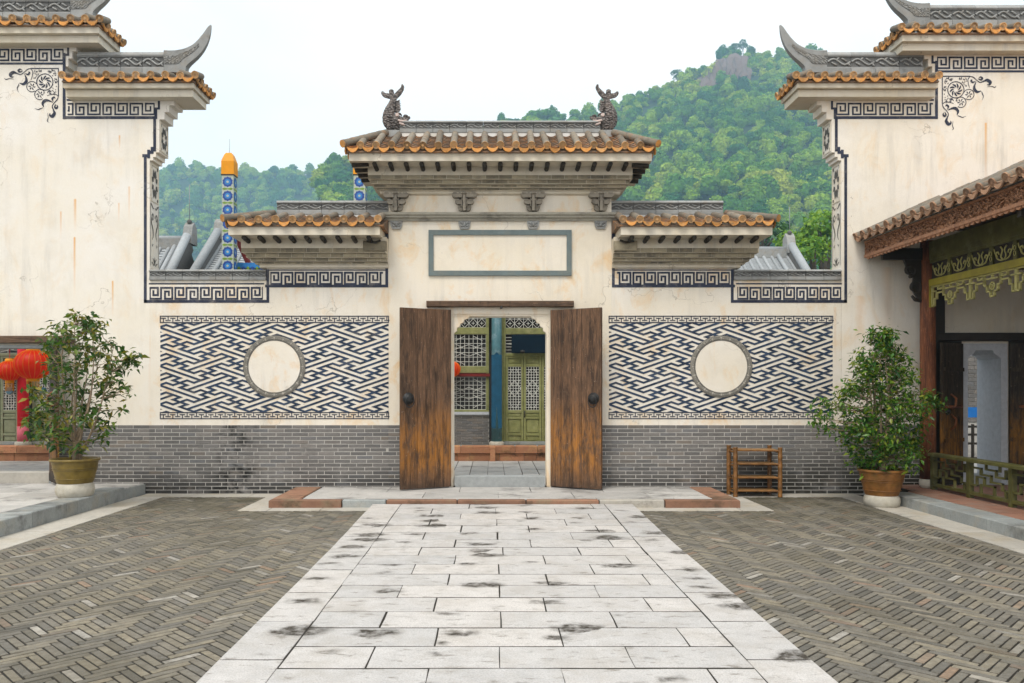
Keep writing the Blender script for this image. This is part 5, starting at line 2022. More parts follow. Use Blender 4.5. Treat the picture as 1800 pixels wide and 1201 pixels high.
# ------------------------------------------------------------------ low fretwork railing between the pavilion columns
rail = thing('fret_railing', (COLX, -2.0, 0.15), 'low weathered green fretwork railing between the pavilion columns', 'railing')
ya, yb = -0.60, -3.42
MB().cbox(COLX - .075, COLX + .075, yb, ya, 0.655, 0.705, 0.012).build('top_rail', 'olive_wood', rail)
MB().box(COLX - .03, COLX + .03, yb, ya, 0.20, 0.245).build('bottom_rail', 'olive_wood', rail)
npst = 4
for i in range(npst):
    yy = ya - 0.035 - (ya - yb - 0.07) * i / (npst - 1)
    MB().box(COLX - .035, COLX + .035, yy - .035, yy + .035, 0.15, 0.655).build('post', 'olive_wood', rail)
bars = []
W3 = (ya - yb - 0.07) / (npst - 1)
for i in range(npst - 1):
    y0_ = ya - 0.035 - W3 * i
    L3 = [((0.05, .58), (.28, .58)), ((.28, .58), (.28, .50)), ((.28, .50), (.52, .50)), ((.52, .50), (.52, .42)), ((.52, .42), (.78, .42)), ((.78, .42), (.78, .34)), ((.78, .34), (.95, .34)),
          ((.05, .34), (.18, .34)), ((.18, .34), (.18, .46)), ((.18, .46), (.36, .46)), ((.36, .46), (.36, .36)), ((.36, .36), (.60, .36)), ((.60, .36), (.60, .25)),
          ((.40, .655), (.40, .58)), ((.40, .58), (.64, .58)), ((.64, .58), (.64, .50)), ((.64, .50), (.86, .50)), ((.86, .50), (.86, .60)), ((.86, .60), (.95, .60)),
          ((.72, .655), (.72, .58)), ((.28, .36), (.28, .25)), ((.86, .34), (.86, .25))]
    for (u0, z0_), (u1, z1_) in L3:
        q0, q1 = y0_ - W3 * max(u0, u1), y0_ - W3 * min(u0, u1)
        k_ = len(bars)
        t_ = 0.016 + 0.0006 * (k_ % 5)
        m = MB().box(COLX - t_, COLX + t_, q0 - .012, q1 + .012, min(z0_, z1_) - .012, max(z0_, z1_) + .012)
        bars.append(m.build('fret_bar', 'olive_wood', rail))

# ------------------------------------------------------------------ inner court behind the gate
IF = 0.085
inner = MB().box(-14, 14, TH + 0.002, 4.85, -0.2, IF - 0.012).build('inner_court', 'soil')
tag(inner, 'pale slab floor of the inner court seen through the gate', kind='structure')
rr = random.Random(12)
x = -11.7
while x < 3.0:
    wd = 0.33 + rr.uniform(-.02, .02)
    slab(inner, x, x + wd, 2.2, 4.85, IF, 'slab_inner', gap=0.006)
    slab(inner, x, x + wd, TH + 0.01, 2.2, IF, 'slab_inner', gap=0.006)
    x += wd
x = 6.5
while x < 11:
    slab(inner, x, x + 0.8, 2.2, 4.85, IF, 'slab_inner')
    slab(inner, x, x + 0.8, 0.7, 2.2, IF, 'slab_inner')
    x += 0.8

# ------------------------------------------------------------------ painted hall across the inner court
HY = 5.30
hall = thing('painted_hall', (-4, HY, 0), 'green latticed hall with teal and red columns seen through the openings', 'hall')
HX = lambda px: PX(px, HY)
HZ = lambda py: PZ(py, HY)
TZ = 0.42
MB().box(-12.2, 2.6, 4.99, HY + 3.0, -0.1, TZ - 0.004).build('terrace', 'curb', hall)
x = -12.2
i = 0
while x < 2.6:
    l = (0.95, 0.62, 1.2, 0.5)[i % 4]
    b = min(x + l, 2.6)
    block(hall, 'terrace_stone', x, b - .008, 4.86, 5.12, 0.255, TZ, 'red_stone', 0.02)
    block(hall, 'terrace_stone', x + 0.2, min(x + l * 0.55 + .2, 2.6) - .008, 4.90, 5.08, 0.0, 0.252, 'red_stone', 0.02)
    block(hall, 'terrace_stone', x + l * 0.55 + .2, min(x + l + .2, 2.6) - .008, 4.91, 5.08, 0.0, 0.252, 'red_stone', 0.02)
    x += l
    i += 1
block(hall, 'terrace_pier', HX(861.5), HX(870.5), 4.76, 4.86, IF, TZ - 0.02, 'red_stone', 0.006)
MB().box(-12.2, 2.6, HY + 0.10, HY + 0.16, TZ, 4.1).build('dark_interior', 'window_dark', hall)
MB().box(-12.4, 2.8, HY - 0.45, HY + 3.0, 4.1, 4.2).build('eave_soffit', 'dark_wood', hall)
MB().box(-12.4, -9.2, HY - 1.0, HY - 0.452, 4.1, 4.2).build('eave_soffit', 'dark_wood', hall)
MB().box(-12.2, 2.6, HY + 0.0, HY + 0.1, 3.55, 4.1).build('head_wall', 'green_paint', hall)

def gbox(name, x0, x1, z0, z1, y=HY, d=0.08, mat='green_paint'):
    return MB().cbox(x0, x1, y - d / 2, y + d / 2, z0, z1, 0.006, axis='y').build(name, mat, hall)

def lattice(x0, x1, z0, z1, kind, y=HY, mat='lattice_white', bw=0.011):
    """white glazing bars in front of a dark pane"""
    m = MB()
    W, H = x1 - x0, z1 - z0
    cnt = [0]
    def bar(u0, v0, u1, v1):
        a, b = Vector((x0 + u0 * W, z0 + v0 * H)), Vector((x0 + u1 * W, z0 + v1 * H))
        d = b - a
        if d.length < 1e-6:
            return
        d.normalize()
        n = Vector((-d.y, d.x)) * bw / 2
        cnt[0] += 1
        yy = y - 0.012 - (cnt[0] % 7) * 0.0006
        q = [a - n, b - n, b + n, a + n]
        m.prism([tuple(v) for v in q], yy, yy + 0.016)
    if kind == 'coins':
        n = max(1, int(round(W / H * 1.0))) * 2
        for i in range(n):
            for j in range(2):
                u, v = i / n, j / 2
                du, dv = 1 / n, 1 / 2
                bar(u, v + dv / 2, u + du / 2, v + dv)
                bar(u + du / 2, v + dv, u + du, v + dv / 2)
                bar(u + du, v + dv / 2, u + du / 2, v)
                bar(u + du / 2, v, u, v + dv / 2)
                bar(u + du * .5, v + dv * .3, u + du * .5, v + dv * .7)
                bar(u + du * .3, v + dv * .5, u + du * .7, v + dv * .5)
            bar(i / n, 0, i / n, 1)
        bar(0, .5, 1, .5)
    else:
        nx, nz = (8, max(4, int(round(8 * H / W)))) if kind == 'window' else (5, max(6, int(round(5 * H / W))))
        for i in range(1, nx):
            bar(i / nx, 0, i / nx, 1)
        for j in range(1, nz):
            bar(0, j / nz, 1, j / nz)
        k1 = 2 / nx
        for cu, cv in ((.5, .25), (.5, .75)):
            for su in (-1, 1):
                for sv in (-1, 1):
                    bar(cu + su * .40, cv + sv * .05, cu + su * .12, cv + sv * .20)
        for su in (-1, 1):
            bar(.5 + su * .5, .5, .5, .5 + .18)
            bar(.5 + su * .5, .5, .5, .5 - .18)
    for a in ((0, 0, 1, 0), (1, 0, 1, 1), (1, 1, 0, 1), (0, 1, 0, 0)):
        bar(*a)
    return m.build('lattice', mat, hall)

def window_bay(x0, x1):
    MB().box(x0, x1, HY - 0.02, HY + 0.09, TZ, HZ(730)).build('dado_mortar', 'mortar', hall)
    z = TZ + 0.03
    r_ = 0
    rr = random.Random(int(x0 * 10))
    while z < HZ(731) - .02:
        x = x0 - (0.12 if r_ % 2 else 0)
        while x < x1:
            a, b = max(x, x0), min(x + 0.24, x1)
            if b - a > .05:
                inst('brick', brick_mesh(b - a - .01), hall, ((a + b) / 2, HY - 0.026, z))
            x += 0.24
        z += 0.058
        r_ += 1
    MB().box(x0, x1, HY - 0.08, HY + 0.05, HZ(729), HZ(724)).build('window_sill', 'granite_pale', hall)
    fz = [HZ(723), HZ(720), HZ(664), HZ(652), HZ(646), HZ(588), HZ(584), HZ(576), HZ(573.5), 3.52]
    gbox('window_rail', x0, x1, HZ(724), HZ(720.5))
    gbox('window_rail', x0, x1, HZ(656), HZ(644))
    MB().box(x0 - .05, x1 + .02, HY - 0.09, HY - 0.03, HZ(662), HZ(657)).build('window_ledge', 'maroon', hall)
    gbox('window_rail', x0, x1, HZ(588), HZ(576))
    gbox('window_rail', x0, x1, 3.46, 3.55)
    n = max(1, int(round((x1 - x0) / 0.86)))
    for i in range(n):
        a, b = x0 + (x1 - x0) * i / n, x0 + (x1 - x0) * (i + 1) / n
        gbox('window_stile', a, a + 0.07, HZ(720), 3.46, d=0.07)
        gbox('window_stile', b - 0.07, b, HZ(720), 3.46, d=0.07)
        lattice(a + .07, b - .07, HZ(720), HZ(663), 'window')
        lattice(a + .07, b - .07, HZ(644), HZ(588), 'window')
        lattice(a + .07, b - .07, HZ(576), 3.46, 'coins')

def door_bay(x0, x1, mat='green_paint', oct_=False):
    gbox('door_rail', x0, x1, TZ, TZ + 0.07, d=0.14, mat='curb')
    gbox('door_rail', x0, x1, HZ(626), HZ(621), mat=mat)
    gbox('door_rail', x0, x1, HZ(588), HZ(577), mat=mat)
    gbox('door_rail', x0, x1, 3.46, 3.55, mat=mat)
    gbox('door_stile', x0, x0 + .06, TZ + .07, 3.46, d=.10, mat=mat)
    gbox('door_stile', x1 - .06, x1, TZ + .07, 3.46, d=.10, mat=mat)
    lattice(x0 + .06, x1 - .06, HZ(621), HZ(588), 'door')
    lattice(x0 + .06, x1 - .06, HZ(577), 3.46, 'coins')
    n = max(1, int(round((x1 - x0 - .12) / 0.40)))
    wd = (x1 - x0 - .12) / n
    Zs = [TZ + .075, HZ(776), HZ(766), HZ(762), HZ(737), HZ(733), HZ(726), HZ(721), HZ(645), HZ(640), HZ(630), HZ(626)]
    for i in range(n):
        a = x0 + .06 + wd * i + .004
        b = a + wd - .008
        gbox('leaf_stile', a, a + .05, Zs[0], Zs[-1], d=.05, mat=mat)
        gbox('leaf_stile', b - .05, b, Zs[0], Zs[-1], d=.05, mat=mat)
        for q0, q1 in ((Zs[0], Zs[1]), (Zs[2], Zs[3]), (Zs[4], Zs[5]), (Zs[6], Zs[7]), (Zs[8], Zs[9]), (Zs[10], Zs[11])):
            gbox('leaf_rail', a + .05, b - .05, q0, q1, d=.046, mat=mat)
        for q0, q1 in ((Zs[1], Zs[2]), (Zs[3], Zs[4]), (Zs[5], Zs[6]), (Zs[9], Zs[10])):
            gbox('leaf_panel', a + .05, b - .05, q0, q1, y=HY + .012, d=.02, mat=mat)
            gbox('leaf_raised', a + .075, b - .075, q0 + .022, q1 - .022, y=HY + .002, d=.02, mat=mat)
        lattice(a + .05, b - .05, Zs[7], Zs[8], 'door')
        if oct_:
            m = MB().lathe([(0.085, 0), (0.085, .012)], n=8)
            m.v = [(x + (a + b) / 2, HY - .02 - z, y + (Zs[7] + Zs[8]) / 2 - .05) for x, y, z in m.v]
            m.build('round_pane', 'glass_blue', hall)
        if i % 2 == 1:
            MB().sweep([(a + .02, HY - .045, HZ(722)), (a + .02, HY - .045, HZ(734))], .012, 6).build('door_bolt', 'iron', hall)

def hall_column(x, mat, plaque):
    MB().lathe([(0.17, 0), (0.17, .05), (0.14, .08)], (x, HY - .16, TZ), 20).build('column_base', 'drum_stone', hall)
    MB().sweep([(x, HY - .16, TZ + .07), (x, HY - .16, 2.2), (x, HY - .16, 4.1)], [.118, .115, .112], 20).build('column', mat, hall)
    if plaque:
        pts = [(-.115, HZ(750)), (-.09, HZ(752)), (.09, HZ(752)), (.115, HZ(750)), (.115, HZ(625)), (.06, HZ(624.5)), (0.02, HZ(621.5)), (0, HZ(620.5)), (-.02, HZ(621.5)), (-.06, HZ(624.5)), (-.115, HZ(625))]
        m = MB()
        vs = []
        for yy, off in ((0.0, 0.0), (-.02, 0.0)):
            for a, b in pts:
                vs.append((x + a, HY - .16 - .118 + yy + abs(a) * .25, b))
        n = len(pts)
        fs = [tuple(range(n)), tuple(range(2 * n - 1, n - 1, -1))] + [(i, i + n, (i + 1) % n + n, (i + 1) % n) for i in range(n)]
        m.add(vs, fs).build('column_plaque', 'plaque_blue', hall)

window_bay(-2.02, HX(862) - .03)
hall_column(HX(873), 'teal_paint', True)
gbox('column_strip', HX(881), HX(884), TZ, 3.5, y=HY - .05)
door_bay(HX(884), HX(884) + 1.75)
hall_column(HX(884) + 1.9, 'teal_paint', True)
hall_column(-2.18, 'teal_paint', True)
MB().box(-9.25, -2.3, HY - .02, HY + .08, TZ, 3.55).build('side_wall', 'brick_wall', hall)
# left stretch, behind the left doorway
door_bay(-12.1, HX(48) - .13, 'sage_paint', True)
hall_column(HX(48), 'red_paint', False)
MB().sweep([(HX(48), HY - .16, TZ + .07), (HX(48), HY - .16, TZ + .42)], [.121, .120], 20).build('column_foot', 'pink_paint', hall)
door_bay(HX(48) + .13, -9.3, 'sage_paint', True)
# blank dark board over the doors with its lamp
m = MB().cbox(HX(899), HX(884) + 1.75 - (HX(899) - HX(884)), HY - .17, HY - .13, HZ(621.5), HZ(589.5), .01, axis='y')
m.build('name_board', 'board_blue', hall)
m = MB().lathe([(.012, .05), (.05, .04), (.062, .0), (.04, -.02), (.01, -.028)], (HX(918), HY - .2, HZ(620)), 14)
m.build('board_lamp', 'iron', hall)

# ------------------------------------------------------------------ red lanterns
def lantern(px, py, Y, r, label):
    x, z = PX(px, Y), PZ(py, Y)
    t = thing('red_lantern', (x, Y, z - r), label, 'lantern', 'red silk lanterns')
    m = MB()
    n, nb = 40, 20
    prof = [(math.sin(a) * r, -math.cos(a) * r * 0.86) for a in np.linspace(0.32, math.pi - 0.32, 15)]
    vs, fs = [], []
    for pr, pz in prof:
        for k in range(n):
            a = 2 * math.pi * k / n
            rr_ = pr * (1.0 if k % 2 == 0 else 0.955)
            vs.append((x + rr_ * math.cos(a), Y + rr_ * math.sin(a), z + pz))
    for i in range(len(prof) - 1):
        for k in range(n):
            k2 = (k + 1) % n
            fs.append((i * n + k, i * n + k2, (i + 1) * n + k2, (i + 1) * n + k))
    MB().add(vs, fs, 0, True).build('shade', 'lantern_red', t)
    m = MB()
    for k in range(0, n, 2):
        a = 2 * math.pi * k / n
        m.sweep([(x + (pr + .003) * math.cos(a), Y + (pr + .003) * math.sin(a), z + pz) for pr, pz in prof], .005, 4, caps=False)
    m.build('rib', 'lantern_gold', t)
    rz = r * 0.86 * math.cos(0.32)
    rc = r * math.sin(0.32)
    for sgn in (1, -1):
        MB().lathe([(rc * 1.05, 0), (rc * 1.12, .02), (rc * 1.12, .05), (rc * .9, .07)], (x, Y, z + rz - .01 if sgn > 0 else z - rz - .06), 20).build('collar', 'yellow_trim', t)
    m = MB()
    for k in range(24):
        a = 2 * math.pi * k / 24
        m.sweep([(x + rc * math.cos(a), Y + rc * math.sin(a), z - rz - .05), (x + rc * 1.02 * math.cos(a), Y + rc * 1.02 * math.sin(a), z - rz - .24)], [.006, .004], 4)
    tag(m.build('fringe', 'yellow_trim', t), kind='stuff')
    MB().sweep([(x, Y, z + rz), (x, Y, 4.1)], .006, 5).build('cord', 'red_paint', t)
    return t

tm = newmat('lantern_red')
tm.done((0.86, 0.040, 0.006), 0.45, 0.35)
flat('lantern_gold', (0.90, 0.22, 0.01), 0.5, 0.3)
trn = tm.n('BsdfTranslucent')
trn.inputs[0].default_value = (0.95, 0.05, 0.008, 1)
mxs = tm.n('MixShader')
mxs.inputs[0].default_value = 0.45
tm.t.links.new(tm.b.outputs[0], mxs.inputs[1])
tm.t.links.new(trn.outputs[0], mxs.inputs[2])
tm.t.links.new(mxs.outputs[0], tm.out.inputs[0])
lantern(58, 641, 4.45, 0.372, 'large red lantern in the left doorway, nearest the potted tree')
lantern(17, 652, 5.0, 0.26, 'red lantern at the far left, half behind the larger one')
lantern(793, 649, 5.0, 0.205, 'red lantern showing at the left side of the central door opening')
# ------------------------------------------------------------------ beyond the right doorway: brick building, banner, railing
bw = thing('brick_building', (11.5, 7.0, 0), 'grey brick building beyond the right doorway', 'building')
MB().box(7.5, 16.0, 7.0, 7.4, -0.1, 4.2).build('wall', 'mortar', bw)
z = 0.9
r_ = 0
bme = MB().cbox(-.145, .145, -.012, .02, -.045, .045, .004, axis='y').mesh('brick', 'brick_wall')
while z < 3.3:
    x = 10.6 + (0.15 if r_ % 2 else 0)
    while x < 12.9:
        inst('brick', bme, bw, (x, 6.995, z))
        x += .30
    z += .10
    r_ += 1
def gx2(px, Y):
    return PX(px, Y)
Yb = 5.6
ban = thing('blue_banner', (gx2(1704, Yb), Yb, 0.3), 'blue printed banner on a frame beyond the right doorway', 'banner')
a, b = gx2(1688, Yb), gx2(1719, Yb)
MB().box(a, b, Yb, Yb + .02, PZ(734, Yb), PZ(716, Yb)).build('sheet', 'banner_blue', ban)
MB().box(a - .02, a, Yb, Yb + .03, 0.0, PZ(714, Yb)).build('pole', 'iron', ban)
MB().box(b, b + .02, Yb, Yb + .03, 0.0, PZ(714, Yb)).build('pole', 'iron', ban)
Yr = 5.2
fr = thing('dark_fence', (gx2(1704, Yr), Yr, 0.0), 'dark low fence under the blue banner beyond the right doorway', 'fence')
a, b = gx2(1672, Yr), gx2(1760, Yr)
for zz in (0.42, 0.62, 0.80):
    MB().box(a, b, Yr, Yr + .05, zz, zz + .05).build('rail', 'dark_wood', fr)
x = a
while x < b:
    MB().box(x, x + .04, Yr - .004, Yr + .054, 0.0, 0.88).build('picket', 'dark_wood', fr)
    x += .16

# ------------------------------------------------------------------ tiled pillars with orange tops
def tiled_pillar(px, Y, label):
    x = PX(px, Y)
    h = 0.165
    t = thing('tiled_pillar', (x, Y, 0), label, 'pillar', 'tiled pillars with orange tops')
    zc_ = PZ(309, Y)
    MB().box(x - h, x + h, Y - h, Y + h, -0.5, zc_).build('shaft', 'tile_white', t)
    k = 1.10
    zt = PZ(270, Y)
    prof = [(h * k * 1.41, zc_), (h * k * 1.41, zt - .26), (h * .70 * 1.41, zt - .06), (h * .45 * 1.41, zt)]
    vs, fs = [], []
    for r_, z_ in prof:
        for q in range(4):
            a = math.pi / 4 + q * math.pi / 2
            vs.append((x + r_ * math.cos(a), Y + r_ * math.sin(a), z_))
    for i in range(3):
        for q in range(4):
            fs.append((i * 4 + q, i * 4 + (q + 1) % 4, (i + 1) * 4 + (q + 1) % 4, (i + 1) * 4 + q))
    fs += [(12, 13, 14, 15), (3, 2, 1, 0)]
    MB().add(vs, fs).build('cap', 'orange_glaze', t)
    MB().box(x - h * k, x + h * k, Y - h * k, Y + h * k, zc_ - .03, zc_).build('cap_band', 'iron', t)
    MB().sweep([(x, Y, zt), (x, Y, zt + .42)], .006, 5).build('rod', 'wire', t)
    # blue rosettes with green corner leaves on the two faces that show
    def disc(r0, n, star=0.0):
        return [((r0 * (1 + star * (q % 2))) * math.cos(2 * math.pi * q / n), (r0 * (1 + star * (q % 2))) * math.sin(2 * math.pi * q / n)) for q in range(n)]
    mos = {}
    for name, mat, shapes in (('rosette', 'glaze_blue', [disc(.135, 20, .14)]), ('rosette_ring', 'glaze_sky', [disc(.085, 16)]), ('rosette_eye', 'tile_white', [disc(.035, 10)])):
        m = MB()
        th = {'rosette': .004, 'rosette_ring': .007, 'rosette_eye': .010}[name]
        for sh in shapes:
            m.prism(sh, -th, 0)
        mos[name] = m.mesh(name, mat)
    leaf = MB().prism([(-.16, .0), (-.10, .035), (0, .012), (.10, .035), (.16, 0), (.10, -.035), (0, -.012), (-.10, -.035)], -.004, 0).mesh('tile_leaf', 'glaze_green')
    z_ = zc_ - .22
    while z_ > 3.2:
        for name in mos:
            inst(name, mos[name], t, (x, Y - h, z_))
            sx_ = 1 if x < 0 else -1
            inst(name, mos[name], t, (x + sx_ * h, Y, z_), (0, 0, R(90 * sx_)))
        inst('tile_leaf', leaf, t, (x, Y - h, z_ - .20))
        sx_ = 1 if x < 0 else -1
        inst('tile_leaf', leaf, t, (x + sx_ * h, Y, z_ - .20), (0, 0, R(90 * sx_)))
        z_ -= .40
    return t
tiled_pillar(403.5, 10.2, 'blue rosette tiled pillar with an orange top, behind the left wing roof')
tiled_pillar(633.5, 10.2, 'blue rosette tiled pillar half hidden behind the left end of the gate roof')
# red and blue painted bargeboard between the pillar and the wing roof
Ya = 10.6
pa_ = thing('painted_gallery', (PX(432, Ya), Ya, 0), 'red and blue painted gallery between the tiled pillar and the wing roof', 'gallery')
MB().prism([(PX(404, Ya), PZ(392, Ya)), (PX(409, Ya), PZ(392, Ya)), (PX(440, Ya), PZ(462, Ya)), (PX(431, Ya), PZ(462, Ya)), (PX(416, Ya), PZ(430, Ya))], Ya, Ya + .12).build('red_board', 'maroon', pa_)
MB().prism([(PX(409, Ya), PZ(395, Ya)), (PX(520, Ya), PZ(395, Ya)), (PX(520, Ya), PZ(425, Ya)), (PX(424, Ya), PZ(425, Ya))], Ya + .02, Ya + .10).build('blue_field', 'glaze_blue', pa_)
MB().box(PX(410, Ya), PX(660, Ya), Ya - .1, Ya + .2, PZ(472, Ya), PZ(463, Ya)).build('blue_rail', 'glaze_sky', pa_)
MB().box(PX(410, Ya), PX(660, Ya), Ya - .05, Ya + .15, 0.0, PZ(472, Ya)).build('gallery_wall', 'tile_white', pa_)
for i in range(9):
    c_ = PX(414 + i * 8, Ya)
    MB().box(c_ - .035, c_ + .035, Ya - .12, Ya - .1, PZ(478, Ya), PZ(470, Ya)).build('wall_tile', 'glaze_green' if i % 2 else 'glaze_blue', pa_)

# ------------------------------------------------------------------ grey tiled roofs beyond the court
def grey_roof(label, x0, x1, yr_, zr_, ye, ze_, verge, ridge_h=0.28, antenna=None):
    """double-pitched roof, ridge along X; tile ribs run down to the court; verge = +1/-1/0 which end carries the heavy verge ridge"""
    t = thing('tiled_roof_house', ((x0 + x1) / 2, yr_, 0), label, 'house', 'houses with grey tiled roofs')
    L = math.hypot(yr_ - ye, zr_ - ze_)
    sl = math.atan2(zr_ - ze_, yr_ - ye)
    MB().add([(x0, ye, ze_), (x1, ye, ze_), (x1, yr_, zr_), (x0, yr_, zr_), (x1, 2 * yr_ - ye, ze_), (x0, 2 * yr_ - ye, ze_)],
             [(0, 1, 2, 3), (3, 2, 4, 5), (1, 4, 2), (0, 3, 5), (0, 5, 4, 1)]).build('roof', 'ridge_dark', t)
    MB().box(x0 + .2, x1 - .2, ye + .35, 2 * yr_ - ye - .35, 0, ze_ + 0.1).build('wall', 'plaster_wall', t)
    n = int((x1 - x0) / 0.27)
    rib = MB()
    pts, rad = [], []
    nt = max(2, int(L / .25))
    for i in range(nt):
        pts += [(0, L * i / nt, 0), (0, L * (i + .96) / nt, 0)]
        rad += [.062, .054]
    rib.sweep(pts, rad, 8)
    rme = rib.mesh('roof_rib', 'tile_grey')
    pm_ = MB()
    for i in range(int(L / .14)):
        pm_.box(-.09, .09, L * i * .14 / L, L * i * .14 / L + .10, 0, .03)
    pme = pm_.mesh('pan_tile', 'tile_grey')
    for i in range(n + 1):
        x = x0 + .1 + (x1 - x0 - .2) * i / n
        inst('roof_rib', rme, t, (x, ye, ze_ + .05), (sl, 0, 0))
        if i < n:
            inst('pan_tile', pme, t, (x + .135, ye, ze_ + .005), (sl, 0, 0))
    MB().box(x0, x1, yr_ - .12, yr_ + .12, zr_ - .05, zr_ + ridge_h).build('ridge', 'ridge_grey', t)
    MB().sweep([(x0, yr_, zr_ + ridge_h), (x1, yr_, zr_ + ridge_h)], .10, 10).build('ridge_tile', 'tile_grey', t)
    if verge:
        xv = x1 if verge > 0 else x0
        d = Vector((0, ye - yr_, ze_ - zr_)).normalized()
        up = Vector((0, -d.z, d.y)) * (-1 if d.y < 0 else 1)
        up = Vector((0, math.sin(sl) * -1, math.cos(sl)))
        a = Vector((xv, yr_, zr_)) + up * .30
        b = Vector((xv, ye, ze_)) + up * .30
        MB().sweep([a + Vector((0, 0, .12)), b], .125, 10).build('verge_ridge', 'tile_grey', t)
        MB().add([tuple(Vector((xv + q, 0, 0)) + Vector((0, p_.y, p_.z)) + up * u) for q in (-.1, .1) for p_ in (Vector((0, yr_, zr_)), Vector((0, ye, ze_))) for u in (-.1, .30)],
                 [(0, 1, 3, 2), (4, 6, 7, 5), (1, 5, 7, 3), (0, 2, 6, 4), (0, 4, 5, 1), (2, 3, 7, 6)]).build('verge_wall', 'ridge_dark', t)
        xs_ = xv - verge * .42
        MB().sweep([Vector((xs_, yr_, zr_)) + up * .08, Vector((xs_, ye, ze_)) + up * .08], .075, 8).build('verge_roll', 'tile_grey', t)
        # pricked-up block at the top of the verge
        MB().prism([(yr_ - .28, zr_ + .1), (yr_ + .3, zr_ + .1), (yr_ + .26, zr_ + .62), (yr_ + .05, zr_ + .80), (yr_ - .1, zr_ + .66)], xv - .14, xv + .14, plane='yz').build('verge_finial', 'ridge_grey', t)
        if antenna:
            MB().sweep([(xv, yr_, zr_ + .78), (xv, yr_, zr_ + .78 + antenna)], .012, 5).build('antenna', 'wire', t)
            MB().lathe([(.05, 0), (.09, .06), (.05, .12)], (xv, yr_, zr_ + .76), 8).build('finial_knob', 'ridge_dark', t)
    return t

Y1 = 12.2
zA = PZ(436, Y1)
grey_roof('grey tiled roof with a heavy verge ridge next to the left gable wall', PX(150, Y1), PX(333, Y1), Y1, zA, Y1 - 1.7, zA - 1.6, 1, antenna=1.2)
Y2 = 13.2
zB = PZ(428, Y2)
grey_roof('grey tiled roof behind the tiled pillar, with a tall verge ridge at its left end', PX(386, Y2), PX(560, Y2), Y2, zB, Y2 - 2.6, zB - 1.9, -1)
Y3 = 14.0
zC3 = PZ(452, Y3)
grey_roof('grey tiled roof behind the right wing roof, below the wooded hill', PX(1180, Y3), PX(1388, Y3), Y3, zC3, Y3 - 2.0, zC3 - 1.5, 1, ridge_h=.25, antenna=.9)

# ------------------------------------------------------------------ potted trees
def leaf_np(rr, n, tips, size, spread, droop):
    """n pointed leaves, each a folded lozenge of four triangles, scattered round twig tips"""
    V = np.zeros((n, 6, 3))
    F = []
    tips = np.array(tips)
    idx = rr.integers(0, len(tips), n)
    base = tips[idx] + rr.normal(0, spread, (n, 3))
    az = rr.uniform(0, 2 * np.pi, n)
    el = rr.normal(-droop, 0.45, n)
    L = size * rr.uniform(0.45, 1.35, n)
    W = L * rr.uniform(0.34, 0.46, n)
    d = np.stack([np.cos(az) * np.cos(el), np.sin(az) * np.cos(el), np.sin(el)], 1)
    side = np.stack([-np.sin(az), np.cos(az), np.zeros(n)], 1)
    roll = rr.normal(0, 0.5, n)
    up = np.cross(d, side)
    side2 = side * np.cos(roll)[:, None] + up * np.sin(roll)[:, None]
    up2 = np.cross(d, side2)
    V[:, 0] = base
    V[:, 1] = base + d * (L * .45)[:, None] + side2 * (W / 2)[:, None] + up2 * (W * .18)[:, None]
    V[:, 2] = base + d * (L * .5)[:, None]
    V[:, 3] = base + d * (L * .45)[:, None] - side2 * (W / 2)[:, None] + up2 * (W * .18)[:, None]
    V[:, 4] = base + d * L[:, None] - up2 * (L * .10)[:, None]
    V[:, 5] = base - d * (L * .12)[:, None]
    T = np.array([(0, 2, 1), (0, 3, 2), (1, 2, 4), (2, 3, 4)])
    F = (np.arange(n)[:, None, None] * 6 + T[None]).reshape(-1, 3)
    return V.reshape(-1, 3), F

def np_mesh(name, V, F, mat):
    me = bpy.data.meshes.new(name)
    n, k = F.shape
    me.vertices.add(len(V))
    me.vertices.foreach_set('co', np.ascontiguousarray(V, dtype=np.float32).ravel())
    me.loops.add(n * k)
    me.loops.foreach_set('vertex_index', np.ascontiguousarray(F, dtype=np.int32).ravel())
    me.polygons.add(n)
    me.polygons.foreach_set('loop_start', np.arange(0, n * k, k, dtype=np.int32))
    me.update(calc_edges=True)
    me.validate()
    me.materials.append(MATS[mat])
    return me

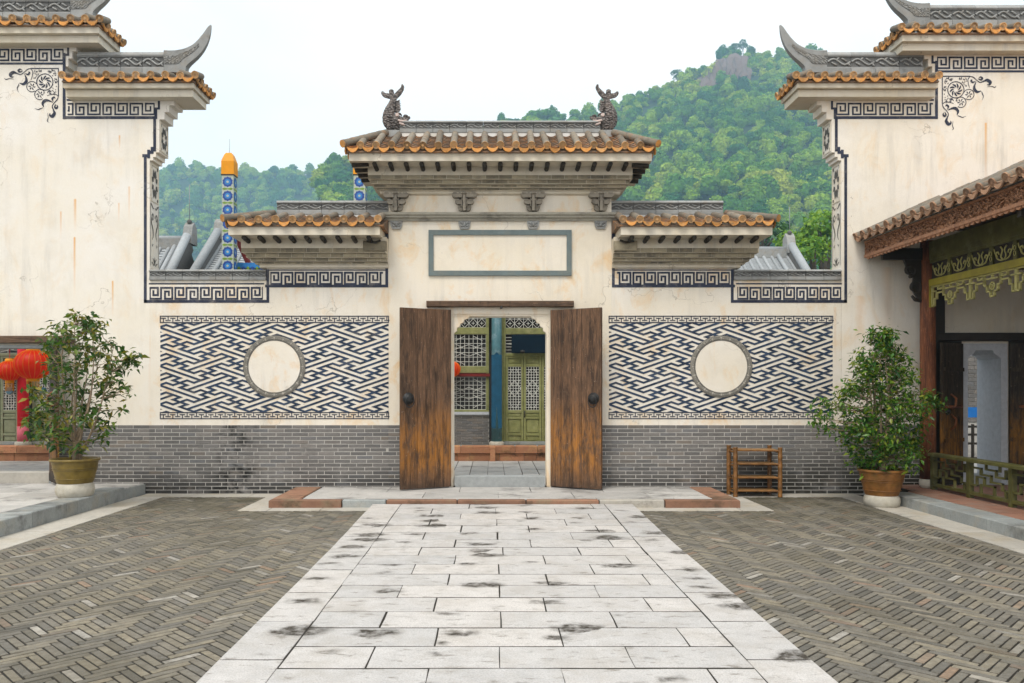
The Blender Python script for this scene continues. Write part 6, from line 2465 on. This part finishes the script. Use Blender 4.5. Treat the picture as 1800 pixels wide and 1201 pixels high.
def potted_tree(name_lab, stand_lab, x, y, zg, pot_mat, drum, pot, env, n_main, n_tip, n_leaf, size, leafm, seed, droop, trunk_h, tops=()):
    """drum = (radius, height); pot = (bottom r, top r, height); env(t) = crown radius (left, right) at height fraction t"""
    rr = np.random.default_rng(seed)
    st = thing('pot_stand', (x, y, zg), stand_lab, 'stand', 'round stone stands under the pots')
    r0, h0 = drum
    MB().lathe([(r0 * .88, 0), (r0 * .98, h0 * .18), (r0 * 1.02, h0 * .5), (r0 * .98, h0 * .82), (r0 * .9, h0)], (x, y, zg), 32).build('drum', 'drum_stone', st)
    t = thing('potted_tree', (x, y, zg + h0), name_lab, 'potted plant', 'potted trees')
    rb, rt, hp = pot
    z0 = zg + h0
    prof = [(rb * .96, 0), (rb, .02), (rb * .6 + rt * .4, hp * .45), (rt * .93, hp * .86), (rt * .93, hp * .88), (rt * 1.0, hp * .90), (rt * 1.02, hp * .95), (rt * 1.0, hp), (rt * .92, hp), (rt * .88, hp * .88)]
    MB().lathe(prof, (x, y, z0), 40, cap=False, wob=0.006).build('pot', pot_mat, t)
    MB().lathe([(rb * .95, 0), (rb * .95, .01)], (x, y, z0), 24).build('pot_foot', pot_mat, t)
    m = MB()
    for zz in (.55, .62, .20):
        rz = np.interp(zz * hp, [0, hp * .45, hp * .86], [rb, rb * .6 + rt * .4, rt * .93])
        m.sweep([(x + (rz + .003) * math.cos(a), y + (rz + .003) * math.sin(a), z0 + hp * zz) for a in np.linspace(0, 2 * math.pi, 33)], .006, 5, caps=False)
    m.build('pot_moulding', pot_mat, t)
    MB().lathe([(rt * .89, hp * .88), (rt * .5, hp * .90), (.01, hp * .91)], (x, y, z0), 24, cap=False).build('soil', 'soil', t)
    zb = z0 + hp * .88
    H = env['h'] - hp * .88 - h0
    E = env['r']
    def inside(tt, ang):
        rl, rrt = np.interp(tt, E[0], E[1]), np.interp(tt, E[0], E[2])
        c = math.cos(ang)
        rx = rrt if c > 0 else rl
        rd = (rl + rrt) / 2 * env.get('depth', .8)
        return rx, rd
    tips = []
    for i in range(n_tip):
        tt = rr.beta(*env.get('beta', (1.5, 1.1)))
        ang = rr.uniform(0, 2 * np.pi)
        rx, rd = inside(tt, ang)
        q = rr.uniform(0, 1) ** .45
        tips.append((x + env.get('lean', 0) * tt + rx * q * math.cos(ang), y + rd * q * math.sin(ang), zb + H * (.02 + .98 * tt)))
    for (tx, tz) in tops:
        tips += [(x + tx + rr.normal(0, .03), y + rr.normal(0, .05), zb + tz + rr.normal(0, .03)) for _ in range(3)]
    m = MB()
    mains = []
    base = Vector((x, y, zb - .02))
    for i in range(n_main):
        ang = 2 * math.pi * (i + rr.uniform(-.3, .3)) / n_main
        tt = rr.uniform(.62, .95)
        rx, rd = inside(tt, ang)
        q = rr.uniform(.25, .75)
        end = Vector((x + env.get('lean', 0) * tt + rx * q * math.cos(ang), y + rd * q * math.sin(ang), zb + H * tt))
        b0 = base + Vector((math.cos(ang) * .04, math.sin(ang) * .04, trunk_h * rr.uniform(.6, 1.0) if i > 1 else 0))
        mid = b0.lerp(end, .45) + Vector((rr.normal(0, .05) + math.cos(ang) * .06, rr.normal(0, .05), .0))
        pts = smooth_pts([b0, mid, end], 5)
        rad = np.linspace(.020, .005, len(pts)) * rr.uniform(.8, 1.15)
        m.sweep(pts, list(rad), 6)
        mains.append(pts)
    if trunk_h > 0:
        m.sweep([base, base + Vector((.01, 0, trunk_h * .5)), base + Vector((0, 0, trunk_h * 1.05))], [.045, .036, .030], 8)
        m.sweep([base + Vector((.06, .02, 0)), base + Vector((.05, 0, trunk_h * .7)), base + Vector((.10, 0, trunk_h * 1.4))], [.028, .022, .018], 7)
    allp = [(p_, q) for q in mains for p_ in q[2:]]
    for tp in tips:
        tv = Vector(tp)
        best = min(allp, key=lambda a: (a[0] - tv).length + max(0, a[0].z - tv.z + .05) * 2.0)
        s0 = best[0]
        mid = s0.lerp(tv, .5) + Vector((rr.normal(0, .02), rr.normal(0, .02), -.02))
        m.sweep([s0, mid, tv], [.0065, .0045, .0025], 4, caps=False)
    m.build('branches', 'bark', t)
    V, F = leaf_np(rr, n_leaf, tips, size, env.get('clump', .055), droop)
    fo = bpy.data.objects.new('foliage', np_mesh('foliage', V, F, leafm))
    tag(link(fo, t), kind='stuff')
    return t

potted_tree('airy potted tree with thin pale stems in an olive glazed pot, left terrace', 'pale round stone stand under the olive pot on the left terrace',
            PX(132, -1.72), -1.72, 0.196, 'pot_glaze', (0.245, 0.185), (0.235, 0.315, 0.335),
            {'h': 2.48, 'r': ([0, .12, .3, .55, .75, .9, 1.0], [.28, .50, .58, .52, .50, .40, .22], [.22, .42, .55, .76, .78, .50, .18]), 'lean': .06, 'depth': .7, 'beta': (1.5, 1.05), 'clump': .058},
            9, 115, 2300, .118, 'leaf_left', 3, .35, .42, tops=((.12, 1.98), (.14, 1.90), (-.18, 1.80), (.76, 1.43), (.80, 1.40), (-.50, .62), (-.55, .50), (-.48, .40), (-.52, .95), (-.38, 1.55)))
potted_tree('dense bushy potted tree in a brown glazed pot beside the pavilion kerb', 'pale round stone stand under the brown pot beside the pavilion',
            PX(1550, -1.36), -1.36, 0.0, 'pot_rust', (0.240, 0.165), (0.225, 0.325, 0.370),
            {'h': 2.48, 'r': ([0, .1, .25, .45, .6, .75, .9, 1.0], [.38, .52, .58, .70, .58, .44, .30, .18], [.34, .50, .55, .64, .62, .38, .23, .16]), 'lean': .0, 'depth': .8, 'beta': (1.25, 1.35), 'clump': .060},
            12, 300, 7800, .086, 'leaf_right', 5, .3, .30, tops=((.06, 1.98), (-.15, 1.93), (.72, 1.02), (.74, .98), (-.80, .98), (-.84, .75), (-.78, .62)))

# ------------------------------------------------------------------ bamboo rack
rk = thing('bamboo_rack', (3.97, -0.28, 0.0), 'low four-tier bamboo rack standing against the brick plinth', 'rack')
xa, xb, ya, yb = 3.63, 4.32, -0.43, -0.13
def bamboo(pts, r, name, mat='bamboo'):
    a, b = Vector(pts[0]), Vector(pts[1])
    n = max(2, int((b - a).length / .14))
    P, Rr = [], []
    for i in range(n):
        t0, t1 = i / n, (i + 1) / n
        P += [a.lerp(b, t0), a.lerp(b, t0 + .02), a.lerp(b, (t0 + t1) / 2), a.lerp(b, t1 - .02)]
        Rr += [r * 1.12, r, r * .96, r]
    P.append(b)
    Rr.append(r * 1.1)
    return MB().sweep(P, Rr, 9).build(name, mat, rk)
for x, y, h in ((xa, ya, .775), (xb, ya, .77), (xa - .015, yb, .785), (xb - .06, yb, .785)):
    bamboo(((x, y, .004), (x, y, h)), .034, 'post')
for z in (.10, .305, .515, .725):
    for y in (ya, yb):
        bamboo(((xa, y, z), (xb, y, z - .006)), .016, 'shelf_bar')
    for x in (xa, xb):
        bamboo(((x, ya, z - .03), (x, yb, z - .03)), .015, 'side_bar')
    for i in range(5):
        y = ya + .045 + (yb - ya - .09) * i / 4
        MB().cbox(xa + .03, xb - .03, y - .022, y + .022, z - .004, z + .008, .003).build('slat', 'bamboo_slat', rk)

# ------------------------------------------------------------------ wooded hills
FOREST = bpy.data.collections.new('crown_models')      # never linked: only instanced

def forestmat(name, cols, vals):
    t = newmat(name)
    r = t.n('ObjectInfo').outputs['Random']
    isl = t.n('NewGeometry').outputs['Random Per Island']
    rp = t.n('ValToRGB')
    el = rp.color_ramp.elements
    el[0].position, el[0].color = 0.0, (*cols[0], 1)
    el[1].position, el[1].color = 1.0, (*cols[-1], 1)
    for p_, c in zip(vals, cols[1:-1]):
        e = el.new(p_)
        e.color = (*c, 1)
    # stands of the same kind hang together, single trees stray
    f = t.math('ADD', t.math('MULTIPLY', r, 0.62), t.ramp(t.noise(0.014, 3, 0.6), 0.35, 0.65, 0.06, 0.44))
    t.set(rp.inputs[0], f)
    c = t.hsv(rp.outputs[0], 0.5, 1.0, t.math('MULTIPLY_ADD', isl, 0.7, 0.75))
    t.done(c, 0.8, 0.1)
    tr = t.n('BsdfTranslucent')
    t.set(tr.inputs[0], c)
    mx_ = t.n('MixShader')
    mx_.inputs[0].default_value = 0.25
    t.t.links.new(t.b.outputs[0], mx_.inputs[1])
    t.t.links.new(tr.outputs[0], mx_.inputs[2])
    t.t.links.new(mx_.outputs[0], t.out.inputs[0])

forestmat('forest', [(0.010, 0.070, 0.028), (0.032, 0.130, 0.026), (0.100, 0.230, 0.018), (0.240, 0.370, 0.022), (0.36, 0.40, 0.05)], (0.26, 0.48, 0.72))
stone('hill_soil', (0.020, 0.045, 0.016), 0.02, 0.2, 0.02)

def crown(rr, n, lobes, flat_, q=0.95, height=1.0, mat='forest'):
    """a crown of unit radius: leaf clumps over several lobes"""
    C = []
    for i in range(lobes):
        a = rr.uniform(0, 2 * np.pi)
        d = rr.uniform(0, .55)
        C.append((d * math.cos(a), d * math.sin(a), rr.uniform(-.15, .45) * height, rr.uniform(.38, .62)))
    C.append((0, 0, .1 * height, .62))
    C = np.array(C)
    k = rr.integers(0, len(C), n)
    d = rr.normal(0, 1, (n, 3))
    d /= np.linalg.norm(d, axis=1)[:, None]
    d[:, 2] = np.where(d[:, 2] < -.35, -d[:, 2], d[:, 2])
    rad = C[k, 3] * rr.uniform(.75, 1.08, n)
    P = C[k, :3] + d * rad[:, None] * np.array([1, 1, flat_])
    # keep only clumps on the outside of the union
    D = np.linalg.norm((P[:, None] - C[None, :, :3]) / np.array([1, 1, flat_]), axis=2) / C[None, :, 3]
    keep = D.min(1) > .66
    P, d = P[keep], d[keep]
    n = len(P)
    u = np.cross(d + rr.normal(0, .5, (n, 3)), rr.normal(0, 1, (n, 3)))
    u /= np.linalg.norm(u, axis=1)[:, None]
    v = np.cross(d + rr.normal(0, .5, (n, 3)), u)
    v /= np.linalg.norm(v, axis=1)[:, None]
    s = rr.uniform(.07, .16, n)[:, None] * q
    V = np.stack([P - u * s, P + v * s * .8, P + u * s, P - v * s * .8], 1)
    F = np.arange(n * 4).reshape(n, 4)
    return V.reshape(-1, 3), F, C

def crown_obj(i, rr, n, lobes, flat_, height):
    V, F, C = crown(rr, n, lobes, flat_, 1.0, height)
    # a closed dark heart so that the far side does not show through
    hV, hF = [], []
    for c in C:
        b = len(hV)
        m = 7
        hV.append((c[0], c[1], c[2] + c[3] * .78 * flat_))
        for lv in (.5, 0., -.6):
            for q in range(m):
                a = 2 * math.pi * q / m
                r_ = c[3] * .78 * math.sqrt(1 - lv * lv)
                hV.append((c[0] + r_ * math.cos(a), c[1] + r_ * math.sin(a), c[2] + lv * c[3] * .78 * flat_))
        for q in range(m):
            q2 = (q + 1) % m
            hF.append((b, b + 1 + q, b + 1 + q2, b + 1 + q2))
            for l in range(2):
                hF.append((b + 1 + l * m + q, b + 1 + (l + 1) * m + q, b + 1 + (l + 1) * m + q2, b + 1 + l * m + q2))
    me = MB()
    me.v = [tuple(v) for v in V] + [tuple(v) for v in hV]
    o = len(V)
    me.f = [tuple(f) for f in F.tolist()] + [tuple(dict.fromkeys(o + x for x in f)) for f in hF]
    # trunk
    me.mi = [0] * len(me.f)
    me.sm = [False] * len(me.f)
    me.sweep([(0, 0, -1.6), (0, 0, -.2)], [.05, .035], 5, 1)
    ob = bpy.data.objects.new('crown_model', me.mesh('crown_model', 'forest', 'bark_dark'))
    FOREST.objects.link(ob)
    return ob

rr = np.random.default_rng(11)
for i, (n, lb, fl, hh) in enumerate(((560, 5, .85, 1.0), (620, 7, .75, .9), (520, 4, 1.0, 1.3), (600, 6, .80, 1.0), (560, 5, .7, .8), (520, 3, 1.25, 1.6))):
    crown_obj(i, rr, n, lb, fl, hh)

def fbm(x, y, s):
    return noise.noise(Vector((x / s, y / s, 1.7))) + .5 * noise.noise(Vector((x * 2 / s, y * 2 / s, 4.1))) + .25 * noise.noise(Vector((x * 4 / s, y * 4 / s, 9.3)))

def hill(name, label, u_pts, e_pts, D0, D1, zfoot, us, forest_label, spacing, size, seed, lump, clear=None):
    """ridge profile e(u) (tangent of elevation) at distance D1(u), foot at D0; u = tangent of azimuth"""
    nu, nd = 90, 44
    U = np.linspace(us[0], us[1], nu)
    V, F = [], []
    def surf(u, t):
        d1 = D1(u)
        D = D0 + (d1 - D0) * t
        e = np.interp(u, u_pts, e_pts)
        zr = CZ + e * d1
        if t <= 1:
            z = zfoot + (zr - zfoot) * (0.30 * t + 0.70 * t ** 1.45)
        else:
            z = zr - (t - 1) * (d1 - D0) * .55
        x = CX + u * D
        y = CY + D
        env_ = math.sin(math.pi * min(1, max(0, t))) * .9
        z += lump * fbm(x, y, lump * 9) * env_
        return (x, y, z)
    ts = np.concatenate([np.linspace(0, 1, nd - 6), np.linspace(1.03, 1.6, 6)])
    for u in U:
        for t in ts:
            V.append(surf(u, t))
    n2 = len(ts)
    for i in range(nu - 1):
        for j in range(n2 - 1):
            F.append((i * n2 + j, (i + 1) * n2 + j, (i + 1) * n2 + j + 1, i * n2 + j + 1))
    me = bpy.data.meshes.new(name)
    me.from_pydata(V, [], F)
    me.materials.append(MATS['hill_soil'])
    tag(link(bpy.data.objects.new(name, me)), label, kind='structure')
    # trees as points on the slope
    rr = np.random.default_rng(seed)
    pts, sc = [], []
    du = us[1] - us[0]
    dmax = max(D1(u) for u in U)
    area = du * (dmax ** 2 - D0 ** 2) / 2
    N = int(area / spacing ** 2)
    for _ in range(N):
        D = math.sqrt(rr.uniform(D0 ** 2, (dmax * 1.06) ** 2))
        u = rr.uniform(*us)
        d1 = D1(u)
        t = (D - D0) / (d1 - D0)
        if t < 0.0 or t > 1.10:
            continue
        x, y, z = surf(u, t)
        if clear and clear(u, t):
            continue
        s_ = size * min(1.9, max(.5, rr.lognormal(-.05, .32)))
        if abs(t - 1) < .06:
            s_ *= rr.uniform(.6, 1.1)
        pts.append((x, y, z + s_ * .55))
        sc.append(s_)
    pm_ = bpy.data.meshes.new(name + '_trees')
    pm_.from_pydata(pts, [], [])
    at = pm_.attributes.new('size', 'FLOAT', 'POINT')
    at.data.foreach_set('value', np.array(sc, dtype=np.float32))
    fo = bpy.data.objects.new('forest', pm_)
    tag(link(fo), forest_label, 'forest', kind='stuff')
    ng = bpy.data.node_groups.new('scatter_crowns', 'GeometryNodeTree')
    ng.interface.new_socket('Geometry', in_out='INPUT', socket_type='NodeSocketGeometry')
    ng.interface.new_socket('Geometry', in_out='OUTPUT', socket_type='NodeSocketGeometry')
    gi, go = ng.nodes.new('NodeGroupInput'), ng.nodes.new('NodeGroupOutput')
    ci = ng.nodes.new('GeometryNodeCollectionInfo')
    ci.inputs['Collection'].default_value = FOREST
    ci.inputs['Separate Children'].default_value = True
    ci.inputs['Reset Children'].default_value = True
    ip = ng.nodes.new('GeometryNodeInstanceOnPoints')
    ip.inputs['Pick Instance'].default_value = True
    rv = ng.nodes.new('FunctionNodeRandomValue')
    rv.data_type = 'FLOAT_VECTOR'
    rv.inputs[0].default_value = (-.12, -.12, 0)
    rv.inputs[1].default_value = (.12, .12, 6.28)
    na = ng.nodes.new('GeometryNodeInputNamedAttribute')
    na.data_type = 'FLOAT'
    na.inputs['Name'].default_value = 'size'
    L = ng.links.new
    L(gi.outputs[0], ip.inputs['Points'])
    L(ci.outputs[0], ip.inputs['Instance'])
    L(rv.outputs[0], ip.inputs['Rotation'])
    L(na.outputs[0], ip.inputs['Scale'])
    L(ip.outputs[0], go.inputs[0])
    md = fo.modifiers.new('scatter', 'NODES')
    md.node_group = ng
    return surf

tu = lambda px: (px - 866) / FPX
te = lambda py: (684 - py) / FPX
# near hill, right: peak with a bare crag
nu_ = [tu(x) for x in (300, 560, 700, 820, 905, 960, 1010, 1080, 1150, 1220, 1255, 1275, 1300, 1335, 1390, 1450, 1560, 1700, 1900, 2200)]
ne_ = [te(y) for y in (330, 300, 270, 235, 214, 209, 215, 192, 162, 139, 114, 104, 98, 102, 98, 106, 135, 180, 250, 320)]
near = hill('hill_near', 'steep wooded hill rising behind the wall on the right', nu_, ne_, 210, lambda u: 640 + 120 * math.sin(u * 3.0), 2.0, (tu(560), tu(1950)),
            'forest of mixed bright and dark green trees on the right hill', 5.9, 5.1, 5, 9, clear=lambda u, t: tu(1224) < u < tu(1322) and .865 < t < .99 and math.sin(u * 260) < .8)
# far hill, left
fu_ = [tu(x) for x in (-300, 0, 150, 282, 310, 345, 400, 440, 490, 540, 580, 620, 700, 800, 900, 1000, 1200)]
fe_ = [te(y) for y in (400, 370, 345, 312, 303, 298, 307, 309, 305, 308, 306, 309, 300, 280, 262, 270, 300)]
farh = hill('hill_far', 'hazy blue wooded hill far behind the left wall', fu_, fe_, 620, lambda u: 1150 + 100 * math.sin(u * 5), 2.0, (tu(60), tu(1000)),
            'hazy blue forest on the far left hill', 9.0, 7.8, 6, 14)

# the bare crag below the summit
m = MB()
rr2 = random.Random(4)
cl = []
NC = 21
for i in range(NC):
    u = tu(1226 + i * 4.6)
    k_ = math.sin(math.pi * (i + .6) / (NC + .2)) ** .6
    for q, t in enumerate((.885, .905, .93, .955, .985)):
        x, y, z = near(u, t)
        cl.append((x + rr2.uniform(-1.5, 1.5), y - (8, 10, 8, 5, 0)[q] * k_ + rr2.uniform(-3, 3), z + (0, 6, 9, 9, 4)[q] * k_ + rr2.uniform(-2.0, 2.0)))
vs = cl
fs = [(i * 5 + j, (i + 1) * 5 + j, (i + 1) * 5 + j + 1, i * 5 + j + 1) for i in range(NC - 1) for j in range(4)]
m.add(vs, fs)
crag = m.build('crag', 'rock')
tag(crag, 'bare reddish rock face below the summit of the right hill', kind='structure')

# trees one can tell apart: on the summit and just beyond the roofs on the right
def tree(x, y, z, h, rad, label, cat_group, seed, mat, n=1500, flat_=.85, lobes=8):
    rr = np.random.default_rng(seed)
    t = thing('tree', (x, y, z), label, 'tree', cat_group)
    cz = z + h - rad * flat_ * .9
    V, F, C = crown(rr, n, lobes, flat_, .62, 1.0)
    m = MB()
    tr = max(.12, h * .022)
    m.sweep([(x, y, z - 1), (x + .01 * h, y, z + h * .35), (x, y, cz)], [tr, tr * .75, tr * .4], 8)
    for c in C[:6]:
        m.sweep([(x, y, z + h * .38), (x + c[0] * rad * .5, y + c[1] * rad * .5, cz - rad * .25), (x + c[0] * rad, y + c[1] * rad, cz + c[2] * rad)], [tr * .5, tr * .35, tr * .12], 6)
    m.build('trunk', 'bark_dark', t)
    fo = bpy.data.objects.new('crown', np_mesh('crown', V * rad + np.array([x, y, cz]), F, mat))
    tag(link(fo, t), kind='stuff')
    return t

leafmat('leaf_tree', [(0.060, 0.160, 0.016), (0.10, 0.24, 0.020), (0.16, 0.30, 0.022), (0.22, 0.34, 0.03)], 0.3, 0.6)
leafmat('leaf_tree_dark', [(0.018, 0.070, 0.016), (0.035, 0.11, 0.020), (0.055, 0.14, 0.022)], 0.25, 0.6)
for i, (px_, h, rad, lab) in enumerate(((1276, 17, 5.0, 'leftmost tree on the rocky summit'), (1291, 21, 5.5, 'second tree from the left on the rocky summit'), (1306, 22, 6.0, 'tallest tree on the rocky summit, right of its middle'),
                                        (1322, 17, 5.0, 'rightmost tree on the rocky summit'), (1192, 20, 6.5, 'tree standing above the ridge line left of the summit crag'), (1215, 16, 6, 'small tree on the ridge line just left of the summit crag'))):
    x, y, z = near(tu(px_), .995)
    tree(x, y, z - 2, h * .72, rad, lab, 'trees on the summit of the right hill', 30 + i, 'leaf_tree_dark', 1500, .8, 7)
for i, (px_, py_, D, rad, mt, lab) in enumerate(((1450, 425, 62, 2.6, 'leaf_tree', 'bright green tree beside the right gable wall, above the low coping'),
                                                 (1398, 452, 66, 2.2, 'leaf_tree', 'bright green tree behind the verge of the grey roof on the right'),
                                                 (1432, 462, 56, 1.9, 'leaf_tree', 'small bright green tree low against the right coping'),
                                                 (1340, 425, 88, 3.0, 'leaf_tree_dark', 'dark green tree above the right grey roof, left of the bright trees'),
                                                 (1285, 436, 80, 2.6, 'leaf_tree_dark', 'dark green tree just right of the right wing roof'))):
    Yt = CY + D
    ztop = PZ(py_ - rad * FPX / D * .9, Yt)
    tree(PX(px_, Yt), Yt, 0, ztop, rad, lab, 'trees behind the right wing roof', 50 + i, mt, 1500, .9, 9)

# ------------------------------------------------------------------ the air between here and the hills
hz = MB().box(-1100, 1500, -45, 2000, -3, 400)
me = bpy.data.meshes.new('haze')
me.from_pydata(hz.v, [], hz.f)
hm = bpy.data.materials.new('haze')
hm.use_nodes = True
ht = hm.node_tree
ht.nodes.clear()
ho = ht.nodes.new('ShaderNodeOutputMaterial')
hv = ht.nodes.new('ShaderNodeVolumePrincipled')
hv.inputs['Color'].default_value = (0.50, 0.79, 1.0, 1)
hv.inputs['Density'].default_value = 0.00047
hv.inputs['Anisotropy'].default_value = 0.0
ht.links.new(hv.outputs[0], ho.inputs['Volume'])
me.materials.append(hm)
tag(link(bpy.data.objects.new('haze', me)), 'pale blue haze in the air', 'haze', kind='stuff')
